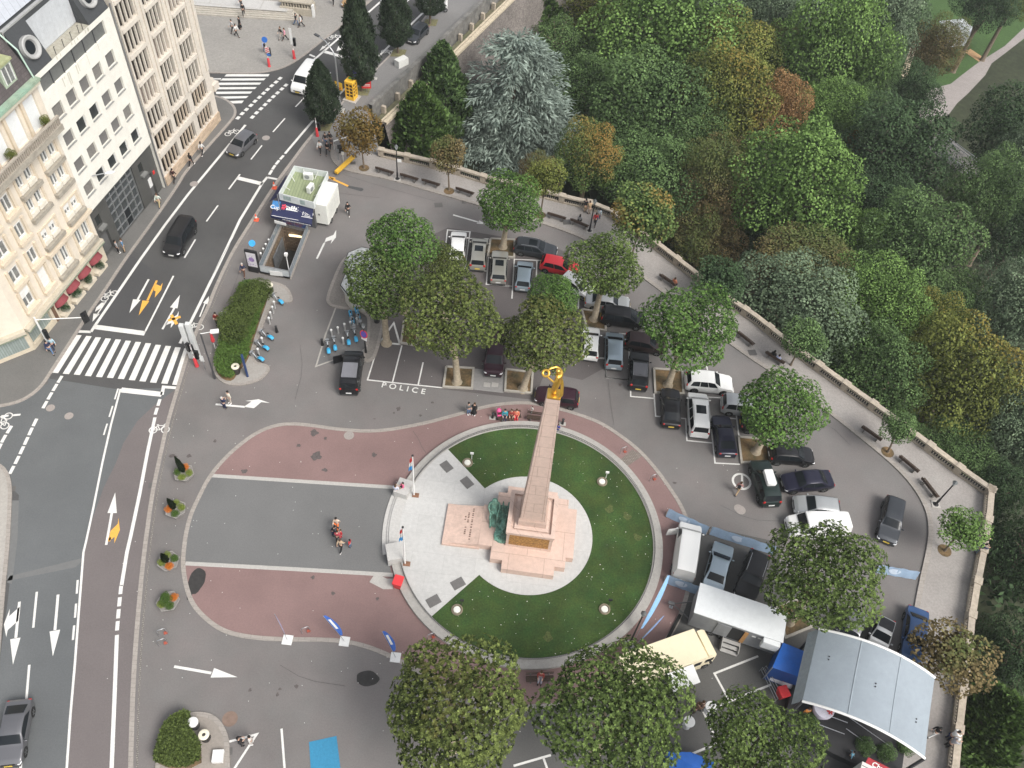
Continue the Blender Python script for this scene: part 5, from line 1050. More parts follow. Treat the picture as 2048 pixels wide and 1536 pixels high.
for lab,cp,rp,kd,lf,zc,mi in PARK:
 c=G(cp[0],cp[1],zc);k=ppm(c);gz=terrain(c.x,c.y);t=thing('park_tree',lab,'tree',(c.x,c.y,gz),0,'trees in the park below the square');off=Vector((0,0,zc-gz));sx,sz=rp[0]/k,rp[1]/k
 if kd=='S':
  sz*=1.35;off.z-=sz*.1
  b=MB();b.tube([(0,0,-.3),(0,0,off.z+sz*.7)],[.3,.05],7);b.build('trunk',M_bark,t,60);put('crown',SPK[mi],t,lf,off,(0,0,i),(sx/.36,sx/.36,sz))
 else:
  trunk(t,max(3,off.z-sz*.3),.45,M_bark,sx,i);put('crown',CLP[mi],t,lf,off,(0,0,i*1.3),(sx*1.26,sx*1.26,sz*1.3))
 i+=1
c=G(1025,215,-6.5);k=ppm(c);gz=terrain(c.x,c.y);t=thing('silver_cedar','wide silver green cedar with feathery drooping branches beside the stone wall','tree',(c.x,c.y,gz));H_=10.5
b=MB();b.tube([(0,0,-.2),(0,0,-6.5-gz+H_*.9)],[.55,.06],9);b.build('trunk',M_bark,t,60);put('crown',CED,t,L_ced,(0,0,-6.5-gz),None,(112/k/.74,112/k/.74,H_))
b=MB();b.tube([(2.2,-1.2,-.2),(2.4,-1.2,-8-gz+5)],[.3,.04],7);put('crown',CED,t,L_ced,(2.9,.3,-6.6-gz),(0,0,2),(7.2,7.2,8.8));put('crown',CED,t,L_ced,(-3.2,-1.5,-9.4-gz),(0,0,4),(6.6,6.6,6.5));b.build('trunk',M_bark,t,60)
g=np.random.default_rng(3);n=26000;P=[]
while len(P)<n:
 x,y=g.uniform(-15,110),g.uniform(5,190)
 if not inside(x,y,plateau):
  q=project((x,y,-26))
  if q[0]>1750 and 0<q[1]<260 and q[0]<2200:continue
  for _ in range(30):P.append((x+g.normal()*.9,y+g.normal()*.9,terrain(x,y)+abs(g.normal())*.8))
P=np.array(P[:n]);d=rnd_dirs(g,n);d[:,2]=np.abs(d[:,2]);nn=np.cross(d,rnd_dirs(g,n));nn/=np.linalg.norm(nn,axis=1,keepdims=True)
o=put('undergrowth',leaf_mesh('undergrowth',P,d,nn,g.uniform(.5,1.0,n),g.uniform(.35,.7,n),g.uniform(0,.7,n),g.uniform(0,1,n)),None,L_dk);tag(o,kind='stuff')
# ---- hedges, grass islands and planters
def scatter_leaves(name,poly,z0,z1,n,ls,leaf,parent,seed,bumps=None):
 g=np.random.default_rng(seed);xs_=[p[0]for p in poly];ys_=[p[1]for p in poly];P=[]
 while len(P)<n:
  x,y=g.uniform(min(xs_),max(xs_)),g.uniform(min(ys_),max(ys_))
  if inside(x,y,poly):
   h=z1*(.8+.2*math.sin(x*2.3)*math.sin(y*1.9))
   for bx,by,br,bh in bumps or[]:h+=bh*max(0,1-((x-bx)**2+(y-by)**2)/br**2)
   P.append((x,y,z0+h*g.uniform(.55,1.05)**.7))
 P=np.array(P);d=rnd_dirs(g,n);d[:,2]=np.abs(d[:,2])*.7;d/=np.linalg.norm(d,axis=1,keepdims=True);nn=np.array([0,0,1.])+rnd_dirs(g,n)*.7;nn-=d*(nn*d).sum(1,keepdims=True);nn/=np.linalg.norm(nn,axis=1,keepdims=True)
 return put(name,leaf_mesh(name,P,d,nn,g.uniform(.7,1.3,n)*ls,g.uniform(.7,1.3,n)*ls*.6,np.clip(.45+g.normal(size=n)*.25,0,1),g.uniform(0,1,n)),parent,leaf)
h4=T(400,320,4);i37=T(370,620,10.24);b4=T(300,1420,8.533)
HP=smooth(pxs([(486,566),(540,576),(536,600),(520,645),(505,690),(497,722),(476,748),(466,764),(448,762),(434,748),(430,730),(437,700),(455,650),(470,605)]),1,True)
isl=smooth(pxs([(488,562),(552,566),(575,578),(584,598),(580,606),(545,600),(520,660),(500,725),(535,732),(538,742),(520,760),(480,771),(452,768),(433,752),(428,728),(437,690),(462,620)]),2,True)
sheet('hedge_island_paving',[isl],.13,mat('island_gravel',(.32,.30,.275),.95,var=.1,scale=5));kb=MB();band(kb,isl+[isl[0]],.28,0,0,0,.14);struct('hedge_island_kerb',kb,M_gran)
t=thing('hedge','long clipped green hedge bed with taller bushes beside the row of hire bikes','hedge');c1=G(500,600).to_2d();c2_=G(465,655).to_2d()
b=MB();b.prism(HP,.1,.16);b.build('soil',M_soil,t)
scatter_leaves('foliage',HP,.15,.75,15000,.17,mat_leaf('hedge_grass',(.04,.075,.015),(.13,.22,.05)),t,1);c3=G(450,668).to_2d();c4=G(478,625).to_2d()
for k_,(px,py,r)in enumerate([(505,590,1.7),(490,608,1.8),(476,632,1.7),(466,660,1.7),(522,580,1.3),(458,648,1.2)]):
 c=G(px,py,1.2);put('bush',SML[k_%3],t,L_hed,c,(0,0,k_),(r,r,1.35))
HP2=smooth(pxs(b4([(560,130),(640,80),(720,130),(715,400),(790,480),(860,545),(880,640),(890,1000),(150,1000),(180,700),(240,450),(330,290)])),1,True)
isl2=smooth(pxs(b4([(140,1030),(150,720),(220,440),(340,280),(520,150),(700,90),(860,75),(1040,110),(1180,220),(1280,400),(1320,560),(1325,1030)])),2)
sheet('south_island_paving',[isl2],.13,mat('south_island_pave',(.285,.255,.225),.92,var=.1,scale=6,big=.1));kb=MB();band(kb,isl2,.34,0,0,0,.145);struct('south_island_kerb',kb,M_gran)
t=thing('hedge','olive green hedge on the rounded island at the lower left of the photo','hedge');b=MB();b.prism(HP2,.1,.9);b.build('soil',M_soil,t);scatter_leaves('foliage',HP2,.2,1.25,13000,.2,L_hed,t,2)
for lab,q,pm in[('square planter of dark soil with grass under the plane near the dark grey estate',w4([(1365,315),(1555,325),(1553,465),(1345,450)]),0),('planter of soil at the foot of the pale plane trunk by the POLICE bays',w4([(1010,1340),(1228,1352),(1215,1512),(988,1500)]),1),('planter of soil behind the golden statue',w4([(1490,1360),(1700,1385),(1690,1550),(1480,1530)]),2),('grassy planter beside the black people carrier',v4([(655,960),(835,985),(845,1130),(690,1105)]),3),('planter with tan soil under the round plane tree',q4([(430,155),(655,170),(665,355),(440,345)]),4),('planter with tan soil patches beside the dark sedan',q4([(1105,700),(1330,720),(1360,900),(1130,905)]),5),('hidden planter edge under the left plane trees',[(808,644),(838,650),(832,692),(802,687)],6),('sandy planter under the broad plane by the trailer',[(1552,1212),(1600,1200),(1622,1255),(1570,1276)],7)]:
 P=pxs(q);t=thing('tree_planter',lab,'planter',(0,0,0),0,'soil planters in the parking');b=MB();band(b,P+[P[0]],.2,0,0,0,.2);b.build('kerb_edge',mat('planter_kerb',(.37,.345,.30),.85,var=.12,scale=4),t);b=MB();b.prism(P,0,.1);b.build('soil',M_soil,t)
b=MB();P=pxs([(948,738),(1010,745),(1006,785),(944,778)]);band(b,P+[P[0]],.12,.012);b.prism(P,0,.03);struct('utility_cover_pad',b,mat('pad_concrete',(.27,.26,.25),.9,var=.1))
b=MB();q=G(982,722,.0);b.box((q.x,q.y+.0,.06),(1.1,1.1,.1));o=b.build('white_hatch_cover',M_whitem);tag(o,'white square hatch cover on the pad between the two soil planters','hatch cover')
b=MB()
for dx in(-8,8):q=G(982+dx,770);b.box((q.x,q.y,.035),(.62,.5,.02))
o=b.build('double_manhole',mat('pale_manhole',(.42,.40,.37),.8,var=.1));tag(o,'pale double manhole cover in front of the white hatch cover','manhole')
b=MB()
for px,py in((728,336),(898,382),(1081,430),(1775,904),(1889,1101)):
 c=G(px,py,.137);b.poly([(c.x+.6*math.cos(2*pi*q/20),c.y+.6*math.sin(2*pi*q/20),.14)for q in range(20)])
struct('tree_pit',b,M_soil)
for px,py,r in((723,184,1.4),(646,254,1.3),(796,107,1.3),(860,46,1.3)):
 c=G(px,py,.06);P=[(c.x-.9,c.y-.9),(c.x+.9,c.y-.6),(c.x+1.0,c.y+1.1),(c.x-.7,c.y+.9)];sheet('verge_pit',[P],.075,mat('dry_verge',(.16,.15,.075),.95,var=.35,scale=5),kind='structure')
 # =========================== VEHICLES
KIND={'hatch':dict(L=4.1,W=1.74,H=1.47,belt=.93,top=[(0,.5),(.01,.82),(.03,.93),(.10,1.40),(.22,1.46),(.45,1.47),(.58,1.40),(.745,.99),(.80,.95),(.93,.82),(.985,.68),(1,.45)],ws=(.735,.585),rw=(.035,.098),sg=(.10,.69,.15,.575),ax=(.17,.80),wr=.31),'wagon':dict(L=4.65,W=1.8,H=1.47,belt=.92,top=[(0,.5),(.01,.84),(.025,.95),(.08,1.38),(.18,1.45),(.45,1.47),(.57,1.40),(.715,.98),(.76,.94),(.92,.82),(.98,.68),(1,.45)],ws=(.705,.58),rw=(.03,.078),sg=(.075,.66,.11,.565),ax=(.19,.81),wr=.32),'suv':dict(L=4.6,W=1.88,H=1.68,belt=1.05,top=[(0,.55),(.01,.98),(.025,1.06),(.09,1.56),(.2,1.66),(.45,1.68),(.57,1.60),(.71,1.13),(.76,1.09),(.93,.97),(.985,.8),(1,.5)],ws=(.70,.58),rw=(.03,.088),sg=(.085,.655,.13,.565),ax=(.19,.80),wr=.36),'sedan':dict(L=4.65,W=1.8,H=1.43,belt=.92,top=[(0,.5),(.008,.84),(.03,.95),(.15,.98),(.27,1.36),(.38,1.43),(.52,1.43),(.60,1.37),(.735,.97),(.78,.93),(.93,.8),(.985,.66),(1,.45)],ws=(.725,.61),rw=(.165,.275),sg=(.21,.69,.30,.60),ax=(.20,.81),wr=.32),'coupe':dict(L=4.45,W=1.82,H=1.36,belt=.90,top=[(0,.5),(.01,.86),(.04,.95),(.10,.98),(.26,1.28),(.38,1.36),(.50,1.36),(.58,1.29),(.715,.95),(.77,.91),(.93,.78),(.985,.64),(1,.45)],ws=(.705,.585),rw=(.11,.26),sg=(.20,.66,.31,.575),ax=(.19,.80),wr=.33),'mpv':dict(L=4.55,W=1.82,H=1.66,belt=1.02,top=[(0,.5),(.01,.9),(.025,1.03),(.07,1.55),(.18,1.64),(.48,1.66),(.62,1.55),(.80,1.02),(.85,.96),(.95,.82),(.985,.68),(1,.45)],ws=(.79,.635),rw=(.028,.068),sg=(.075,.73,.11,.62),ax=(.18,.80),wr=.32),'minivan':dict(L=4.95,W=1.92,H=1.9,belt=1.12,top=[(0,.5),(.008,1.0),(.015,1.13),(.045,1.8),(.12,1.88),(.6,1.9),(.69,1.80),(.82,1.14),(.86,1.08),(.95,.95),(.985,.78),(1,.5)],ws=(.812,.70),rw=(.018,.043),sg=(.05,.765,.08,.69),ax=(.18,.82),wr=.33),'panelvan':dict(L=5.3,W=2.0,H=2.1,belt=1.2,top=[(0,.5),(.006,1.1),(.012,1.25),(.03,2.0),(.10,2.08),(.65,2.1),(.73,2.0),(.835,1.24),(.87,1.16),(.955,1.0),(.985,.8),(1,.5)],ws=(.83,.74),rw=(.014,.028),sg=(.62,.80,.64,.73),ax=(.18,.83),wr=.34),'microcar':dict(L=2.75,W=1.6,H=1.53,belt=.98,top=[(0,.5),(.015,.88),(.04,.99),(.14,1.42),(.28,1.52),(.5,1.53),(.62,1.45),(.83,1.0),(.88,.95),(.96,.8),(.985,.68),(1,.45)],ws=(.82,.63),rw=(.045,.135),sg=(.13,.76,.2,.62),ax=(.17,.82),wr=.29),}
def car_shape(kd):
 K=KIND[kd];L,Wd,H,belt=K['L'],K['W'],K['H'],K['belt']
 tx=[p[0]for p in K['top']];tz=[p[1]for p in K['top']]
 xs_=sorted(set(tx)|set(np.round(np.linspace(.05,.95,19),4))|{.003,.02,.997,.992})
 def ztop(x):return float(np.interp(x,tx,tz))
 def hw(x):
  e=abs(2*x-1);w=Wd/2*(1-.05*e**2-.10*max(0,(e-.8)/.2)**2.2*(1.25 if x>.5 else 1))
  if e>.985:w*=.94
  return w
 def sect(x):
  zt=ztop(x);w=hw(x);zb=.2+(.12*max(0,(abs(2*x-1)-.8)/.2));g=max(0,(zt-belt)/(H-belt));bz=min(belt,zt-.02)
  wr=w*(.975-.20*min(1,g))if g>0 else w*.93
  pts=[(.78*w,zb),(.95*w,zb+.05),(w,zb+.25*(bz-zb)),(1.005*w,zb+.62*(bz-zb)),(.985*w,bz-.05),(.965*w,bz)]
  if g>0:pts+=[(wr+.55*(w*.965-wr)*(1-.5),bz+.5*(zt-bz))if False else(w*.965*.5+wr*.5,bz+.5*(zt-bz)),(wr,zt-.05*g),(wr*.9,zt-.012),(wr*.5,zt+.012),(0,zt+.02)]
  else:pts+=[(.95*w,bz+.006),(.93*w,zt-.006),(.82*w,zt+.006),(.5*w,zt+.016),(0,zt+.022)]
  return pts,g
 def side(x,z):
  w=hw(x);zt=max(ztop(x),belt+.05);g=min(1,(zt-belt)/(H-belt));wr=w*(.975-.20*g)
  f=np.clip((z-belt)/(zt-belt),0,1);return w*.965*(1-f)+wr*f
 return K,xs_,ztop,hw,sect,side
_cars={}
def car_parts(kd):
 if kd in _cars:return _cars[kd]
 K,xs_,ztop,hw,sect,side=car_shape(kd);L,Wd,H,belt=K['L'],K['W'],K['H'],K['belt'];X=lambda f:(f-.5)*L
 P={};b=MB();rows=[]
 for x in xs_:
  pts,g=sect(x);full=[(X(x),y,z)for y,z in pts]+[(X(x),-y,z)for y,z in pts[-2::-1]];rows.append(full)
 n=len(rows[0]);b.v=[p for r in rows for p in r]
 for i in range(len(rows)-1):
  for j in range(n-1):b.f.append([i*n+j,i*n+j+1,(i+1)*n+j+1,(i+1)*n+j][::-1]);b.m.append(0)
  b.f.append([i*n,(i+1)*n,(i+1)*n+n-1,i*n+n-1][::-1]);b.m.append(0)
 b.f.append(list(range(n))[::-1]);b.f.append([(len(rows)-1)*n+j for j in range(n)]);b.m+=[0,0]
 P['body']=b.mesh('body',M_blk,38)
 def panel(f0,f1,wk0,wk1,name,mt,up=.03,inset=.0):
  b=MB();m=6;vs=[]
  for i in range(m+1):
   f=f0+(f1-f0)*i/m;z=ztop(f)+.02;w=(side(f,z)if z>belt else hw(f)*.93)*(wk0+(wk1-wk0)*i/m)
   nz=(ztop(f+.005)-ztop(f-.005))/(.01*L);nv=Vector((-nz,0,1)).normalized()*up
   for y,dz in((-1,-.035),(-.9,-.012),(-.5,0),(0,.006),(.5,0),(.9,-.012),(1,-.035)):vs.append((X(f)+nv.x,w*y,z+nv.z+dz))
  b.add(vs,[[i*7+j,i*7+j+1,(i+1)*7+j+1,(i+1)*7+j]for i in range(m)for j in range(6)]);return b.mesh(name,mt,60)
 P['windscreen']=panel(K['ws'][0],K['ws'][1],.88,.90,'windscreen',M_glass);P['rear_window']=panel(K['rw'][0],K['rw'][1],.84,.86,'rear_window',M_glass)
 a,c,d,e=K['sg'];sw=[]
 nwin=1 if kd in('coupe','panelvan','microcar')else 3 if kd in('minivan','mpv','wagon','suv')else 2
 for k in range(nwin):
  t0,t1=k/nwin+(.012 if k else 0),(k+1)/nwin-(.012 if k<nwin-1 else 0)
  for sg in(-1,1):
   vs=[]
   for t in np.linspace(t0,t1,5):
    for q in np.linspace(0,1,4):
     fl,fh=a+(c-a)*t,d+(e-d)*t;f=fl+(fh-fl)*q;z=belt+.035+(min(ztop(fl+(fh-fl)),H)-.085-belt)*q;vs.append((X(f),sg*(side(f,z)+.014),z))
   b=MB();b.add(vs,[[i*4+j,i*4+j+1,(i+1)*4+j+1,(i+1)*4+j][::sg]for i in range(4)for j in range(3)]);sw.append(b.mesh('side_window',M_glass,60))
 P['side_windows']=sw
 r=K['wr'];m=Matrix.Rotation(pi/2,3,'X');b=MB();b.lathe([(r*.62,-.1),(r*.9,-.11),(r,-.06),(r,.06),(r*.9,.11),(r*.62,.1)],(0,0,0),22,0,m);P['tyre']=b.mesh('wheel',M_rub,50)
 b=MB();b.lathe([(0.001,.085),(r*.18,.09),(r*.3,.07),(r*.58,.085),(r*.66,.1),(r*.66,-.1),(r*.3,-.09),(0.001,-.09)],(0,0,0),22,0,m)
 for q in range(5):
  al=2*pi*q/5;
  for s_ in(-.1,.1):b.box((r*.4*math.cos(al),s_,r*.4*math.sin(al)),(r*.5,.03,r*.14),0,0,Matrix.Rotation(-al,3,'Y'))
 P['rim']=b.mesh('rim',M_rim,40)
 b=MB();b.lathe([(r*1.16,-.012),(r*1.16,.012),(0.001,.012)],(0,0,0),24,0,m);P['arch']=b.mesh('wheel_arch',M_rub)
 w1=hw(.985);zt=ztop(.965)
 def lamp(name,f,sg,z,sx,sy,sz,mt):
  b=MB();b.ball((0,0,0),(sx,sy,sz),10);return b.mesh(name,mt,60)
 P['headlight']=lamp('headlight',0,0,0,.22,.2,.09,M_clear);P['tail_light']=lamp('tail_light',0,0,0,.07,.14,.10 if kd not in('mpv','minivan','panelvan','suv')else .2,M_redl)
 b=MB();b.box((0,0,0),(.03,.52,.12));P['plate']=b.mesh('licence_plate',M_plate)
 b=MB();b.ball((0,0,0),(.07,.12,.085),8);P['mirror']=b.mesh('wing_mirror',M_blk,60)
 b=MB();b.box((0,0,0),(.06,w1*1.15,.13));P['grille']=b.mesh('grille',M_blk)
 b=MB();b.box((0,0,0),(.05,Wd*.8,.17));P['bumper']=b.mesh('bumper',mat('bumper_grey',(.05,.05,.052),.6))
 rl=MB();zr=H+.03
 rl.tube([(X(.18),0,0),(X(.22),0,.05),(X(.5),0,.055),(X(.55),0,0)],.022,5);P['rail']=rl.mesh('roof_rail',M_steel,60)
 _cars[kd]=P;return P
def paintm(name,col,metal=.0):dk=max(col)<.1;return mat('car_'+name,col,.35,metal,var=.0,coat=.25 if dk else .6,spec=.3 if dk else .5)
def car(kd,label,F,Rr,paint,plates='y',roof=None,rails=False,sun=False,z=0.0,zl=.75,scale=1.0,cat='car',name='parked_car',group='cars parked on the square',glass=None,lit=False,mats=None,doors=False):
 K,xs_,ztop,hw,sect,side=car_shape(kd);P=car_parts(kd);L,H,belt=K['L'],K['H'],K['belt']
 a,c=G(*F,zl),G(*Rr,zl);mid=(a+c)/2;rz=math.atan2(a.y-c.y,a.x-c.x)
 t=thing(name,label,cat,(mid.x,mid.y,z),rz,group,scale);X=lambda f:(f-.5)*L
 bd=put('body',P['body'],t,paint);put('windscreen',P['windscreen'],t,glass or M_glass);put('rear_window',P['rear_window'],t,paint if kd=='panelvan' and paint.name=='car_white' else M_glass)
 for me in P['side_windows']:put('side_window',me,t)
 for f in K['ax']:
  for sg in(-1,1):
   y=sg*(hw(f)-.085);put('wheel_arch',P['arch'],t,None,(X(f),sg*(hw(f)+.004),K['wr']*1.04));w=put('wheel',P['tyre'],t,None,(X(f),y,K['wr']));put('rim',P['rim'],w)
 for sg in(-1,1):
  put('headlight',P['headlight'],t,None,(X(.955),sg*hw(.955)*.80,ztop(.965)-.11),(0,.25,-sg*.45));put('tail_light',P['tail_light'],t,None,(X(.022),sg*hw(.02)*.86,belt-.08))
  put('wing_mirror',P['mirror'],t,paint,(X(K['ws'][0]-.035),sg*(hw(.7)+.10),belt+.06))
 for f,s_ in((1.0,1),(0,-1)):put('licence_plate',P['plate'],t,M_plate if plates=='y' else M_platew,(X(f)+s_*.012,0,.52 if s_>0 else .62))
 put('grille',P['grille'],t,None,(X(.993),0,.62));put('bumper',P['bumper'],t,None,(X(1.0)-.02,0,.34));put('bumper',P['bumper'],t,None,(X(0)+.02,0,.36))
 if rails:
  for sg in(-1,1):put('roof_rail',P['rail'],t,None,(0,sg*side(.4,H)*.93,H+.0))
 if roof or sun:
  b=MB();lo,hi=(.17,.52)if roof else(.34,.53);w=side(.4,H)*(.93 if roof else .62)
  vs=[(X(f),w*y,ztop(f)+.034-.018*abs(y)**2)for f in np.linspace(lo,hi,5)for y in(-1,-.5,0,.5,1)]
  b.add(vs,[[i*5+j,i*5+j+1,(i+1)*5+j+1,(i+1)*5+j][::-1]for i in range(4)for j in range(4)]);b.build('sunroof',roof or M_glass,t,60)
 return t
c_wh=paintm('white',(.74,.74,.72));c_sil=paintm('silver',(.42,.43,.43),.5);c_blk=paintm('black',(.012,.012,.014));c_dgr=paintm('dark_grey',(.055,.06,.068),.4);c_grey=paintm('grey',(.16,.16,.17),.5)
c_red=paintm('red',(.55,.02,.03));c_lblu=paintm('light_blue',(.33,.40,.45),.5);c_blu=paintm('blue',(.03,.08,.20),.3);c_navy=paintm('navy',(.018,.018,.035),.2);c_brn=paintm('dark_brown',(.045,.028,.028),.3);c_wine=paintm('wine',(.035,.012,.02),.2);c_grn=paintm('dark_green',(.02,.032,.03),.3);c_tan=paintm('tan',(.45,.28,.13),.3);c_champ=paintm('champagne',(.36,.35,.31),.5)
car('hatch','white hatchback in the top left parking bay of the square',(918,464),(914,514),c_wh,'w')
car('mpv','silver grey car with a yellow rear plate parked second from the upper left, glass roof',(960,480),(955,531),c_champ,'y',sun=True)
car('wagon','beige estate with a long black sunroof parked below the square planter',(1000,509),(997,554),c_champ,'w',sun=True)
car('hatch','pale blue hatchback half under the tree behind the golden statue',(1051,523),(1045,576),c_lblu,'w')
car('wagon','dark grey estate with roof rails parked crosswise beside the square planter',(1110,502),(1032,489),c_dgr,'w',rails=True,sun=True)
car('hatch','red hatchback partly under a plane tree',(1150,538),(1089,524),c_red)
car('hatch','white car almost hidden under the plane next to the red hatchback',(1180,585),(1130,556),c_wh)
car('sedan','silver white saloon whose nose sticks out right of a plane tree',(1258,607),(1172,597),c_sil)
car('mpv','black people carrier parked beside the grassy planter',(1286,640),(1208,629),c_blk)
car('hatch','white hatchback partly covered by the tree behind the statue',(1183,656),(1180,714),c_wh,'w')
car('mpv','pale blue grey people carrier next to the covered white hatchback',(1229,667),(1228,732),c_lblu,'w')
car('hatch','dark brown car mostly hidden by the round plane tree',(1320,690),(1262,680),c_brn)
car('suv','black off roader with silver rails and yellow plate beside the tan planter',(1279,707),(1277,772),c_blk,'y',rails=True,roof=mat('roof_grey_glass',(.10,.10,.11),.15,var=0,coat=.5))
car('suv','white estate car parked crosswise right of the tan planter',(1469,769),(1367,760),c_wh,'w')
car('coupe','black saloon with a yellow plate below the tan planter',(1341,778),(1343,850),c_blk)
car('minivan','white people carrier with two black sunroof panels',(1394,787),(1399,870),c_wh,'w',rails=True,sun=True)
car('mpv','silver car half hidden left of the lopsided plane tree',(1535,818),(1446,806),c_sil,'w')
car('coupe','blue black fastback with bright red rear lamps',(1441,831),(1456,909),c_navy,'w')
car('hatch','black car whose tail alone shows from under the lopsided plane',(1560,852),(1490,843),c_blk)
car('hatch','black hatchback facing right below the lopsided plane',(1626,911),(1541,906),c_blk,'w')
gcar=car('suv','dark green off roader carrying a white roof box',(1519,926),(1542,1003),c_grn,'w')
b=MB();b.cbox(-1.0,.55,-.45,.42,0,.34,.1);o=b.build('roof_box',M_whitem,None,60);o.location=gcar.location+Vector((0,0,1.73));o.rotation_euler=gcar.rotation_euler;tag(o,'white roof box strapped on the dark green off roader','roof box')
car('sedan','old dark blue saloon with round headlights facing left',(1563,965),(1667,957),c_navy,'w')
car('hatch','silver hatchback facing left just above the white van',(1587,1007),(1682,1018),c_sil,'w')
car('panelvan','white panel van behind the broad plane tree',(1572,1050),(1700,1050),c_wh,'w',zl=1.0,cat='van',name='parked_van',group='vans parked on the square')
car('wagon','dark grey car driving down the right side of the square',(1774,1084),(1792,995),c_dgr,name='moving_car',group='cars on the move')
wv=car('panelvan','white van with its driver door open next to the blue banners',(1383,1040),(1366,1160),c_wh,'w',zl=1.0,cat='van',name='parked_van',group='vans parked on the square')
car('sedan','pale grey saloon between the open white van and the black off roader',(1449,1088),(1424,1180),c_lblu,'w')
car('suv','black off roader with bright roof rails facing the grey trailer',(1487,1201),(1521,1104),c_blk,'w',rails=True)
car('hatch','grey car nearly hidden between the broad plane and the stage roof',(1690,1282),(1712,1238),c_grey)
car('microcar','tiny two seater with a black roof and silver frame beside the blue saloon',(1755,1291),(1772,1238),c_sil,'w',roof=c_blk)
car('sedan','blue saloon parked at the promenade kerb',(1824,1316),(1836,1220),c_blu,'w')
car('hatch','dark wine coloured small car partly behind the golden statue',(1079,787),(1150,797),c_wine)
dv=car('minivan','black minibus with its driver door open near the hire bikes',(708,700),(697,779),c_blk,'w',zl=1.0,cat='van',name='parked_van',group='vans parked on the square',roof=mat('ribbed_grey_roof',(.24,.24,.26),.25,.3,var=.05,coat=.5))
car('minivan','dark purple van hidden between the two plane trees behind the hatch cover',(987,738),(993,672),c_wine,'w',zl=1.0,cat='van',name='parked_van',group='vans parked on the square')
car('hatch','grey hatchback driving down the boulevard by the pale stone building',(463,305),(503,267),c_grey,name='moving_car',group='cars on the move')
car('minivan','black van driving down the boulevard towards the zebra crossing',(340,506),(378,440),c_blk,'w',zl=.9,cat='van',name='moving_van',group='vans on the move')
car('panelvan','white minibus turning by the upper zebra crossing',(594,179),(628,133),c_wh,'y',zl=.9,cat='van',name='moving_van',group='vans on the move')
car('hatch','dark grey car in the roadside bay at the top of the boulevard',(820,80),(848,52),c_dgr,'w',z=.05,group='cars parked along the boulevard')
car('coupe','dark grey car at the bottom left corner heading down the road',(14,1530),(40,1400),c_grey,name='moving_car',group='cars on the move')
car('mpv','tan car just visible at the top edge behind the tallest columnar tree',(690,12),(730,-20),c_tan,name='moving_car',group='cars on the move')
for v,f in((wv,.68),(dv,.66)):
 kd='panelvan' if v is wv else 'minivan';K,xs_,ztop,hw,sect,side=car_shape(kd);sg=1
 b=MB();m=Matrix.Rotation(R(62),3,'Z');b.box((-.45,0,-.05),(.9,.07,.75));b.box((-.45,0,.4),(.86,.04,.35));me=b.mesh('open_door',v.children[0].material_slots[0].material)
 put('open_door',me,v,None,((.78-.5)*K['L'],hw(.7)+.02,.85),(0,0,R(-68)))
def wheel_mb(b,x,r,w=.05,z=None,mi=0):b.torus((x,0,r if z is None else z),r-w,w,Matrix.Rotation(pi/2,3,'X'),18,6,mi)
t=thing('motorbike','black motorbike parked under the top columnar tree','motorbike',G(882,27,.05),R(35))
for x in(-.7,.7):
 b=MB();wheel_mb(b,x,.32,.08);o=b.build('wheel',M_rub,t,60);b=MB();b.lathe([(.16,-.02),(.16,.02)],(x,0,.32),12,0,Matrix.Rotation(pi/2,3,'X'));b.build('rim',M_steel,o)
b=MB();b.ball((.1,0,.75),(.35,.16,.17),10);b.ball((0,0,.45),(.3,.2,.2),10);b.tube([(.7,0,.32),(.5,0,.95)],.04,6);b.tube([(-.7,0,.32),(-.1,0,.5)],.05,6);b.build('body',c_blk,t,60)
b=MB();b.ball((-.4,0,.78),(.38,.13,.07),10);b.build('saddle',M_rub,t,60);b=MB();b.tube([(.42,-.38,1.0),(.5,0,1.02),(.42,.38,1.0)],.025,6);b.build('handlebar',M_steel,t,60);b=MB();b.ball((.62,0,.85),(.09,.1,.1),8);b.build('headlight',M_clear,t,60)
A,B,C_=G(1250,1305,2.85),G(1388,1256,2.85),G(1421,1311,2.85)
ux=(B-A);Lb=ux.length;ux.normalize();rz=math.atan2(ux.y,ux.x);Wt=2.35
t=thing('food_truck','cream food truck with its serving hatch propped open','food truck',(A.x,A.y,0),rz);M_crm=mat('cream_truck_paint',(.74,.66,.47),.4,var=.04,coat=.3)
b=MB();b.cbox(-.6,Lb,-Wt,0,.45,2.85,.07);b.build('body',M_crm,t,50)
b=MB();b.cbox(Lb+.01,Lb+1.05,-Wt+.08,-.08,.45,2.1,.12);b.cbox(Lb+.2,Lb+.75,-Wt+.12,-.12,2.11,2.45,.1);b.build('cab',M_crm,t,50)
b=MB();b.quad((Lb+1.06,-Wt+.2,1.25),(Lb+1.06,-.2,1.25),(Lb+.98,-.25,2.0),(Lb+.98,-Wt+.25,2.0));b.build('windscreen',M_glass,t)
b=MB();b.box2(Lb-1.0,Lb-.35,-Wt-.012,-Wt-.002,1.5,2.2);b.build('side_window',M_glass,t);b=MB();b.box2(Lb-.1+.2,Lb+.8,-Wt+.06,-Wt+.075,1.3,1.9);b.build('side_window',M_glass,t)
b=MB();b.box2(Lb-3.5,Lb-1.3,-Wt-.012,-Wt-.002,1.15,2.35);b.build('serving_hatch',mat('dark_interior',(.03,.028,.025),.8),t)
b=MB();b.box((Lb-2.4,-Wt-.72,2.5),(2.2,1.35,.05),0,0,Matrix.Rotation(R(12),3,'X'));b.build('hatch_flap',M_whitem,t)
b=MB();b.box2(Lb-3.5,Lb-1.3,-Wt-.35,-Wt-.014,1.05,1.1);b.build('counter',M_steel,t)
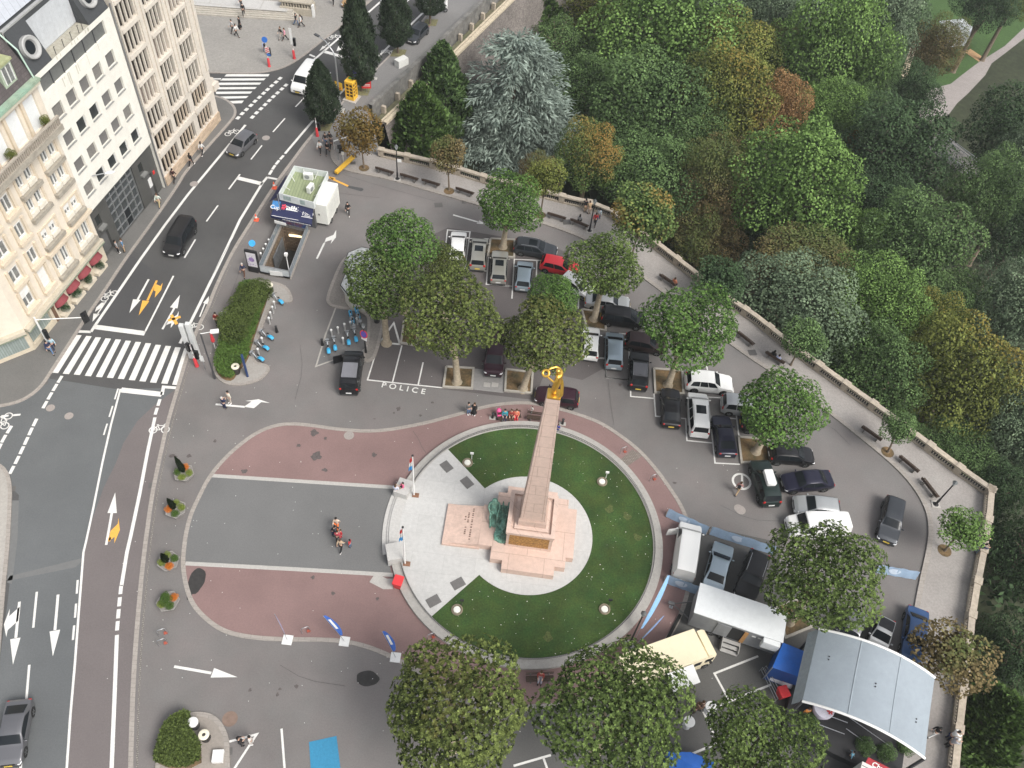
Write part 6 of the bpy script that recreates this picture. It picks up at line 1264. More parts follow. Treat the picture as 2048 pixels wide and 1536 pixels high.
for x in(.3,Lb+.35):
 for y in(-Wt+.12,-.12):w=put('wheel',car_parts('panelvan')['tyre'],t,None,(x,y,.36));put('rim',car_parts('panelvan')['rim'],w)
b=MB();b.ball((Lb+1.05,-Wt+.35,.85),(.05,.12,.1),8);b.build('headlight',M_clear,t);b=MB();b.ball((Lb+1.05,-.35,.85),(.05,.12,.1),8);b.build('headlight',M_clear,t)
b=MB();b.box((Lb+.5,-Wt-.1,1.5),(.12,.2,.3));b.build('wing_mirror',M_blk,t)
A,B,D_=G(1402,1167,3.0),G(1574,1225,3.0),G(1392,1226,3.0);ux=B-A;Lb=ux.length;ux.normalize();rz=math.atan2(ux.y,ux.x);Wt=(D_-A).length*.98
t=thing('trailer','grey metal site trailer with a white roof and folding steps','trailer',(A.x,A.y,0),rz);M_trl=mat('trailer_grey',(.30,.31,.32),.45,.3,var=.08,scale=2)
b=MB();b.cbox(0,Lb,-Wt,0,.55,2.92,.04);b.build('body',M_trl,t)
b=MB();b.cbox(-.06,Lb+.06,-Wt-.06,.06,2.925,3.02,.02);b.build('roof',mat('white_trailer_roof',(.66,.68,.68),.5,var=.06,scale=2),t)
b=MB();b.cbox(Lb-1.4,Lb-.1,-Wt-.5,-Wt-.065,2.0,2.99,.05);b.build('side_awning',_mc['white_trailer_roof'],t)
b=MB();b.box2(Lb*.45,Lb*.45+1.0,-Wt-.015,-Wt-.002,.7,2.6);b.build('doorway',mat('dark_doorway',(.02,.02,.02),.8),t)
b=MB();b.box2(Lb*.45-1.1,Lb*.45-.02,-Wt-.06,-Wt-.016,.7,2.6);b.build('open_door',M_trl,t);b=MB();b.box2(Lb*.45+1.0,Lb*.45+1.3,-Wt-.06,-Wt-.016,.7,2.6);b.build('wooden_door',mat('orange_wood',(.45,.24,.09),.6),t)
b=MB()
for i in range(3):b.box((Lb*.45+.5,-Wt-.25-.33*i,.62-.2*i),(1.35,.3,.05))
for s_ in(-.68,.68):b.box((Lb*.45+.5+s_,-Wt-.5,.36),(.05,.95,.6))
b.build('folding_steps',mat('aluminium_steps',(.45,.44,.42),.5,.4),t)
b=MB();b.box2(Lb*.45+1.6,Lb*.45+1.9,-Wt-.03,-Wt-.003,2.2,2.35);b.box2(Lb*.45+2.05,Lb*.45+2.35,-Wt-.03,-Wt-.003,2.25,2.4);b.build('door_label',M_whitem,t)
b=MB();b.tube([(0,-.5,.6),(-1.5,-Wt/2,.6)],.05,6);b.tube([(0,-Wt+.5,.6),(-1.5,-Wt/2,.6)],.05,6);b.box((-1.6,-Wt/2,.62),(.5,.25,.2));b.build('drawbar',mat('greasy_steel',(.16,.16,.16),.6,.4),t)
for y in(-Wt+.1,-.1):
 for x in(Lb*.5,Lb*.62):w=put('wheel',car_parts('hatch')['tyre'],t,None,(x-1.5,y,.31));put('rim',car_parts('hatch')['rim'],w)
b=MB();b.tube([(-1.5,-Wt/2,.6),(-1.5,-Wt/2,.05)],.05,6);b.box((-1.5,-Wt/2,.03),(.3,.3,.05));b.build('jockey_leg',M_steel,t)
# =========================== STREET FURNITURE
def up_copy(src,loc,rz,label=None):
 c=copy_tree(src);c.location=loc;c.rotation_euler=(0,0,rz)
 if label:c['label']=label
 return c
def make_bench(Lb=2.1):
 t=thing('park_bench','','bench',(0,0,0),0,'benches along the promenade')
 b=MB()
 for i in range(3):b.box((0,.05+i*.15,.45),(Lb,.13,.045))
 b.build('seat',M_wood,t)
 b=MB();m=Matrix.Rotation(R(-12),3,'X');
 for i in range(2):b.box((0,-.10-i*.035,.66+i*.16),(Lb,.045,.14),0,0,m)
 b.build('backrest',M_wood,t)
 for x in(-Lb*.33,Lb*.33):
  b=MB();b.box((x,.17,.22),(.09,.5,.42));b.box((x,-.1,.55),(.07,.06,.6),0,0,m);b.build('leg',mat('concrete_leg',(.16,.15,.14),.85,var=.1),t)
 return t
bn0=None
def bench(px,ax,bx,lab,z=.13,flip=False):
 global bn0
 c=G(*px,z);u=G(*bx,z)-G(*ax,z);rz=math.atan2(u.y,u.x)+(pi if flip else 0)
 if bn0 is None:bn0=make_bench();t=bn0
 else:t=copy_tree(bn0)
 t.location=c;t.rotation_euler=(0,0,rz);t['label']=lab;return t
for px,a,c,lab in[((769,349),(753,338),(786,348),'dark wooden bench left of the promenade lamp, nearest the rusty tree'),((818,362),(802,350),(835,360),'dark wooden bench just right of the first promenade lamp'),((861,373),(845,362),(878,372),'dark wooden bench left of the thin browning tree'),((929,390),(913,378),(946,389),'dark wooden bench right of the thin browning tree'),((1112,440),(1096,426),(1129,436),'dark wooden bench left of the one with a black haired sitter'),((1157,454),(1142,441),(1173,454),'dark wooden bench with a black haired person sitting on it'),((1333,568),(1318,553),(1350,575),'dark wooden bench with a person in orange at its end'),((1487,684),(1472,668),(1502,692),'dark wooden bench by the round plane tree with nobody on it'),((1546,723),(1534,712),(1560,728),'dark wooden bench with two people side by side'),((1738,874),(1720,856),(1757,882),'dark wooden bench left of the young tree in the round pit'),((1812,935),(1795,914),(1831,944),'dark wooden bench right of the young tree in the round pit'),((1853,982),(1841,957),(1869,993),'dark wooden bench nearest the eastern corner lamp')]:bench(px,a,c,lab)
bench((1018,836),(990,838),(1042,832),'bench with seated people beside the pink pushchair',.01,True);bench((1076,838),(1062,834),(1092,838),'bench partly hidden behind the obelisk',.01,True);bench((1078,1356),(1054,1352),(1106,1350),'bench below the lawn with one seated person',.01,True)
def lantern(lab,px,top,z0=.13,scale=1.0):
 p=G(*px,z0);h=hgt(p,*top)-z0;t=thing('street_lamp',lab,'street lamp',p,0,'black lanterns on the square')
 b=MB();b.lathe([(.26,0),(.26,.06),(.12,.1),(.1,.9),(.075,1.0),(.055,h-.5),(.09,h-.48),(.05,h-.42)],n=10);b.build('pole',M_blk,t,50)
 b=MB();b.box((0,0,.03),(.75,.75,.06));b.build('base_slab',mat('lamp_slab',(.40,.38,.35),.85,var=.1),t)
 b=MB();b.lathe([(.08,h-.42),(.2,h-.05),(.19,h)],n=6);b.build('lantern_glass',mat('frosted_glass',(.42,.44,.44),.3,var=.05),t)
 b=MB();b.lathe([(.24,h),(.12,h+.14),(.05,h+.22),(.001,h+.26)],n=6);b.build('lantern_cap',mat('lantern_cap',(.16,.17,.17),.4,.4),t)
 return t,h
la,lh=lantern('black lantern post with a small white notice on the upper promenade',(795,358),(790,293));b=MB();b.box((.28,0,2.6),(.5,.03,.4));b.build('notice',M_whitem,la)
lantern('black lantern post beside two walking people on the promenade',(1179,462),(1190,402));lantern('black lantern post at the eastern corner of the promenade',(1871,1009),(1911,965));lantern('black lantern post at the right edge of the lawn near the blue flags',(1258,1290),(1284,1225),.0)
la,lh=lantern('black lantern post carrying a round no parking sign beside the hire bikes',(732,706),(722,650),.02)
b=MB();m=Matrix.Rotation(R(90),3,'X')@Matrix.Rotation(0,3,'Z');mm=Matrix.Rotation(R(-25),3,'Z')@Matrix.Rotation(R(72),3,'X')
b.lathe([(.42,0),(.42,.03),(.001,.03)],(0,-.12,2.9),24,0,mm);sg=b.build('no_parking_disc',M_signr,la)
b=MB();b.lathe([(.33,.032),(.33,.036),(.001,.036)],(0,-.12,2.9),24,0,mm);b.build('disc_centre',mat('sign_violet',(.10,.07,.34),.5),sg)
b=MB();b.box((0,-.14,2.3),(.62,.03,.36),0,0,Matrix.Rotation(R(-25),3,'Z')@Matrix.Rotation(R(-15),3,'X'));b.build('supplementary_plate',M_whitem,la)
def modern_pole(lab,px,top,z0=0,r=.07,m=None,name='lamp_post',head=None):
 p=G(*px,z0);h=hgt(p,*top)-z0;t=thing(name,lab,'street lamp',p)
 b=MB();b.tube([(0,0,0),(0,0,1.0)],r*1.7,10);b.tube([(0,0,1.0),(0,0,h)],r,8);b.build('pole',m or M_dgrey,t,50);return t,h
t,h=modern_pole('slim dark lamp post leaning into view by the zebra crossing',(430,757),(398,668));b=MB();b.tube([(0,0,h),(1.0,.3,h+.1)],.04,6);b.build('arm',M_whitem,t);b=MB();b.box((1.15,.35,h+.12),(.7,.4,.14),.3);b.build('lamp_head',M_whitem,t)
p=G(212,496,.09);h=hgt(p,163,362);q=G(220,346,h+.35)-p
t=thing('lamp_post','grey arched street lamp reaching over the western pavement','street lamp',p);b=MB();b.tube([(0,0,0),(0,0,h-.8),(q.x*.08,q.y*.08,h-.15),(q.x*.35,q.y*.35,h+.3),(q.x*.95,q.y*.95,h+.35)],[.11,.08,.07,.06,.05],8);b.build('pole',M_steel,t,60);b=MB();b.ball((q.x,q.y,h+.33),(.5,.22,.12),10,0,Matrix.Rotation(math.atan2(q.y,q.x),3,'Z'));b.build('lamp_head',M_whitem,t,60)
p=G(681,221,.05);h=hgt(p,668,110);q=G(634,71,h+1.3)-p
t=thing('lamp_post','tall grey street lamp bending over the boulevard by the phone box','street lamp',p);b=MB();b.tube([(0,0,0),(0,0,h-.5),(q.x*.1,q.y*.1,h+.3),(q.x*.5,q.y*.5,h+1.1),(q.x,q.y,h+1.3)],[.12,.09,.08,.07,.05],8);b.build('pole',M_steel,t,60);b=MB();b.box((q.x,q.y,h+1.28),(.75,.3,.12),math.atan2(q.y,q.x));b.build('lamp_head',M_dgrey,t);b=MB();b.box((0,0,.03),(.9,.9,.06));b.build('base_slab',_mc['lamp_slab'],t)
def signal_head(b,c,n=3,rz=0):
 c=Vector(c);m=Matrix.Rotation(rz,3,'Z');b.box(c,(.32,.3,.34*n),rz)
 for i in range(n):b.lathe([(.13,-.22),(.13,0)],c+m@Vector((0,-.15,(.34*(n-1)/2-.34*i))),10,0,m@Matrix.Rotation(R(90),3,'X'))
def signal(lab,px,top,z0,extra=None,rz=0):
 p=G(*px,z0);h=hgt(p,*top)-z0;t=thing('traffic_light',lab,'traffic light',p,0,'striped traffic signals')
 b=MB();b.lathe([(.2,0),(.2,.1),(.17,.2),(.15,1.1),(.1,1.2)],n=12);b.build('red_base',mat('signal_red',(.58,.05,.06),.5),t,50)
 b=MB();n=max(4,int((h-1.2)/.3))
 for i in range(n):b.tube([(0,0,1.2+(h-1.2)*i/n),(0,0,1.2+(h-1.2)*(i+1)/n)],.055,8,i%2)
 b.build('striped_pole',[M_whitem,mat('pole_red_stripe',(.40,.36,.35),.5)],t);
 b=MB();signal_head(b,(.28,.1,h*.52),3,rz);b.build('signal_head',M_blk,t);return t,h
t,h=signal('striped signal post with a blue round sign and a red white board on the forecourt',(538.6,133),(531,77),.09);b=MB();b.lathe([(.36,0),(.36,.03),(.001,.03)],(0,-.1,h-.1),20,0,Matrix.Rotation(R(75),3,'X'));b.build('blue_disc',M_signb,t);b=MB();b.box((.12,-.12,h*.62),(.5,.03,.75));o=b.build('hazard_board',M_whitem,t)
b=MB()
for i in range(3):b.box((.12,-.14,h*.62-.24+i*.24),(.5,.012,.1),0,0,Matrix.Rotation(R(-28),3,'Y'))
b.build('red_stripe',M_signr,o);b=MB();b.box((.2,-.12,h*.45),(.45,.03,.3));b.build('small_plate',M_signb,t)
t,h=signal('striped signal post with a long white backboard on the forecourt',(588.6,117),(577.7,53),.09);b=MB();b.box((0,-.14,h*.72),(.3,.06,h*.5));b.build('backboard',M_whitem,t)
signal('striped signal post behind the columnar tree at the pavement edge',(635,272),(630,236),.05)
t,h=signal('striped signal post on the right side of the zebra crossing',(394,732),(378,690),.03);b=MB();signal_head(b,(-.35,.2,h*.8),3,1.2);signal_head(b,(-.1,.3,h*.72),2,2.2);b.build('signal_head',M_blk,t);b=MB();b.box((.1,.35,1.6),(.55,.1,.75));b.build('control_box',M_whitem,t)
p=G(393,715,.02);t=thing('speed_camera_column','white twin columns standing beside the zebra crossing','camera column',p)
for dx,hh in((-.42,4.6),(.22,4.9)):b=MB();b.cbox(dx-.22,dx+.22,-.2,.2,0,hh,.04);b.cbox(dx-.23,dx+.23,-.21,.21,hh*.55,hh*.62,.02);b.build('column',mat('pale_grey_column',(.60,.61,.60),.45,var=.04),t)
p=G(98,690,.09);h=hgt(p,76,638);q=G(169,636,h)-p
t=thing('traffic_light','white mast arm signal on the western pavement by the hotel corner','traffic light',p);b=MB();b.tube([(0,0,0),(0,0,h+.3)],.09,8);b.tube([(0,0,h),(q.x,q.y,h)],.05,8);b.build('mast',M_whitem,t)
b=MB();signal_head(b,(q.x,q.y,h-.1),3,1.0);b.box((q.x,q.y+.1,h-.1),(.6,.04,1.4),1.0);b.build('signal_head',M_blk,t);b=MB();signal_head(b,(.25,0,h*.45),3,1.0);signal_head(b,(.1,.25,h*.42),2,2);b.build('signal_head',M_blk,t)
p=G(704,197,.05);t=thing('phone_box','bright yellow phone box used as a book shelf on the boulevard pavement','phone box',p,R(-15));M_yel=mat('yellow_enamel',(.78,.46,.05),.45,var=.06)
b=MB();b.box((0,0,.05),(1.7,1.7,.1));b.build('base_slab',_mc['lamp_slab'],t);b=MB();b.cbox(-.55,.55,-.55,.55,.1,.5,.03);b.cbox(-.58,.58,-.58,.58,2.35,2.65,.08)
for x in(-.5,.5):
 for y in(-.5,.5):b.box((x,y,1.42),(.12,.12,1.85))
for z in(.95,1.4,1.85,2.3):
 for s_ in(-.5,.5):b.box((0,s_,z),(.9,.08,.07));b.box((s_,0,z),(.08,.9,.07))
for s_ in(-.51,.51):b.box((0,s_,1.42),(.09,.07,1.85));b.box((s_,0,1.42),(.07,.09,1.85))
b.build('frame',M_yel,t);b=MB();b.box((0,0,1.42),(.84,.84,1.8));b.build('glazing',mat('dark_shelves',(.07,.035,.025),.3,var=.6,scale=9),t);b=MB();b.ball((-.1,.2,2.7),(.3,.2,.1),8);b.build('roof_plant',mat('roof_green',(.10,.30,.06),.8),t)
def sign(lab,px,z0,h,build,name='road_sign',cat='sign'):
 p=G(*px,z0);t=thing(name,lab,cat,p);b=MB();b.tube([(0,0,0),(0,0,h)],.035,6);b.build('post',M_steel,t);build(t,h);return t
def y_(t,h):
 b=MB();b.box((0,-.06,h-.5),(1.0,.03,1.1),R(-20));o=b.build('yellow_panel',mat('sign_yellow',(.80,.48,.04),.5,var=.05),t);b=MB();b.box((.05,-.085,h-.45),(.35,.012,.5),R(-20));b.build('dark_pictogram',M_blk,o);b=MB();b.lathe([(.2,0),(.2,.02),(.001,.02)],(.3,-.14,h-.75),14,0,Matrix.Rotation(R(90),3,'X'));b.build('red_disc',M_signr,o)
sign('yellow orange diversion sign on a post next to the phone box',(681,206),.05,2.9,y_)
def n_(t,h):
 b=MB();b.lathe([(.36,0),(.36,.03),(.001,.03)],(0,-.05,h),20,0,Matrix.Rotation(R(75),3,'X'));o=b.build('disc',mat('sign_violet',(.10,.07,.34),.5),t);b=MB();b.box((0,-.05,h-.6),(.5,.03,.4));b.build('plate',M_whitem,t)
sign('violet round no parking sign on a thin post behind the phone box',(711,190),.05,3.0,n_)
def r_(t,h):
 b=MB();b.box((0,-.05,h-.6),(1.15,.04,1.2),R(10));o=b.build('board',M_signr,t);b=MB()
 for z in(-.85,-.65):b.box((0,-.085,h+z),(.9,.012,.08),R(10))
 b.build('white_lettering',M_whitem,o)
sign('red notice board with white lines under the tallest columnar tree',(734,186),.05,1.9,r_)
p=G(753,160,.05);t=thing('bollard','thin dark post on a pale slab beside the empty roadside bay','bollard',G(747,157,.05));b=MB();b.tube([(0,0,0),(0,0,1.8)],.05,6);b.build('post',M_dgrey,t);b=MB();b.box((0,0,.02),(.9,.5,.04));b.build('slab',_mc['lamp_slab'],t)
b=MB();c=G(803,130,.06);b.box((c.x,c.y,.5),(1.6,.9,1.0),R(50));o=b.build('grit_bin',mat('pale_bin',(.60,.60,.57),.6,var=.05));tag(o,'pale box bin against the parapet by the roadside bay','bin')
t=thing('bollard','white pillar near the motorbike at the top edge','pillar',G(891,16,.05));b=MB();b.lathe([(.28,0),(.28,2.1),(.2,2.25),(.001,2.3)],n=12);b.build('pillar',M_whitem,t,50)
a,c=G(672,345,.5),G(707,313,.5);t=thing('height_beam','long yellow and black barrier beam lying at the promenade entrance','barrier',(0,0,0));u=(c-a).normalized();m=Matrix((u,Vector((-u.y,u.x,0)),Vector((0,0,1)))).transposed()
b=MB();b.box((a+c)/2,((c-a).length,.42,.3),0,0,m);b.build('beam',M_yel,t);b=MB();b.box((a+c)/2-Vector((0,0,.2)),((c-a).length-.1,.3,.1),0,0,m);b.build('edge',M_blk,t);b=MB()
for q in(a+u*.4,c-u*.4):b.box((q.x,q.y,.18),(.12,.12,.36))
b.build('foot',M_blk,t)
for i,(px,l)in enumerate((((687,325),'white paper post next to the yellow beam'),((677,320),'slim dark metre post next to the yellow beam'))):
 t=thing('meter_post',l,'post',G(*px,.13));b=MB();b.tube([(0,0,0),(0,0,1.2)],.05,6);b.build('post',M_whitem if i==0 else M_steel,t);b=MB();b.box((0,0,1.3),(.3,.12,.35));b.build('head',M_whitem if i==0 else M_steel,t)
t=thing('mobile_barrier','white and black gate frame half behind the rusty orange tree','barrier',G(672,300,.05));b=MB();b.tube([(-.2,0,0),(-.2,0,1.2),(2.6,2.2,1.2)],.07,6);b.build('white_frame',M_whitem,t);b=MB();b.box((.7,-.2,.4),(.8,.6,.8),.5);b.build('black_box',M_blk,t)
def litter_bin(lab,px,z0=.13,sc=1.0):
 t=thing('litter_bin',lab,'litter bin',G(*px,z0),0,'round litter bins',scale=sc);b=MB();b.lathe([(.3,0),(.33,.1),(.34,.85),(.3,.9)],n=18);b.build('body',mat('bin_brown',(.035,.032,.03),.6),t,40);b=MB();b.lathe([(.14,.88),(.37,.86),(.38,.95),(.3,1.0),(.13,.98),(.12,.7),(.001,.7)],n=18);b.build('lid',mat('bin_cream',(.70,.66,.52),.5),t,40);return t
litter_bin('round bin with a cream lid at the upper end of the hedge',(541,583));litter_bin('round bin with a cream lid on the lower left rounded island',(413,1477));litter_bin('round bin with a cream lid at the lower end of the long hedge',(474,745));
t=thing('litter_bin','white round topped bin next to the cream lidded one on the lower left island','litter bin',G(391,1452,.13));b=MB();b.lathe([(.32,0),(.34,.8),(.36,.85)],n=18);b.build('body',M_dgrey,t,40);b=MB();b.lathe([(.38,.86),(.36,.95),(.2,1.0),(.001,1.02)],n=18);b.build('lid',M_whitem,t,40)
b=MB();c=G(437,1514,.14);b.cbox(-.38,.38,-.42,.42,0,.35,.03);o=b.build('white_box',M_whitem);o.location=c;o.rotation_euler=(0,0,.15);tag(o,'plain white box at the kerb of the lower left island','box')
t=thing('litter_bin','bright red wheeled bin below the lower granite block','wheelie bin',G(797,1172,.02),R(-10))
b=MB();b.add([(-.24,-.28,.05),(.24,-.28,.05),(.24,.28,.05),(-.24,.28,.05),(-.36,-.4,1.0),(.36,-.4,1.0),(.36,.4,1.0),(-.36,.4,1.0)],[[0,1,5,4],[1,2,6,5],[2,3,7,6],[3,0,4,7],[3,2,1,0]]);b.build('body',mat('bin_red',(.62,.045,.05),.45),t);b=MB();b.cbox(-.39,.39,-.43,.45,1.001,1.1,.05);b.build('lid',_mc['bin_red'],t);b=MB();b.lathe([(.11,-.05),(.11,.05)],(.3,.3,.11),10,0,Matrix.Rotation(R(90),3,'Y'));b.build('wheel',M_rub,t)
t=thing('litter_bin','bright red bin standing beside the stage roof corner','wheelie bin',G(1560,1392,.02),R(20));b=MB();b.add([(-.24,-.28,.05),(.24,-.28,.05),(.24,.28,.05),(-.24,.28,.05),(-.36,-.4,1.0),(.36,-.4,1.0),(.36,.4,1.0),(-.36,.4,1.0)],[[0,1,5,4],[1,2,6,5],[2,3,7,6],[3,0,4,7],[3,2,1,0]]);b.build('body',_mc['bin_red'],t);b=MB();b.cbox(-.39,.39,-.43,.45,1.001,1.1,.05);b.build('lid',_mc['bin_red'],t)
cn=None
for px,lab in(((549,376),'orange traffic cone beside the kiosk awning'),((513,440),'orange traffic cone at the kerb below the kiosk')):
 t=thing('traffic_cone',lab,'traffic cone',G(*px,.03),0,'traffic cones');b=MB();b.box((0,0,.03),(.5,.5,.06));b.lathe([(.2,.06),(.04,.85),(.001,.86)],n=14);b.build('cone',mat('cone_orange',(.80,.13,.06),.5),t,40);b=MB();b.lathe([(.146,.36),(.104,.56)],n=14);b.build('white_collar',M_whitem,t)
L_con=mat_leaf('dark_conifer',(.010,.018,.008),(.028,.045,.02));L_lime=mat_leaf('lime_leaf',(.12,.17,.03),(.32,.38,.08));L_gr=mat_leaf('plant_green',(.04,.08,.015),(.13,.22,.05));L_fl=mat_leaf('orange_flower',(.5,.10,.02),(.75,.35,.05))
for i,(px,lab,hs)in enumerate([((370,952),'concrete flower planter with a tall dark conifer, topmost of the row of four',2.3),((354,1024),'concrete flower planter with red and lime plants, second from the top of the row',1.8),((340,1128),'concrete flower planter with a leaning dark conifer, third of the row',1.7),((339,1208),'concrete flower planter with short green shrubs, lowest of the row',1.2)]):
 t=thing('flower_planter',lab,'planter',G(*px,.0),i*.8,'flower planters on the left of the square');b=MB();b.lathe([(.6,0),(.72,.08),(.88,.5),(.9,.55),(.8,.55),(.76,.45),(.001,.45)],n=6);b.build('tub',mat('exposed_concrete',(.27,.255,.24),.9,var=.15,scale=12),t)
 cr=COL[i%2]if i<3 else SML[0];put('conifer',cr,t,L_con if i<3 else L_gr,(-.12,.1,.5+hs/2),(0,R(-6),0),(.55,.55,hs*.52)if i<3 else(.5,.5,.55))
 for k in range(4):
  a=k*1.6+i;put('flowers' if k==1 else 'leafy_plant',SML[k%3],t,(L_lime,L_fl,L_gr,L_lime)[k]if i!=3 else(L_gr,L_fl,L_gr,L_lime)[k],(.5*math.cos(a),.5*math.sin(a),.62),(0,0,a),(.36,.36,.26))
def hoop(lab,px,m=None,red=False):
 t=thing('cycle_stand',lab,'cycle stand',G(*px,.02),.5,'metal stands on the square');b=MB();b.tube([(-.3,0,0),(-.3,0,.75),(-.2,0,.88),(.2,0,.88),(.3,0,.75),(.3,0,0)],.028,6);b.build('hoop',M_steel,t,60);b=MB();b.box((.2,0,.05),(.25,.2,.1));b.build('foot',mat('rust_red_foot',(.35,.08,.05),.7),t)
for px,lab in[((1246,905),'metal stand on the red ring path, left of the cobbled strip'),((1305,960),'metal stand on the red ring path, right of the cobbled strip'),((612,1264),'low metal stand near the plain flag pole on the lower red paving'),((326,1268),'pale metal stand on the left asphalt, upper one'),((326,1288),'pale metal stand with a red foot on the left asphalt, lower one'),((862,1276),'small stand with a violet disc near the lower edge of the lawn')]:hoop(lab,px)
for px,lab in[((740,1150-8),'')][:0]:pass
b=None
for px,lab in[((985,836),'short dark post left of the bench with the pushchair'),((1125,848),'short dark post right of the obelisk on the red ring')]:
 t=thing('bollard',lab,'bollard',G(*px,.02),0,'dark short posts');b=MB();b.lathe([(.12,0),(.1,.7),(.13,.75),(.001,.85)],n=10);b.build('post',M_blk,t,50);b=MB();b.box((0,0,.02),(.6,.4,.04));b.build('slab',_mc['lamp_slab'],t)
for i,(px,lab)in enumerate([((645,690),'black bollard at the left corner of the hire bike bay'),((554,664),'black bollard beside the hedge row of hire bikes'),((754,644),'black pillar box beside the paved island')]):
 t=thing('bollard',lab,'bollard',G(*px,.02));b=MB();b.lathe([(.16,0),(.13,.1),(.11,.8),(.13,.85),(.001,.95)]if i<2 else[(.3,0),(.28,1.3),(.2,1.4),(.001,1.42)],n=10);b.build('post',M_blk,t,50)
for px,lab in[((935,926),'stone ringed floodlight in the upper left of the lawn'),((1204,964),'stone ringed floodlight in the upper right of the lawn'),((914,1220),'stone ringed floodlight in the lower left of the lawn'),((1209,1219),'stone ringed floodlight in the lower right of the lawn')]:
 t=thing('floodlight',lab,'floodlight',G(*px,.28),0,'floodlights in the lawn');b=MB();b.lathe([(.46,0),(.46,.12),(.36,.16),(.3,.03),(.001,.03)],n=20);b.build('stone_ring',mat('mossy_ring',(.20,.17,.12),.9,var=.2),t,40);b=MB();b.lathe([(.29,.04),(.27,.12),(.001,.14)],n=18);b.build('lens',mat('pale_lens',(.72,.71,.64),.4),t,40)
 b=MB();b.tube([(.32,.45,0),(.32,.45,.9)],.03,6);b.box((.32,.42,.98),(.3,.12,.2));b.build('spot',M_whitem if px[1]<1000 else M_blk,t)
 # ---- hire bikes and docking posts
def make_bike():
 t=thing('hire_bicycle','','bicycle',(0,0,0),0,'blue hire bicycles');ry=Matrix.Rotation(pi/2,3,'X')
 for x,n in((.55,'front_wheel'),(-.5,'rear_wheel')):
  b=MB();b.torus((x,0,.34),.32,.024,ry,20,5);w=b.build(n,M_rub,t,60);b=MB()
  for k in range(4):a=pi*k/4;b.tube([(x+.31*math.cos(a),0,.34+.31*math.sin(a)),(x-.31*math.cos(a),0,.34-.31*math.sin(a))],.006,3)
  b.build('spokes',M_steel,w)
 b=MB();b.tube([(.55,.05,.34),(.42,.05,.75),(.36,0,.98)],.03,6);b.tube([(.38,0,.8),(-.02,0,.34),(-.22,0,.85)],.045,6);b.tube([(-.02,0,.34),(-.5,0,.34),(-.2,0,.7)],.022,6);b.build('frame',mat('bike_silver',(.50,.53,.55),.35,.4),t,60)
 b=MB();n=10;vs=[]
 for i in range(n+1):
  a=R(5)+R(150)*i/n
  for y,rr in((-.17,.30),(-.09,.40),(.09,.40),(.17,.30)):vs.append((-.5+rr*math.cos(a),y,.34+rr*math.sin(a)))
 b.add(vs,[[i*4+j,i*4+j+1,(i+1)*4+j+1,(i+1)*4+j]for i in range(n)for j in range(3)]);b.build('rear_mudguard',mat('bike_blue',(.045,.36,.62),.45),t,60)
 b=MB();b.tube([(.28,-.28,1.0),(.36,-.1,1.04),(.36,.1,1.04),(.28,.28,1.0)],.022,6);b.build('handlebar',M_blk,t,60);b=MB();b.ball((-.25,0,.9),(.15,.1,.05),10);b.build('saddle',M_rub,t,60);b=MB();b.cbox(.42,.68,-.18,.18,.72,.92,.03);b.build('basket',mat('basket_grey',(.30,.31,.32),.5,.3),t)
 return t
bk=None
for px,hd,lab in[((556,605),(545,597),'hire bicycle at the top of the hedge row, next to the curved kerb'),((534,677),(520,670),'uppermost of the three hire bicycles in the lower hedge row'),((525,698),(511,691),'middle of the three hire bicycles in the lower hedge row'),((515,720),(501,713),'lowest hire bicycle of the hedge row, beside the blue board'),((657,700),(654,680),'leftmost hire bicycle in the triangular bike bay'),((670,694),(667,675),'hire bicycle second from the left in the bike bay'),((697,683),(694,664),'hire bicycle in front of the black minibus bonnet'),((711,677),(707,660),'hire bicycle nearest the no parking lantern'),((703,640),(706,655),'hire bicycle at the back of the bay, left one'),((715,633),(718,648),'hire bicycle at the back of the bay by the drain'),((707,654),(709,666),'grey bicycle standing in the middle of the bike bay'),((719,645),(722,657),'bicycle behind the lantern in the bike bay')]:
 c=G(*px,.015);q=G(*hd,.015);rz=math.atan2(q.y-c.y,q.x-c.x)
 if bk is None:bk=make_bike();t=bk
 else:t=copy_tree(bk)
 t.location=c;t.rotation_euler=(0,0,rz);t['label']=lab
dk=None
for px,lab in[((664,672),'empty docking post furthest left in the bike bay'),((677,667),'empty docking post second from the left in the bike bay'),((690,660),'empty docking post third from the left in the bike bay'),((687,688),'empty docking post in front row of the bike bay'),((702,656),'docking post beside the back left hire bicycle'),((715,649),'docking post beside the back right hire bicycle'),((550,616),'docking post nearest the curved kerb by the hedge'),((547,626),'second docking post down the hedge row'),((543,637),'third docking post down the hedge row'),((540,648),'fourth docking post down the hedge row'),((526,688),'docking post between the upper two hedge bicycles'),((518,710),'docking post between the lower two hedge bicycles'),((540,492),'grey post in a row beside the stair railing, furthest up'),((534,501),'grey post second in the row beside the stair railing'),((529,510),'grey post third in the row beside the stair railing'),((524,519),'grey post lowest in the row beside the stair railing')]:
 if dk is None:
  dk=thing('docking_post','','docking post',(0,0,0),0,'bicycle docking posts');b=MB();b.lathe([(.1,0),(.09,.75),(.1,.8)],n=10);b.build('post',mat('dock_grey',(.45,.45,.44),.5,.2),dk,50);b=MB();b.ball((0,0,.9),(.13,.11,.13),10);b.build('head',M_whitem,dk,60);t=dk
 else:t=copy_tree(dk)
 t.location=G(*px,.015);t['label']=lab
p=G(494,748,.14);t=thing('bike_info_board','dark blue hire bike terminal board at the end of the hedge','information board',p,R(-62));b=MB();b.cbox(-.38,.38,-.1,.1,0,2.5,.03);b.build('board',mat('board_blue',(.02,.045,.13),.4),t);b=MB();b.box((0,-.11,1.75),(.62,.02,1.1));b.build('screen',mat('map_panel',(.05,.12,.30),.3,var=.4,scale=6),t)
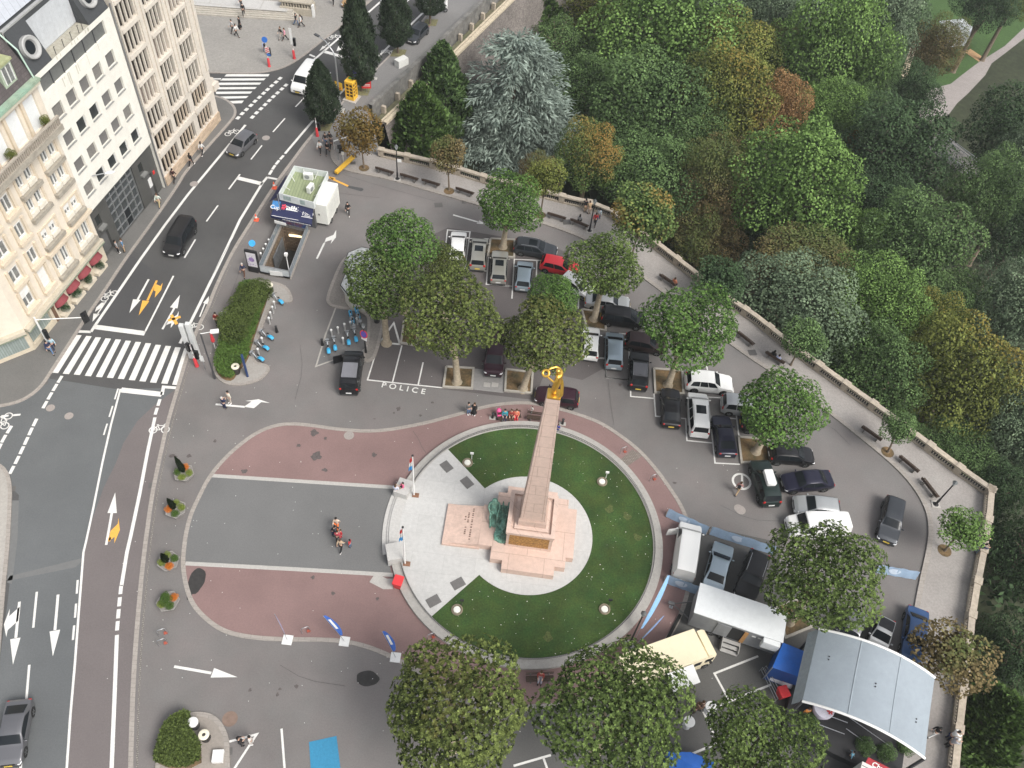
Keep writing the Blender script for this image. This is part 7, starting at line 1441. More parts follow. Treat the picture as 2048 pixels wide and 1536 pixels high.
t=thing('parasol','closed red parasol standing beside the hedge','parasol',G(431,698,.02));b=MB();b.tube([(0,0,0),(0,0,2.6)],.025,6);b.build('pole',M_whitem,t);b=MB();b.lathe([(.08,1.0),(.2,1.25),(.14,1.8),(.05,2.5),(.001,2.55)],n=8);b.build('canopy',mat('parasol_red',(.5,.04,.05),.7,var=.2),t)
t=thing('road_sign','white tilted road sign low on a post near the slim lamp post','sign',G(411,738,.02));b=MB();b.tube([(0,0,0),(0,0,1.9)],.04,6);b.build('post',M_steel,t);b=MB();b.box((0,-.05,1.6),(.35,.03,.8));b.build('panel',M_whitem,t)
t=thing('utility_cabinet','small white cabinets on the pavement side of the hedge','cabinet',G(456,640,.02));b=MB();b.cbox(-.5,.2,-.2,.2,0,1.0,.03);b.build('cabinet',M_whitem,t);b=MB();b.cbox(.25,.7,-.2,.2,0,1.1,.05);b.build('second_cabinet',M_whitem,t)
# =========================== KIOSK, STAIRWELL, ROUND KIOSK, EVENT
M_navy=mat('navy_awning',(.018,.022,.07),.7,var=.08);M_deck=mat_blocks('green_roof_deck',(.26,.30,.175),(.16,.19,.11),.32,30,.85,.03,.1,'xy',big=.12)
KA=[G(588,331,3.9),G(656,343,3.9),G(627,405,3.9),G(557,386,3.9)]
kt=thing('kiosk','snack kiosk with a green roof, white parapet and navy printed awnings','kiosk',(KA[3].x,KA[3].y,0));O=Vector(kt.location)
K0=[k-O for k in KA];P2=[(k.x,k.y)for k in K0]
b=MB();b.prism(offset(P2[::-1],.25,True),0,3.05);b.build('wall',mat('kiosk_wall',(.10,.10,.105),.6,var=.1),kt)
b=MB();b.prism(offset(P2[::-1],.06,True),3.052,3.14);b.build('roof',M_deck,kt)
b=MB();pc=P2+[P2[0]]
b.v=[];
for i in range(4):
 a,c=Vector(P2[i]),Vector(P2[(i+1)%4]);cen=sum((Vector(q)for q in P2),Vector((0,0)))/4;a2,c2=a+(cen-a)*.03,c+(cen-c)*.03
 b.add([(*a,3.0),(*c,3.0),(*c,3.9),(*a,3.9),(*a2,3.0),(*c2,3.0),(*c2,3.9),(*a2,3.9)],[[0,1,2,3],[5,4,7,6],[3,2,6,7]])
b.build('parapet_panel',mat('parapet_white',(.60,.63,.62),.5,var=.12,scale=1.5),kt)
b=MB();n0=Vector((P2[3][0],P2[3][1],0));n1=Vector((P2[2][0],P2[2][1],0));u=(n1-n0).normalized();nn=Vector((u.y,-u.x,0))
for s0,s1 in((.12,.34),(.6,.74)):q0=n0+(n1-n0)*s0+nn*.012;q1=n0+(n1-n0)*s1+nn*.012;b.quad(q0+Vector((0,0,3.2)),q1+Vector((0,0,3.2)),q1+Vector((0,0,3.75)),q0+Vector((0,0,3.75)))
b.build('printed_motif',mat('grey_green_print',(.32,.40,.38),.6,var=.35,scale=5),kt)
b=MB()
cen=sum(K0,Vector())/4
for i in range(4):
 for k in range(2):a=K0[i]+(K0[(i+1)%4]-K0[i])*(.28+.44*k);b.tube([(a.x,a.y,3.85),(a.x+(cen.x-a.x)*.3,a.y+(cen.y-a.y)*.3,3.16)],.03,5)
b.build('parapet_brace',M_whitem,kt)
for dx,dy,rz in((.1,1.55,.0),(.75,-.3,1.3)):
 b=MB();b.cbox(-.5,.5,-.22,.22,3.2,3.95,.04);ac=b.build('air_conditioner',mat('ac_white',(.68,.69,.66),.5),kt,None,loc=(cen.x+dx,cen.y+dy,0),rot=(0,0,rz));b=MB();b.lathe([(.27,0),(.25,.02),(.001,.02)],(-.1,-.23,3.58),18,0,Matrix.Rotation(R(90),3,'X'));b.build('fan',mat('fan_grey',(.25,.26,.26),.5),ac)
aw0=[G(557,393,3.0)-O,G(627,411,3.0)-O];aw1=[G(541,431,2.15)-O,G(624,449,2.15)-O]
b=MB();b.quad(aw1[0],aw1[1],aw0[1],aw0[0]);vb=[p-Vector((0,0,.3))for p in aw1];b.quad(vb[0],vb[1],aw1[1],aw1[0]);o=b.build('awning',M_navy,kt)
lf0,lf1=G(574,352,3.0)-O,G(538,404,2.3)-O
b=MB();b.add([aw0[0],G(575,350,3.0)-O,G(571,352,2.2)-O,lf1],[[0,1,2,3]]);b.build('side_awning',M_navy,kt)
ux=(aw1[1]-aw1[0]).normalized();vy=((aw0[0]+aw0[1])/2-(aw1[0]+aw1[1])/2).normalized();wz=ux.cross(vy);AWM=Matrix((ux,vy,wz)).transposed().to_4x4()
Wd=(aw1[1]-aw1[0]).length;Hh=((aw0[0]+aw0[1])/2-(aw1[0]+aw1[1])/2).length
def on_awning(name,me_or_mb,m,x,y,par):
 q=aw1[0]+ux*x+vy*y+wz*.02
 ob=me_or_mb.build(name,m,par)if isinstance(me_or_mb,MB)else put(name,me_or_mb,par,m)
 M4=AWM.copy();M4.translation=q;ob.matrix_local=M4;return ob
b=MB();
for i in range(8):
 x=-.82+i*.235;y=.18*(1-(i-3.5)**2/12)+.05;hgt_=.27+(.13 if i in(2,3,5)else 0);b.box((x,y-.14+hgt_/2,0),(.15,hgt_,.012),0);b.box((x+.06,y-.05,.002),(.16,.1,.012),.6)
b.box((0,-.02,-.001),(1.8,.12,.01));on_awning('white_wordmark',b,M_whitem,Wd*.52,Hh*.50,o)
b=MB()
for q in range(5):a=2*pi*q/5;b.box((.16*math.cos(a),.2*math.sin(a),0),(.2,.16,.012),a)
b.box((.05,-.25,0),(.1,.16,.012));b.box((-.14,-.25,0),(.1,.16,.012));on_awning('red_emblem',b,mat('emblem_red',(.70,.06,.10),.6),Wd*.26,Hh*.58,o)
b=MB();b.box((0,0,0),(.55,.07,.012),-.25);on_awning('small_wordmark',b,M_whitem,Wd*.36,Hh*.62,o)
b=MB();xc=[(-.5,-.2),(-.55,.1),(-.42,.28),(-.2,.33),(0,.45),(.2,.33),(.42,.28),(.55,.1),(.5,-.2)];band(b,xc,.07,0)
for x in(-.24,0,.24):band(b,[(x+.09*math.cos(a),.05+.12*math.sin(a))for a in[2*pi*k/10 for k in range(11)]],.05,.001)
b.box((0,-.22,0),(.62,.06,.01));b.box((0,-.36,0),(1.2,.06,.01));on_awning('crown_logo',b,M_whitem,Wd*.85,Hh*.46,o)
b=MB();b.box((Wd*.5,.03,.0),(Wd*.95,.045,.012));on_awning('white_trim',b,M_whitem,0,0,o)
b=MB();x=Wd*.3
rs=random.Random(6)
while x<Wd*.97:w=rs.uniform(.05,.14);b.box((x,-.02,0),(w,.11,.01));x+=w+.05
q=on_awning('valance_lettering',b,M_whitem,0,0,o);M4=Matrix((ux,Vector((0,0,1)),ux.cross(Vector((0,0,1))))).transposed().to_4x4();M4.translation=aw1[0]-Vector((0,0,.15))+M4.col[2].to_3d()*.015;q.matrix_local=M4
c0=G(540,409,2.25)-O;b=MB();b.add([c0,aw1[0],aw1[0]-Vector((0,0,.5)),c0-Vector((0,0,.5))],[[0,1,2,3]]);b.build('striped_corner',mat('red_blue_print',(.45,.52,.62),.6,var=.5,scale=1.6,tint=(.55,.06,.08),bigscale=.5),kt)
me=text_mesh('Cup',.62,1.0,.01);q=on_awning('cup_lettering',me,M_whitem,-.0+Wd*.06,Hh*.45,o)
b=MB();b.cbox(-.42,.42,-.4,.5,-.02,.0,.01);q=on_awning('cup_panel',b,mat('cup_blue',(.05,.20,.45),.6,var=.3,scale=4),Wd*.06,Hh*.56,o)
b=MB();q0=G(549,443,1.9)-O;q1=G(572,449,1.9)-O;b.box((q0+q1)/2,((q1-q0).length,.06,.35),math.atan2((q1-q0).y,(q1-q0).x));b.build('white_menu_sign',M_whitem,kt)
A,B,C_=G(657.7,450,.45),G(680.3,405,.45),G(623.5,444,.45);u=(B-A);Lk=u.length;u.normalize();w=(C_-A).length
t=thing('box_trailer','plain white box trailer parked against the right side of the kiosk','trailer',(A.x,A.y,0),math.atan2(u.y,u.x));M_box=mat('white_grp',(.78,.78,.72),.4,var=.03)
b=MB();b.cbox(0,Lk,0,w,.45,3.1,.05);b.build('body',M_box,t);b=MB();b.box2(.5,Lk-.5,-.015,-.002,.9,2.7);b.build('side_panel',mat('white_grp_panel',(.70,.70,.65),.4),t)
for y in(.1,w-.1):
 for x in(.9,Lk-1.2):q=put('wheel',car_parts('hatch')['tyre'],t,None,(x,y,.31));put('rim',car_parts('hatch')['rim'],q)
b=MB();b.box((-.02,w*.5,1.7),(.03,.12,.2));b.build('latch',M_dgrey,t)
p=G(567,456,0);h=hgt(p,558,388);t=thing('flagpole','slim grey pole between the stairwell and the kiosk','pole',p);b=MB();b.tube([(0,0,0),(0,0,h)],.05,6);b.build('pole',M_steel,t)
hp=hole;D=3.4
t=thing('stairwell','open stairwell down to an underground passage with rough stone walls','stairwell');b=MB();M_rs=mat_blocks('brown_rubble',(.30,.22,.15),(.14,.10,.07),.4,.24,.95,.03,.5,'wall',3,big=.25)
for i in range(4):a,c=hp[i],hp[(i+1)%4];b.quad((*c,.02),(*a,.02),(*a,-D),(*c,-D));
b.build('wall',M_rs,t);b=MB();b.poly([(*p,-D+.001)for p in hp]);b.build('floor',mat('dark_floor',(.06,.058,.055),.9),t)
b=MB();ns=10;y0,y1=61.3,64.6
for i in range(ns):z=-.18-i*.31;y=y0+(y1-y0)*i/ns;b.box2(-26.5+.03*i*.3,-23.8,y,y+(y1-y0)/ns+.02,-D,z)
b.build('stair_flight',mat('stair_granite',(.40,.39,.37),.85,var=.1),t)
b=MB();b.box2(-25.6,-24.0,68.0,68.1,-1.0,-.75);b.build('light_strip',mat('lit_sign',(.9,.75,.45),.5,emit=1.2),t)
b=MB();b.box((-26.2,65.8,-1.7),(.08,3.2,2.2),R(-3));b.build('framed_poster',mat('grey_poster',(.16,.165,.17),.4,var=.4,scale=2),t)
b=MB();hq=[(-26.75,61.3),(-23.6,60.95),(-23.38,68.05),(-26.4,68.6)];band(b,hq+[hq[0],hq[1]],.28,0,0,0,.14);b.build('kerb_edge',M_gran,t)
rl=thing('stair_railing','steel and glass railing round the open stairwell','railing');M_gp=mat('railing_glass',(.24,.28,.31),.15,var=.1)
for i,(a,c)in enumerate(((hq[1],hq[2]),(hq[2],hq[3]),(hq[3],hq[0]),(hq[0],hq[1]))):
 a,c=Vector((*a,0)),Vector((*c,0));n=max(2,int((c-a).length/1.3))
 b=MB();b.tube([a+Vector((0,0,1.15)),c+Vector((0,0,1.15))],.035,6);b.tube([a+Vector((0,0,.25)),c+Vector((0,0,.25))],.025,6)
 for k in range(n+1):q=a+(c-a)*k/n;b.tube([q+Vector((0,0,.14)),q+Vector((0,0,1.15))],.03,5)
 b.build('rail',M_steel,rl,50)
 b=MB();u=(c-a).normalized();b.box((a+c)/2+Vector((0,0,.68)),((c-a).length-.1,.02,.75),math.atan2(u.y,u.x))
 b.build('printed_banner' if i==1 else 'panel',mat('blue_banner',(.06,.22,.52),.5,var=.4,scale=1.6,tint=(.35,.12,.12),bigscale=.5)if i==1 else M_gp if i!=3 else mat('open_panel',(.5,.53,.54),.3),rl)
b=MB();b.box((-25.0,61.05,.45),(1.3,.06,.6));b.build('white_notice',M_whitem,rl)
p=G(580,552,.05);h=hgt(p,570,510);t=thing('lamp_post','thin white post at the foot of the stair railing','post',p);b=MB();b.tube([(0,0,0),(0,0,h)],.05,6);b.build('post',M_whitem,t);b=MB();b.box((0,0,h),(.3,.3,.3));b.build('head',M_whitem,t)
a,c=G(498,541,.0),G(522,546,.0);u=c-a;t=thing('advertising_column','black illuminated poster stand at the corner of the stairwell','billboard',a,math.atan2(u.y,u.x));w=u.length
b=MB();b.cbox(0,w,-.12,.12,0,3.0,.04);b.build('case',M_blk,t);b=MB();b.box2(.14,w-.14,-.135,-.123,.85,2.75);o=b.build('poster',mat('poster_white',(.66,.64,.66),.3,var=.04),t)
b=MB();rs=random.Random(9)
b.lathe([(.3,0),(.3,.006),(.001,.006)],(w/2,-.14,1.85),18,0,Matrix.Rotation(R(90),3,'X'))
for i in range(14):b.box((w/2+rs.uniform(-.42,.42),-.142,rs.uniform(1.0,2.6)),(rs.uniform(.05,.16),.006,rs.uniform(.04,.1)))
b.build('poster_print',mat('poster_violet',(.30,.20,.42),.5,var=.4,scale=6),o)
t2=thing('road_sign','round blue sign behind the black poster stand','sign',G(512,520,.02));b=MB();b.tube([(0,0,0),(0,0,2.4)],.035,6);b.build('post',M_steel,t2);b=MB();b.lathe([(.34,0),(.34,.03),(.001,.03)],(0,-.05,2.4),20,0,Matrix.Rotation(R(40),3,'X'));b.build('disc',mat('sign_cyan',(.04,.33,.70),.5),t2)
for px,lab in[((728,522),'white faceted flat roof of the upper pavilion under the left plane trees'),((722,566),'white faceted flat roof of the lower pavilion under the left plane trees')]:
 c=G(*px,2.6);t=thing('pavilion',lab,'pavilion',(c.x,c.y,.12),.3,'white pavilions under the planes');b=MB();b.lathe([(1.7,0),(1.7,2.1)],n=8);b.build('wall',mat('pavilion_wall',(.45,.43,.38),.7,var=.1),t);b=MB();b.lathe([(2.0,2.1),(2.0,2.48),(1.94,2.52),(1.88,2.40),(.001,2.42)],n=8);b.build('roof',mat('pavilion_roof',(.52,.53,.52),.7,var=.2,scale=3),t);b=MB();b.lathe([(2.02,2.40),(2.03,2.50),(1.95,2.53)],n=8,cap=False);b.build('roof_edge',M_blk,t)
 # ---- blue advertising banners on barriers
M_ban=mat('banner_blue',(.31,.42,.56),.6,var=.10,scale=2,big=.1)
def banner(lab,a,c,h=1.05,lean=.25):
 A,C=G(*a),G(*c);u=(C-A);L=u.length;u.normalize();t=thing('banner_barrier',lab,'banner',A,math.atan2(u.y,u.x),'pale blue banners fencing the event');n=12;b=MB();vs=[]
 for i in range(n+1):
  x=L*i/n;s=.05*math.sin(i*1.9);vs+=[(x,-.02+s*.4,.08),(x,lean*.5+s,.08+h*.5),(x,lean+s*.6,h+.03*math.sin(i*1.1))]
 b.add(vs,[[i*3+j,i*3+3+j,i*3+4+j,i*3+1+j]for i in range(n)for j in range(2)]);bn=b.build('cloth',M_ban,t,60)
 k=max(1,int(L/3.2));b=MB()
 for q in range(k):
  x=L*(q+.42)/k;vs=[(x+.5*math.cos(a_)*(1+.25*math.sin(a_)),lean*(.5+.35*math.sin(a_))-.035,.08+h*(.5+.27*math.sin(a_)))for a_ in[2*pi*m_/16 for m_ in range(16)]];b.poly(vs)
 b.build('pale_swoosh',mat('banner_pale',(.52,.60,.70),.6),bn)
 b=MB()
 for x in(0,L*.5,L):b.tube([(x,.05,0),(x,lean,h+.02)],.025,5);b.tube([(x,lean,h),(x,lean+.3,0)],.025,5)
 b.build('frame',M_steel,t);b=MB()
 for x in(0.05,L-.05):b.box((x,.3,.06),(.25,.5,.12))
 b.build('ballast',mat('ballast_block',(.40,.34,.28),.9),t);return t
banner('pale blue banner at the top left of the event area behind the open white van',(1331,1034),(1411,1070));banner('pale blue banner stretching from the open van towards the broad plane tree',(1418,1070),(1545,1110));banner('pale blue banner left of the grey trailer roof',(1328,1166),(1400,1192));banner('pale blue banner right of the broad plane tree at the promenade kerb',(1750,1146),(1830,1160))
def feather(lab,px,tip,col,m0,base=True,h=3.6,bw=.42):
 p=G(*px,.02);q=G(*tip,h)-p;t=thing('feather_flag',lab,'flag',p,0,'feather flags');pts=[Vector((q.x*(s**1.15),q.y*(s**1.15),h*s))for s in np.linspace(0,1,9)]
 b=MB();b.tube([(0,0,.05)]+pts[1:],.022,5);b.build('pole',M_steel,t);b=MB();vs=[]
 for i,s in enumerate(np.linspace(.25,1,9)):
  c=Vector((q.x*(s**1.15),q.y*(s**1.15),h*s));w=bw*(math.sin(pi*min(1,(s-.2)/.85))**.6+.08);vs+=[c,c+Vector((w*.92,w*.4,-.05))]
 b.add(vs,[[2*i,2*i+1,2*i+3,2*i+2]for i in range(8)]);f=b.build('sail',col,t)
 if m0:
  b=MB();vs=[]
  for i,s in enumerate(np.linspace(.5,.85,4)):
   c=Vector((q.x*(s**1.15),q.y*(s**1.15),h*s));o_=Vector((.004,-.014,.012));vs+=[c+Vector((.09,.04,0))+o_,c+Vector((.25,.11,-.03))+o_]
  b.add(vs,[[2*i,2*i+1,2*i+3,2*i+2]for i in range(3)]);b.build('white_lettering',M_whitem,f)
 if base:b=MB();b.cbox(-.38,.38,-.38,.38,0,.07,.02);b.build('base_plate',M_whitem,t)
 return t
M_fb=mat('flag_royal_blue',(.05,.13,.45),.6,var=.1)
feather('thin feather flag seen edge on, leftmost of the three',(575,1280),(549,1228),mat('flag_violet_edge',(.30,.26,.42),.6),False,bw=.06);feather('blue feather flag in the middle of the three',(689,1283),(646,1232),M_fb,True);feather('blue feather flag nearest the big front tree',(791,1315),(764,1263),M_fb,True)
feather('tall pale blue feather flag at the right edge of the lawn',(1266,1287),(1334,1152),mat('flag_pale_blue',(.26,.47,.74),.6),False,False,6.2,.5);feather('short leaning pale blue flag pole beside the tall one',(1263,1299),(1326,1232),mat('flag_dull_blue',(.22,.32,.58),.6),False,False,3.2,.25)
# ---- blue tent
C4=[G(1566,1285,2.5),G(1622,1308,2.5),G(1607,1357,2.5),G(1545,1335,2.5)];t=thing('tent','bright blue tarpaulin tent beside the stage roof','tent',(C4[0].x,C4[0].y,0));O=Vector(t.location);M_tb=mat('tarp_blue',(.02,.12,.46),.5,var=.1,scale=2);q4_=[c-O for c in C4]
low_=[Vector((q.x,q.y,0))+(q-sum(q4_,Vector())/4)*.12*Vector((1,1,0))if False else Vector((q.x*1.0,q.y*1.0,.05))for q in q4_]
b=MB();ctr=sum(q4_,Vector())/4+Vector((0,0,.12));b.add(q4_+[ctr],[[0,4,1],[1,4,2],[2,4,3],[3,4,0]]);b.build('roof',M_tb,t);b=MB()
for i in range(4):a,c=q4_[i],q4_[(i+1)%4];a2,c2=low_[i],low_[(i+1)%4];b.quad(a,c,c2,a2)
b.build('side_wall',mat('tarp_blue_side',(.015,.07,.26),.5,var=.1),t);b=MB()
for i in range(4):b.tube([q4_[i],low_[i]],.05,6)
b.build('corner_pole',M_steel,t)
b=MB();q=G(1568,1358,.9);b.box(q,(1.9,1.0,.05),R(-18),0,Matrix.Rotation(R(-18),3,'Z')@Matrix.Rotation(R(40),3,'X'));o=b.build('sign_board',mat('board_white',(.66,.64,.66),.5));tag(o,'white board with a red emblem leaning on the blue tent','board');b=MB();b.lathe([(.18,0),(.18,.01),(.001,.01)],q+Vector((0,-.05,.05)),12,0,Matrix.Rotation(R(40),3,'X'));b.build('red_emblem',M_signr,o)
# ---- stage with arched canopy
zc0,zpk=4.4,5.9
TL,TR,BL_,BR=G(1634,1262,zc0),G(1866,1358,zc0),G(1601,1406,zc0),G(1846,1519,zc0)
st_=thing('stage','open air stage under a large arched silver canopy','stage',(BL_.x,BL_.y,0));O=Vector(st_.location);n=18;b=MB();vs=[]
def cpt(s,q):p=(BL_*(1-s)+BR*s)*(1-q)+(TL*(1-s)+TR*s)*q-O;return Vector((p.x,p.y,zc0+(zpk-zc0)*math.sin(pi*(.06+.9*s))**.8-.1*math.sin(pi*q)))
for i in range(n+1):
 for j in range(9):vs.append(cpt(i/n,j/8))
b.add(vs,[[i*9+j,(i+1)*9+j,(i+1)*9+j+1,i*9+j+1]for i in range(n)for j in range(8)]);b.add([v-Vector((0,0,.06))for v in vs],[[i*9+j,i*9+j+1,(i+1)*9+j+1,(i+1)*9+j]for i in range(n)for j in range(8)]);M_can=mat('silver_canopy',(.27,.31,.345),.5,var=.04,big=.08,bigscale=.4);cp_=b.build('canopy',M_can,st_,50)
b=MB()
for q in(0,1):b.tube([cpt(i/n,q)for i in range(n+1)],.1,6)
b.build('edge_arch',M_whitem,cp_,60);b=MB()
for i in(6,12):b.tube([cpt(i/n,j/8)+Vector((0,0,.01))for j in range(9)],.035,5)
b.build('seam',mat('canopy_seam',(.31,.36,.39),.5),cp_);b=MB()
for s,q in((.12,.62),(.12,.66),(.5,.48),(.5,.52),(.88,.33),(.88,.37)):b.ball(cpt(s,q)+Vector((0,0,.03)),.06,6)
b.build('eyelet',M_blk,cp_)
b=MB();a0,a1=cpt(0,0),cpt(0,1);b.quad(a0+Vector((-.5,0,-.9)),a1+Vector((-.5,0,-.9)),a1,a0);b.build('end_skirt',mat('canopy_grey',(.30,.34,.36),.6),st_)
for s,q in((0,0),(0,1),(1,0),(1,1)):p=cpt(s,q);b=MB();b.tube([p,(p.x,p.y,0)],.12,8);b.build('tower',M_dgrey,st_)
b=MB();dk_=[cpt(.0,-.15),cpt(1.0,-.15),cpt(1.0,.95),cpt(0,.95)];b.prism([(p.x,p.y)for p in dk_],.0,.9);b.build('stage_floor',mat('black_stage_floor',(.02,.02,.022),.55,var=.15,scale=2),st_)
b=MB();ap=[G(1600,1420,.1)-O,G(1770,1500,.1)-O,G(1760,1640,.1)-O,G(1590,1560,.1)-O];b.prism([(p.x,p.y)for p in ap],.02,.12);b.build('black_decking',mat('black_decking',(.030,.030,.031),.7,var=.15,scale=1.5),st_)
b=MB();rsx=[G(1634,1436,.12)-O,G(1757,1500,.12)-O]
for dz in(.0,):
 for k in range(2):
  o2=Vector((.35*k,.85*k,0));p0,p1=G(1616,1451,.1)-O+o2,G(1680,1475,.1)-O+o2
  b.tube([p0+Vector((0,0,.9)),p1+Vector((0,0,.9))],.03,6)
  for i in range(12):q=p0+(p1-p0)*i/11;b.tube([q,q+Vector((0,0,.9))],.012,4)
  p2,p3=p1+Vector((.2,.4,.0)),p1+Vector((3.0,-1.4,0));b.tube([p2+Vector((0,0,.9)),p3+Vector((0,0,.9))],.03,6)
  for i in range(12):q=p2+(p3-p2)*i/11;b.tube([q,q+Vector((0,0,.9))],.012,4)
b.build('ramp_railing',M_steel,st_);
t=thing('banner_column','round white banner drum with a red motif at the stage front','banner',G(1630,1433,.12));b=MB();b.lathe([(.1,0),(.15,.3),(.5,.9),(.75,1.7),(.75,2.0)],n=20);b.build('fabric',mat('drum_fabric',(.62,.56,.66),.6,var=.05),t,50);b=MB();b.lathe([(.76,2.001),(.74,2.04),(.001,2.06)],n=20);b.build('top',mat('drum_top',(.66,.64,.72),.5),t);b=MB()
for k in range(6):a=2*pi*k/6;b.box((.38+.14*math.cos(a),-.22+.14*math.sin(a),2.075),(.2,.1,.01),a)
b.build('red_motif',M_signr,t)
t=thing('churro_stand','snack stall with a red roof board lettered in white at the lower right','stall',G(1738,1558,.0),R(-22));b=MB();b.cbox(-1.4,1.8,-1.8,.0,0,2.3,.04);b.build('body',mat('stall_white',(.68,.67,.62),.6,var=.05),t);b=MB();b.box((.3,.12,2.35),(2.9,.1,.6),0,0,Matrix.Rotation(R(-50),3,'X'));o=b.build('red_fascia',mat('stall_red',(.36,.03,.04),.5),t)
me=text_mesh('Churros',.5,1.0,.012);ob=put('white_script',me,o,M_whitem);ob.matrix_local=Matrix.Translation((.1,.09,2.42))@Matrix.Rotation(R(40),4,'X')
b=MB()
for r_2 in range(6):
 for c_ in range(2):b.box((-.9+c_*1.2,-1.55+r_2*.25,2.305),(.9,.05,.01))
b.build('menu_lines',M_dgrey,t)
for i,(px,lab)in enumerate((((1610,1450),'leafy pot plant at the left end of the stage ramp'),((1720,1500),'leafy pot plant on the stage apron'),((1762,1512),'leafy pot plant behind the red stall board'),((1800,1500),'leafy pot plant under the right end of the canopy'))):
 t=thing('pot_plant',lab,'pot plant',G(*px,.12),0,'pot plants round the stage');b=MB();b.lathe([(.25,0),(.35,.5),(.3,.5),(.001,.45)],n=12);b.build('pot',M_dgrey,t);put('foliage',SML[i%3],t,L_mid,(0,0,.95),(0,0,i),(.75,.75,.65))
t=thing('crowd_barrier','pair of steel railings on the event ground by the blue tent','barrier',G(1523,1342,0));
for k,(a,c)in enumerate((((1518,1343),(1548,1405)),((1525,1340),(1556,1398)))):
 p0,p1=G(*a,.0)-t.location,G(*c,.0)-t.location;b=MB();b.tube([p0,p0+Vector((0,0,.95)),p1+Vector((0,0,.95)),p1],.03,6);b.tube([p0+Vector((0,0,.5)),p1+Vector((0,0,.5))],.02,5);b.build('rail',M_steel,t,50)
t=thing('flatbed_cover','blue tarpaulin just visible between the front trees at the bottom edge','tarpaulin',G(1370,1528,0));b=MB();b.add([(-1.6,-1,1.6),(1.6,-1.2,1.6),(1.7,0,1.5),(0,.35,1.8),(-1.5,.3,1.5),(-1.6,-1,0),(1.6,-1.2,0),(1.7,0,0),(0,.35,0),(-1.5,.3,0)],[[0,1,2,3,4],[0,5,6,1],[1,6,7,2],[2,7,8,3],[3,8,9,4],[4,9,5,0]]);b.build('tarpaulin',M_tb,t)
for px,lab in(((1415,1423),'white round standing table on the event ground, right one'),((1372,1452),'white round standing table beside the front plane tree')):
 t=thing('standing_table',lab,'table',G(*px,0),0,'white standing tables');b=MB();b.lathe([(.42,1.08),(.42,1.12),(.001,1.125)],n=24);b.build('table_top',M_whitem,t);b=MB();b.lathe([(.3,0),(.3,.04),(.05,.07),(.05,1.08)],n=12);b.build('leg',M_steel,t)
for px,lab in(((1408,1452),''),)[:0]:pass
b=MB();a,c=G(1360,1230),G(1332,1282);u=(c-a).normalized();b.box((a+c)/2+Vector((0,0,.08)),((c-a).length,.25,.12),math.atan2(u.y,u.x));o=b.build('cable_ramp',M_rub);tag(o,'long black cable cover beside the trailer drawbar','cable ramp')
for i,u in enumerate((-19.7,-17.7,-15.7,-13.7)):
 t=thing('shrub',['leafy flower box shrub under the lowest red awning','leafy flower box shrub under the second red awning from the bottom','leafy flower box shrub under the third red awning from the bottom','leafy flower box shrub under the topmost red awning'][i],'shrub',FW(u,.3,.5),0,'shrubs in the hotel flower boxes');put('foliage',SML[i%3],t,L_dk,(0,0,.35),(0,0,i),(.6,.4,.5));put('blossom',SML[(i+1)%3],t,mat_leaf('white_bloom',(.35,.34,.28),(.75,.73,.65)),(.12,-.1,.2),(0,0,i),(.42,.3,.28))
for i,u in enumerate((-13.2,-18.0)):
 t=thing('balcony_plant',('leafy pot plant at the right end of the hotel balcony','leafy pot plant in the middle of the hotel balcony')[i],'pot plant',FW(u,.5,16.76));b=MB();b.lathe([(.2,0),(.28,.4)],n=10);b.build('pot',mat('terracotta',(.3,.15,.09),.8),t);put('foliage',SML[i],t,L_oliv,(0,0,.9),None,(.5,.5,.6))
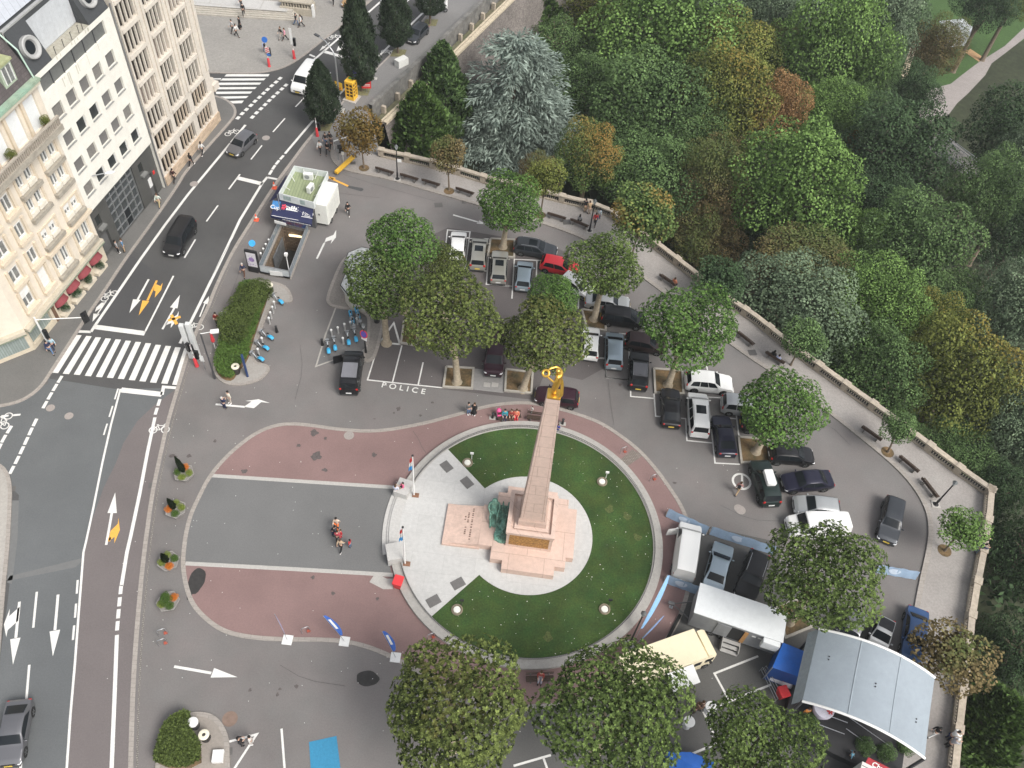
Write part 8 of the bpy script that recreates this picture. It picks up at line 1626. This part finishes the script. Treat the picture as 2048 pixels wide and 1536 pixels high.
 # =========================== PEOPLE
SK=[mat('skin_light',(.56,.36,.27),.6,var=.05),mat('skin_tan',(.36,.21,.14),.6,var=.05),mat('skin_dark',(.12,.07,.05),.6,var=.05)]
def body_nodes(pose):
 """joints of a 1.75 m figure facing -y"""
 lean={'lean':.35,'walk':.05,'walk2':.05}.get(pose,0.0);hipz=.50 if pose=='sit' else .93
 N=[((0,0,hipz),(.145,.105))];Ed=[]
 P=lambda dz:(0,-lean*dz*1.1,hipz+dz*(1-lean*.25))
 chain(N,Ed,0,[(P(.18),(.135,.095)),(P(.40),(.165,.105)),(P(.50),(.13,.085)),(P(.57),.055),((0,P(.64)[1]-.02,P(.64)[2]),.075),((0,P(.72)[1]-.025,P(.72)[2]),(.078,.09)),((0,P(.80)[1]-.015,P(.80)[2]),.06)])
 sh=P(.47);hd=P(.66)
 chain(N,Ed,6,[((0,hd[1]-.115,hd[2]+.015),.014)])
 legs=[]
 for sg in(-1,1):
  ph={'walk':.30*sg,'walk2':-.30*sg}.get(pose,0)
  if pose=='sit':L=[((.10*sg,-.1,.49),.085),((.11*sg,-.42,.50),.062),((.11*sg,-.46,.26),.05),((.11*sg,-.44,.08),.04),((.12*sg,-.58,.04),.035)]
  else:L=[((.09*sg,-ph*.1,.80),.085),((.095*sg,-ph*.55-.02*(pose!='stand'),.49),.062),((.095*sg,-ph*.85+(.06 if ph<0 else 0),.26),.05),((.1*sg,-ph*1.15+(.09 if ph<0 else 0),.08+(.05 if ph<0 else 0)),.04),((.11*sg,-ph*1.15-.12+(.09 if ph<0 else 0),.04+(.01 if ph<0 else 0)),.035)]
  legs.append(L);chain(N,Ed,0,L)
 arms=[]
 for sg in(-1,1):
  s=Vector((sh[0]+.185*sg,sh[1],sh[2]))
  sw={'walk':-.22*sg,'walk2':.22*sg}.get(pose,0)
  if pose=='lean':A=[(s,.055),(s+Vector((.05*sg,-.2,-.2)),.043),(s+Vector((-.05*sg,-.42,-.14)),.034)];d=(-.3*sg,-1,0)
  elif pose=='sit':A=[(s,.055),(s+Vector((.06*sg,-.04,-.28)),.043),(s+Vector((-.02*sg,-.27,-.36)),.034)];d=(-.2*sg,-1,-.2)
  elif pose=='hold':A=[(s,.055),(s+Vector((.06*sg,-.02,-.28)),.043),(s+Vector((-.06*sg,-.26,-.18)),.034)];d=(-.5*sg,-1,.3)
  else:A=[(s,.055),(s+Vector((.05*sg,-sw*.5+.02,-.28)),.043),(s+Vector((.06*sg,-sw-.03,-.52)),.034)];d=(0,-.15-sw,-1)
  arms.append(A);k=chain(N,Ed,2,A);hand(N,Ed,k,A[-1][0],d,1.0,.35,Vector((sg,0,0))if abs(d[2])>.6 else Vector((0,0,1)))
 return N,Ed,P,legs,arms,hd
_ppl={}
def person_meshes(pose):
 if pose in _ppl:return _ppl[pose]
 N,Ed,P,legs,arms,hd=body_nodes(pose);M={'body':skin(N,Ed,'body',1)}
 n=[(P(.0),(.165,.125)),(P(.18),(.155,.115)),(P(.40),(.185,.125)),(P(.50),(.145,.1)),(P(.535),(.08,.07))];e=[(0,1),(1,2),(2,3),(3,4)]
 for A in arms:chain(n,e,2,[(A[0][0],.075),(A[1][0],.06),(A[1][0].lerp(A[2][0],.85),.05)])
 M['top']=skin(n,e,'top',1)
 n=[((P(0)[0],P(0)[1],P(0)[2]),(.17,.13))];e=[]
 for L in legs:chain(n,e,0,[(L[0][0],.105),(L[1][0],.08),(L[2][0],.068),(Vector(L[3][0])+Vector((0,0,.03)),.06)])
 M['trousers']=skin(n,e,'trousers',1)
 b=MB()
 for L in legs:a,c=Vector(L[3][0]),Vector(L[4][0]);d=(c-a);b.ball((a+c)/2+Vector((0,0,-.01)),(.055,.15,.05),10)
 M['shoes']=b.mesh('shoes',M_blk,60)
 b=MB();hc=Vector((0,P(.72)[1]+.012,P(.74)[2]+.0));b.ball(hc+Vector((0,.012,.03)),(.105,.115,.105),12);b.ball(hc+Vector((0,.06,-.04)),(.09,.065,.12),10);M['hair']=b.mesh('hair',M_blk,60)
 b=MB();b.ball(hc+Vector((0,.05,-.13)),(.1,.07,.2),10);M['long']=b.mesh('long_hair',M_blk,60)
 b=MB();b.cbox(-.15,.15,.13,.30,0,.42,.06);b.v=[(x,y+P(.35)[1],z+P(.12)[2])for x,y,z in b.v];M['pack']=b.mesh('backpack',M_blk,40)
 b=MB();b.lathe([(.155,P(.1)[2]),(.2,.65),(.27,.30),(.26,.29)],n=14);M['skirt']=b.mesh('skirt',M_blk,60)
 _ppl[pose]=M;return M
_cl={}
def cloth(c):
 k='cloth_%d_%d_%d'%tuple(int(x*100)for x in c);return mat(k,c,.85,var=.12,scale=8)
BLK,WHT,NVY,JNS,RED,GRY,KHK,BRN=(.015,.015,.017),(.70,.70,.68),(.02,.028,.07),(.10,.17,.30),(.50,.03,.04),(.2,.2,.21),(.42,.30,.18),(.12,.06,.04)
H_BLK,H_BRN,H_GRY,H_BLD=(.012,.010,.009),(.07,.04,.02),(.50,.48,.45),(.40,.27,.12)
def person(label,px,face,pose='stand',top=BLK,low=BLK,hair=H_BLK,shoes=BLK,skin_=0,sc=1.0,z=0.02,extra=(),deg=None):
 p=G(*px,z);rz=R(deg)if deg is not None else math.atan2(G(*face,z).y-p.y,G(*face,z).x-p.x)+pi/2
 t=thing('person',label,'person',p,rz,None,sc);M=person_meshes(pose)
 put('body',M['body'],t,SK[skin_]);put('top',M['top'],t,cloth(top));put('hair',M['hair'],t,cloth(hair));put('shoes',M['shoes'],t,cloth(shoes))
 if 'skirt' in extra:put('skirt',M['skirt'],t,cloth(low))
 else:put('trousers',M['trousers'],t,cloth(low))
 if 'long' in extra:put('long_hair',M['long'],t,cloth(hair))
 if 'pack' in extra:put('backpack',M['pack'],t,cloth(BLK))
 return t
PV=.10
person('person in a navy jacket and jeans on the pavement by the mast arm signal',(103,706),(110,720),'walk',NVY,JNS,z=PV);person('person in a pale blue top walking beside the navy jacketed one',(110,698),(117,712),'walk2',(.35,.48,.55),NVY,z=PV,sc=.95)
person('person in a white and green top with tan trousers by the dark stone entrance',(320,412),(310,430),'walk',(.62,.68,.60),(.45,.36,.20),H_BRN,z=PV,extra=('pack',));person('person in a dark maroon jacket walking under the fins of the stone building',(350,363),(358,352),'walk',(.05,.02,.02),BLK,z=PV);person('person in a long black coat with pale boots on the stone building pavement',(384,332),(392,322),'walk2',BLK,BLK,shoes=WHT,z=PV,extra=('long',));person('person in a white top and black trousers furthest up the stone building pavement',(406,309),(414,298),'walk',WHT,BLK,shoes=WHT,z=PV,extra=('long',))
person('person in a dark top with white sleeves near the hotel end wall',(238,506),(250,500),'stand',(.3,.3,.3),BLK,shoes=WHT,z=PV);person('person in a blue shirt and shorts near the hotel end wall',(250,503),(238,506),'stand',(.12,.22,.36),KHK,H_BRN,z=PV)
person('person in a navy coat and brown trousers left of the black poster stand',(489,551),(483,570),'walk',NVY,BRN,H_GRY);person('person in black with a white bag and white shoes right of the white box trailer',(697,429),(696,445),'walk',BLK,BLK,shoes=WHT,extra=('long',))
person('person in a white top and black shorts beside the group at the pavement corner',(641,306),(636,320),'walk',WHT,BLK);person('person in a black suit leading the group at the pavement corner',(656,308),(652,322),'walk2',BLK,BLK,shoes=BLK);person('person with bare arms behind the black suited one',(652,290),(646,305),'walk',(.05,.04,.04),JNS,z=.06);person('person in a black top at the back of the group by the pavement corner',(661,288),(655,300),'walk',BLK,GRY,z=.06,extra=('long',));person('person in a grey top in the middle of the group by the pavement corner',(664,298),(658,312),'walk2',(.12,.1,.1),BLK,z=.06)
person('person in black and white coming down the terrace at the top',(483,13),(484,30),'walk',(.3,.3,.32),BLK,z=.98);person('person in black standing on the wide steps',(488,31),(490,45),'walk2',BLK,BLK,z=.6)
person('person in a white shirt and black trousers left of the pair on the forecourt',(466,64),(455,70),'walk',(.45,.45,.45),BLK,z=PV);person('person in a white top striding in front on the forecourt',(474,73),(490,78),'walk2',WHT,BLK,z=PV);person('person in a long black dress on the forecourt',(481,58),(470,62),'stand',BLK,BLK,z=PV,extra=('skirt','long'))
person('person in a black tee shirt and pale trousers on the forecourt',(563,78),(550,82),'walk',BLK,(.45,.42,.38),H_BRN,z=PV);person('person in a pink shirt and black shorts on the forecourt',(571,81),(558,85),'walk2',(.62,.28,.36),BLK,H_BRN,z=PV);person('person in black with jeans by the stone parapet',(593,51),(604,55),'walk',BLK,JNS,z=PV,extra=('long',));person('person in a white shirt with a bag by the stone parapet',(603,54),(590,58),'walk2',WHT,BLK,z=PV,extra=('pack',));person('person with a black backpack beside the blue round sign',(531,106),(525,95),'walk',(.35,.40,.55),JNS,z=PV,extra=('pack',));person('person in black trousers cut off by the top edge',(667,9),(660,20),'walk',BLK,BLK,z=PV)
person('grey haired person in navy standing on the white turning arrow',(450,817),(465,800),'hold',NVY,NVY,H_GRY);person('person in a cream coat facing the grey haired one',(461,806),(450,815),'stand',(.66,.62,.52),(.5,.45,.4),shoes=WHT)
person('person in a white top and orange trousers at the back of the square group',(675,1056),(670,1075),'walk',(.62,.5,.4),(.75,.18,.04));person('person in a black jacket bending in the square group',(667,1070),(680,1075),'lean',BLK,NVY);person('child in bright red in the square group',(683,1074),(670,1078),'stand',RED,RED,H_BRN,sc=.72);person('person in a red plaid jacket in the square group',(677,1082),(675,1095),'walk2',(.40,.06,.08),BLK);person('person in a tan top and black trousers with white shoes in the square group',(683,1099),(690,1085),'walk',(.5,.38,.26),BLK,H_BRN,shoes=WHT);person('child with long black hair and a red top beside the square group',(701,1094),(690,1090),'stand',RED,JNS,sc=.75,extra=('long',))
person('person in a white shirt and jeans standing at the upper granite block',(792,991),(800,975),'hold',(.55,.58,.68),NVY,H_BRN);person('child in pink with black hair sitting on the upper granite block',(806,978),(790,985),'sit',(.7,.12,.25),BLK,z=.58,sc=.8,extra=('long',))
person('person in a black and white top with jeans on the red ring path',(937,828),(948,850),'hold',(.12,.12,.12),JNS,shoes=WHT);person('person in a black dress with white shoes on the red ring path',(948,829),(938,850),'stand',BLK,BLK,H_BRN,shoes=WHT,extra=('skirt','long'));person('person in teal sitting on the bench by the pushchair',(1009,836),None,'sit',(.03,.28,.36),NVY,deg=2);person('person in dark red sitting on the bench by the pushchair',(1022,836),None,'sit',(.30,.05,.04),BRN,H_BRN,deg=2);person('person in orange print sitting at the right end of the same bench',(1032,836),None,'sit',(.65,.20,.12),RED,H_BRN,deg=2);person('small child in white standing near the bench',(1063,825),(1050,835),'stand',WHT,WHT,sc=.55);person('small child in blue at the lawn railing right of the obelisk',(1115,863),(1110,880),'stand',(.03,.05,.3),(.03,.05,.3),sc=.62)
person('person in camel trousers walking through the painted roundel',(1473,985),(1490,960),'walk',(.40,.22,.2),KHK,H_BRN,extra=('pack',))
PZ=.14
person('person in black leaning on the balustrade near the lamp',(1170,424),None,'lean',BLK,KHK,z=PZ,deg=190);person('person in a tan coat leaning on the balustrade near the lamp',(1178,428),None,'lean',KHK,(.4,.33,.27),H_BRN,z=PZ,deg=200);person('person in a red jacket walking past the promenade lamp',(1189,450),(1196,430),'walk',RED,BLK,z=PZ);person('person in a pale blue top walking past the promenade lamp',(1196,441),(1203,422),'walk2',(.45,.52,.55),(.05,.10,.22),z=PZ)
person('black haired person sitting on the promenade bench',(1158,447),None,'sit',(.3,.3,.3),BLK,z=PZ,deg=165,extra=('long',));person('person in orange sitting at the end of a promenade bench',(1346,573),None,'sit',(.62,.22,.12),(.5,.25,.18),H_BRN,skin_=1,z=PZ,deg=143);person('person in black sitting left on the shared promenade bench',(1543,718),None,'sit',BLK,BLK,z=PZ,deg=145,extra=('long',));person('person in a white and blue top sitting right on the shared promenade bench',(1552,726),None,'sit',(.5,.55,.75),BLK,z=PZ,deg=145)
person('person in a dark jacket leaning over the balustrade behind the bright young tree',(1952,1090),None,'lean',BLK,NVY,z=PZ,deg=105);person('person in a navy striped top leaning over the balustrade behind the bright young tree',(1950,1106),None,'lean',NVY,(.25,.3,.38),z=PZ,deg=100)
person('person in a black top and white shorts walking beside the stage roof',(1862,1470),(1880,1462),'walk',BLK,WHT,z=PZ);person('person in a white shirt leaning on the balustrade in the bottom right corner',(1893,1477),None,'lean',WHT,NVY,z=PZ,deg=105);person('person with a white cap next to the white shirted leaner',(1891,1492),None,'lean',(.3,.3,.32),BLK,WHT,z=PZ,deg=105)
person('person in an orange vest at the left corner of the stage',(1605,1432),(1610,1450),'stand',(.75,.28,.06),BRN,H_BRN,z=.12);person('person in a pale blue top walking on the black decking',(1695,1516),(1680,1500),'walk',(.20,.45,.60),(.3,.45,.55),shoes=WHT,z=.13,sc=.9)
person('person in black standing at the lower left island marking',(484,1490),(500,1485),'hold',BLK,BLK);person('person in a white dotted outfit at the lower left island marking',(505,1487),(490,1488),'stand',(.55,.53,.5),(.5,.48,.45),shoes=WHT);person('person in dark red with a white bag beside the hedge',(436,650),(430,665),'hold',(.22,.02,.02),BLK);person('person in a dark red top sitting on the bench below the lawn',(1080,1356),None,'sit',(.30,.06,.05),(.3,.3,.35),H_BRN,deg=-3)
person('person in a white shirt under the food truck hatch',(1336,1380),(1340,1360),'stand',WHT,GRY);person('person in black queuing at the food truck',(1350,1374),(1350,1350),'stand',BLK,BLK);person('person in dark blue queuing right of the black clad one',(1360,1370),(1355,1350),'stand',(.02,.02,.03),BLK,extra=('long',));person('person in a brown jacket bending over near the standing tables',(1385,1424),(1400,1418),'lean',(.14,.08,.05),(.10,.07,.05),H_BRN);person('person in a dark brown outfit next to the round white table',(1398,1418),(1410,1424),'stand',(.10,.06,.045),BRN,H_BRN)
t=thing('pushchair','bright pink pushchair parked at the left end of the bench','pushchair',G(997,832,.02),R(20));b=MB();b.ball((0,.05,.75),(.24,.26,.3),12);b.build('hood',mat('pram_pink',(.75,.10,.28),.7,var=.25,scale=9),t,60);b=MB();b.box((0,-.12,.5),(.4,.5,.12));b.build('seat',_mc['pram_pink'],t);b=MB();b.tube([(-.22,-.35,.1),(-.2,.3,.95),(.2,.3,.95),(.22,-.35,.1)],.02,5);b.build('frame',M_steel,t,60)
for x in(-.25,.25):
 for y in(-.38,.25):b=MB();b.lathe([(.1,-.03),(.1,.03)],(x,y,.1),12,0,Matrix.Rotation(R(90),3,'Y'));b.build('wheel',M_rub,t)
 # ---- added thin veil of air, stands in for a reflection fading the far trees
b=MB();b.box2(-1690,1790,-1690,1790,-31.2,68)
hz=tag(b.build('added_haze',mat('haze_dummy',(1,1,1))),kind='stuff');hm=bpy.data.materials.new('added_haze');hm.use_nodes=True;hn=hm.node_tree;hn.nodes.clear()
pv=hn.nodes.new('ShaderNodeVolumePrincipled');pv.inputs['Color'].default_value=(.9,.94,.92,1);pv.inputs['Density'].default_value=.0003;pv.inputs['Anisotropy'].default_value=.2
ho=hn.nodes.new('ShaderNodeOutputMaterial');hn.links.new(pv.outputs[0],ho.inputs['Volume']);hz.data.materials[0]=hm
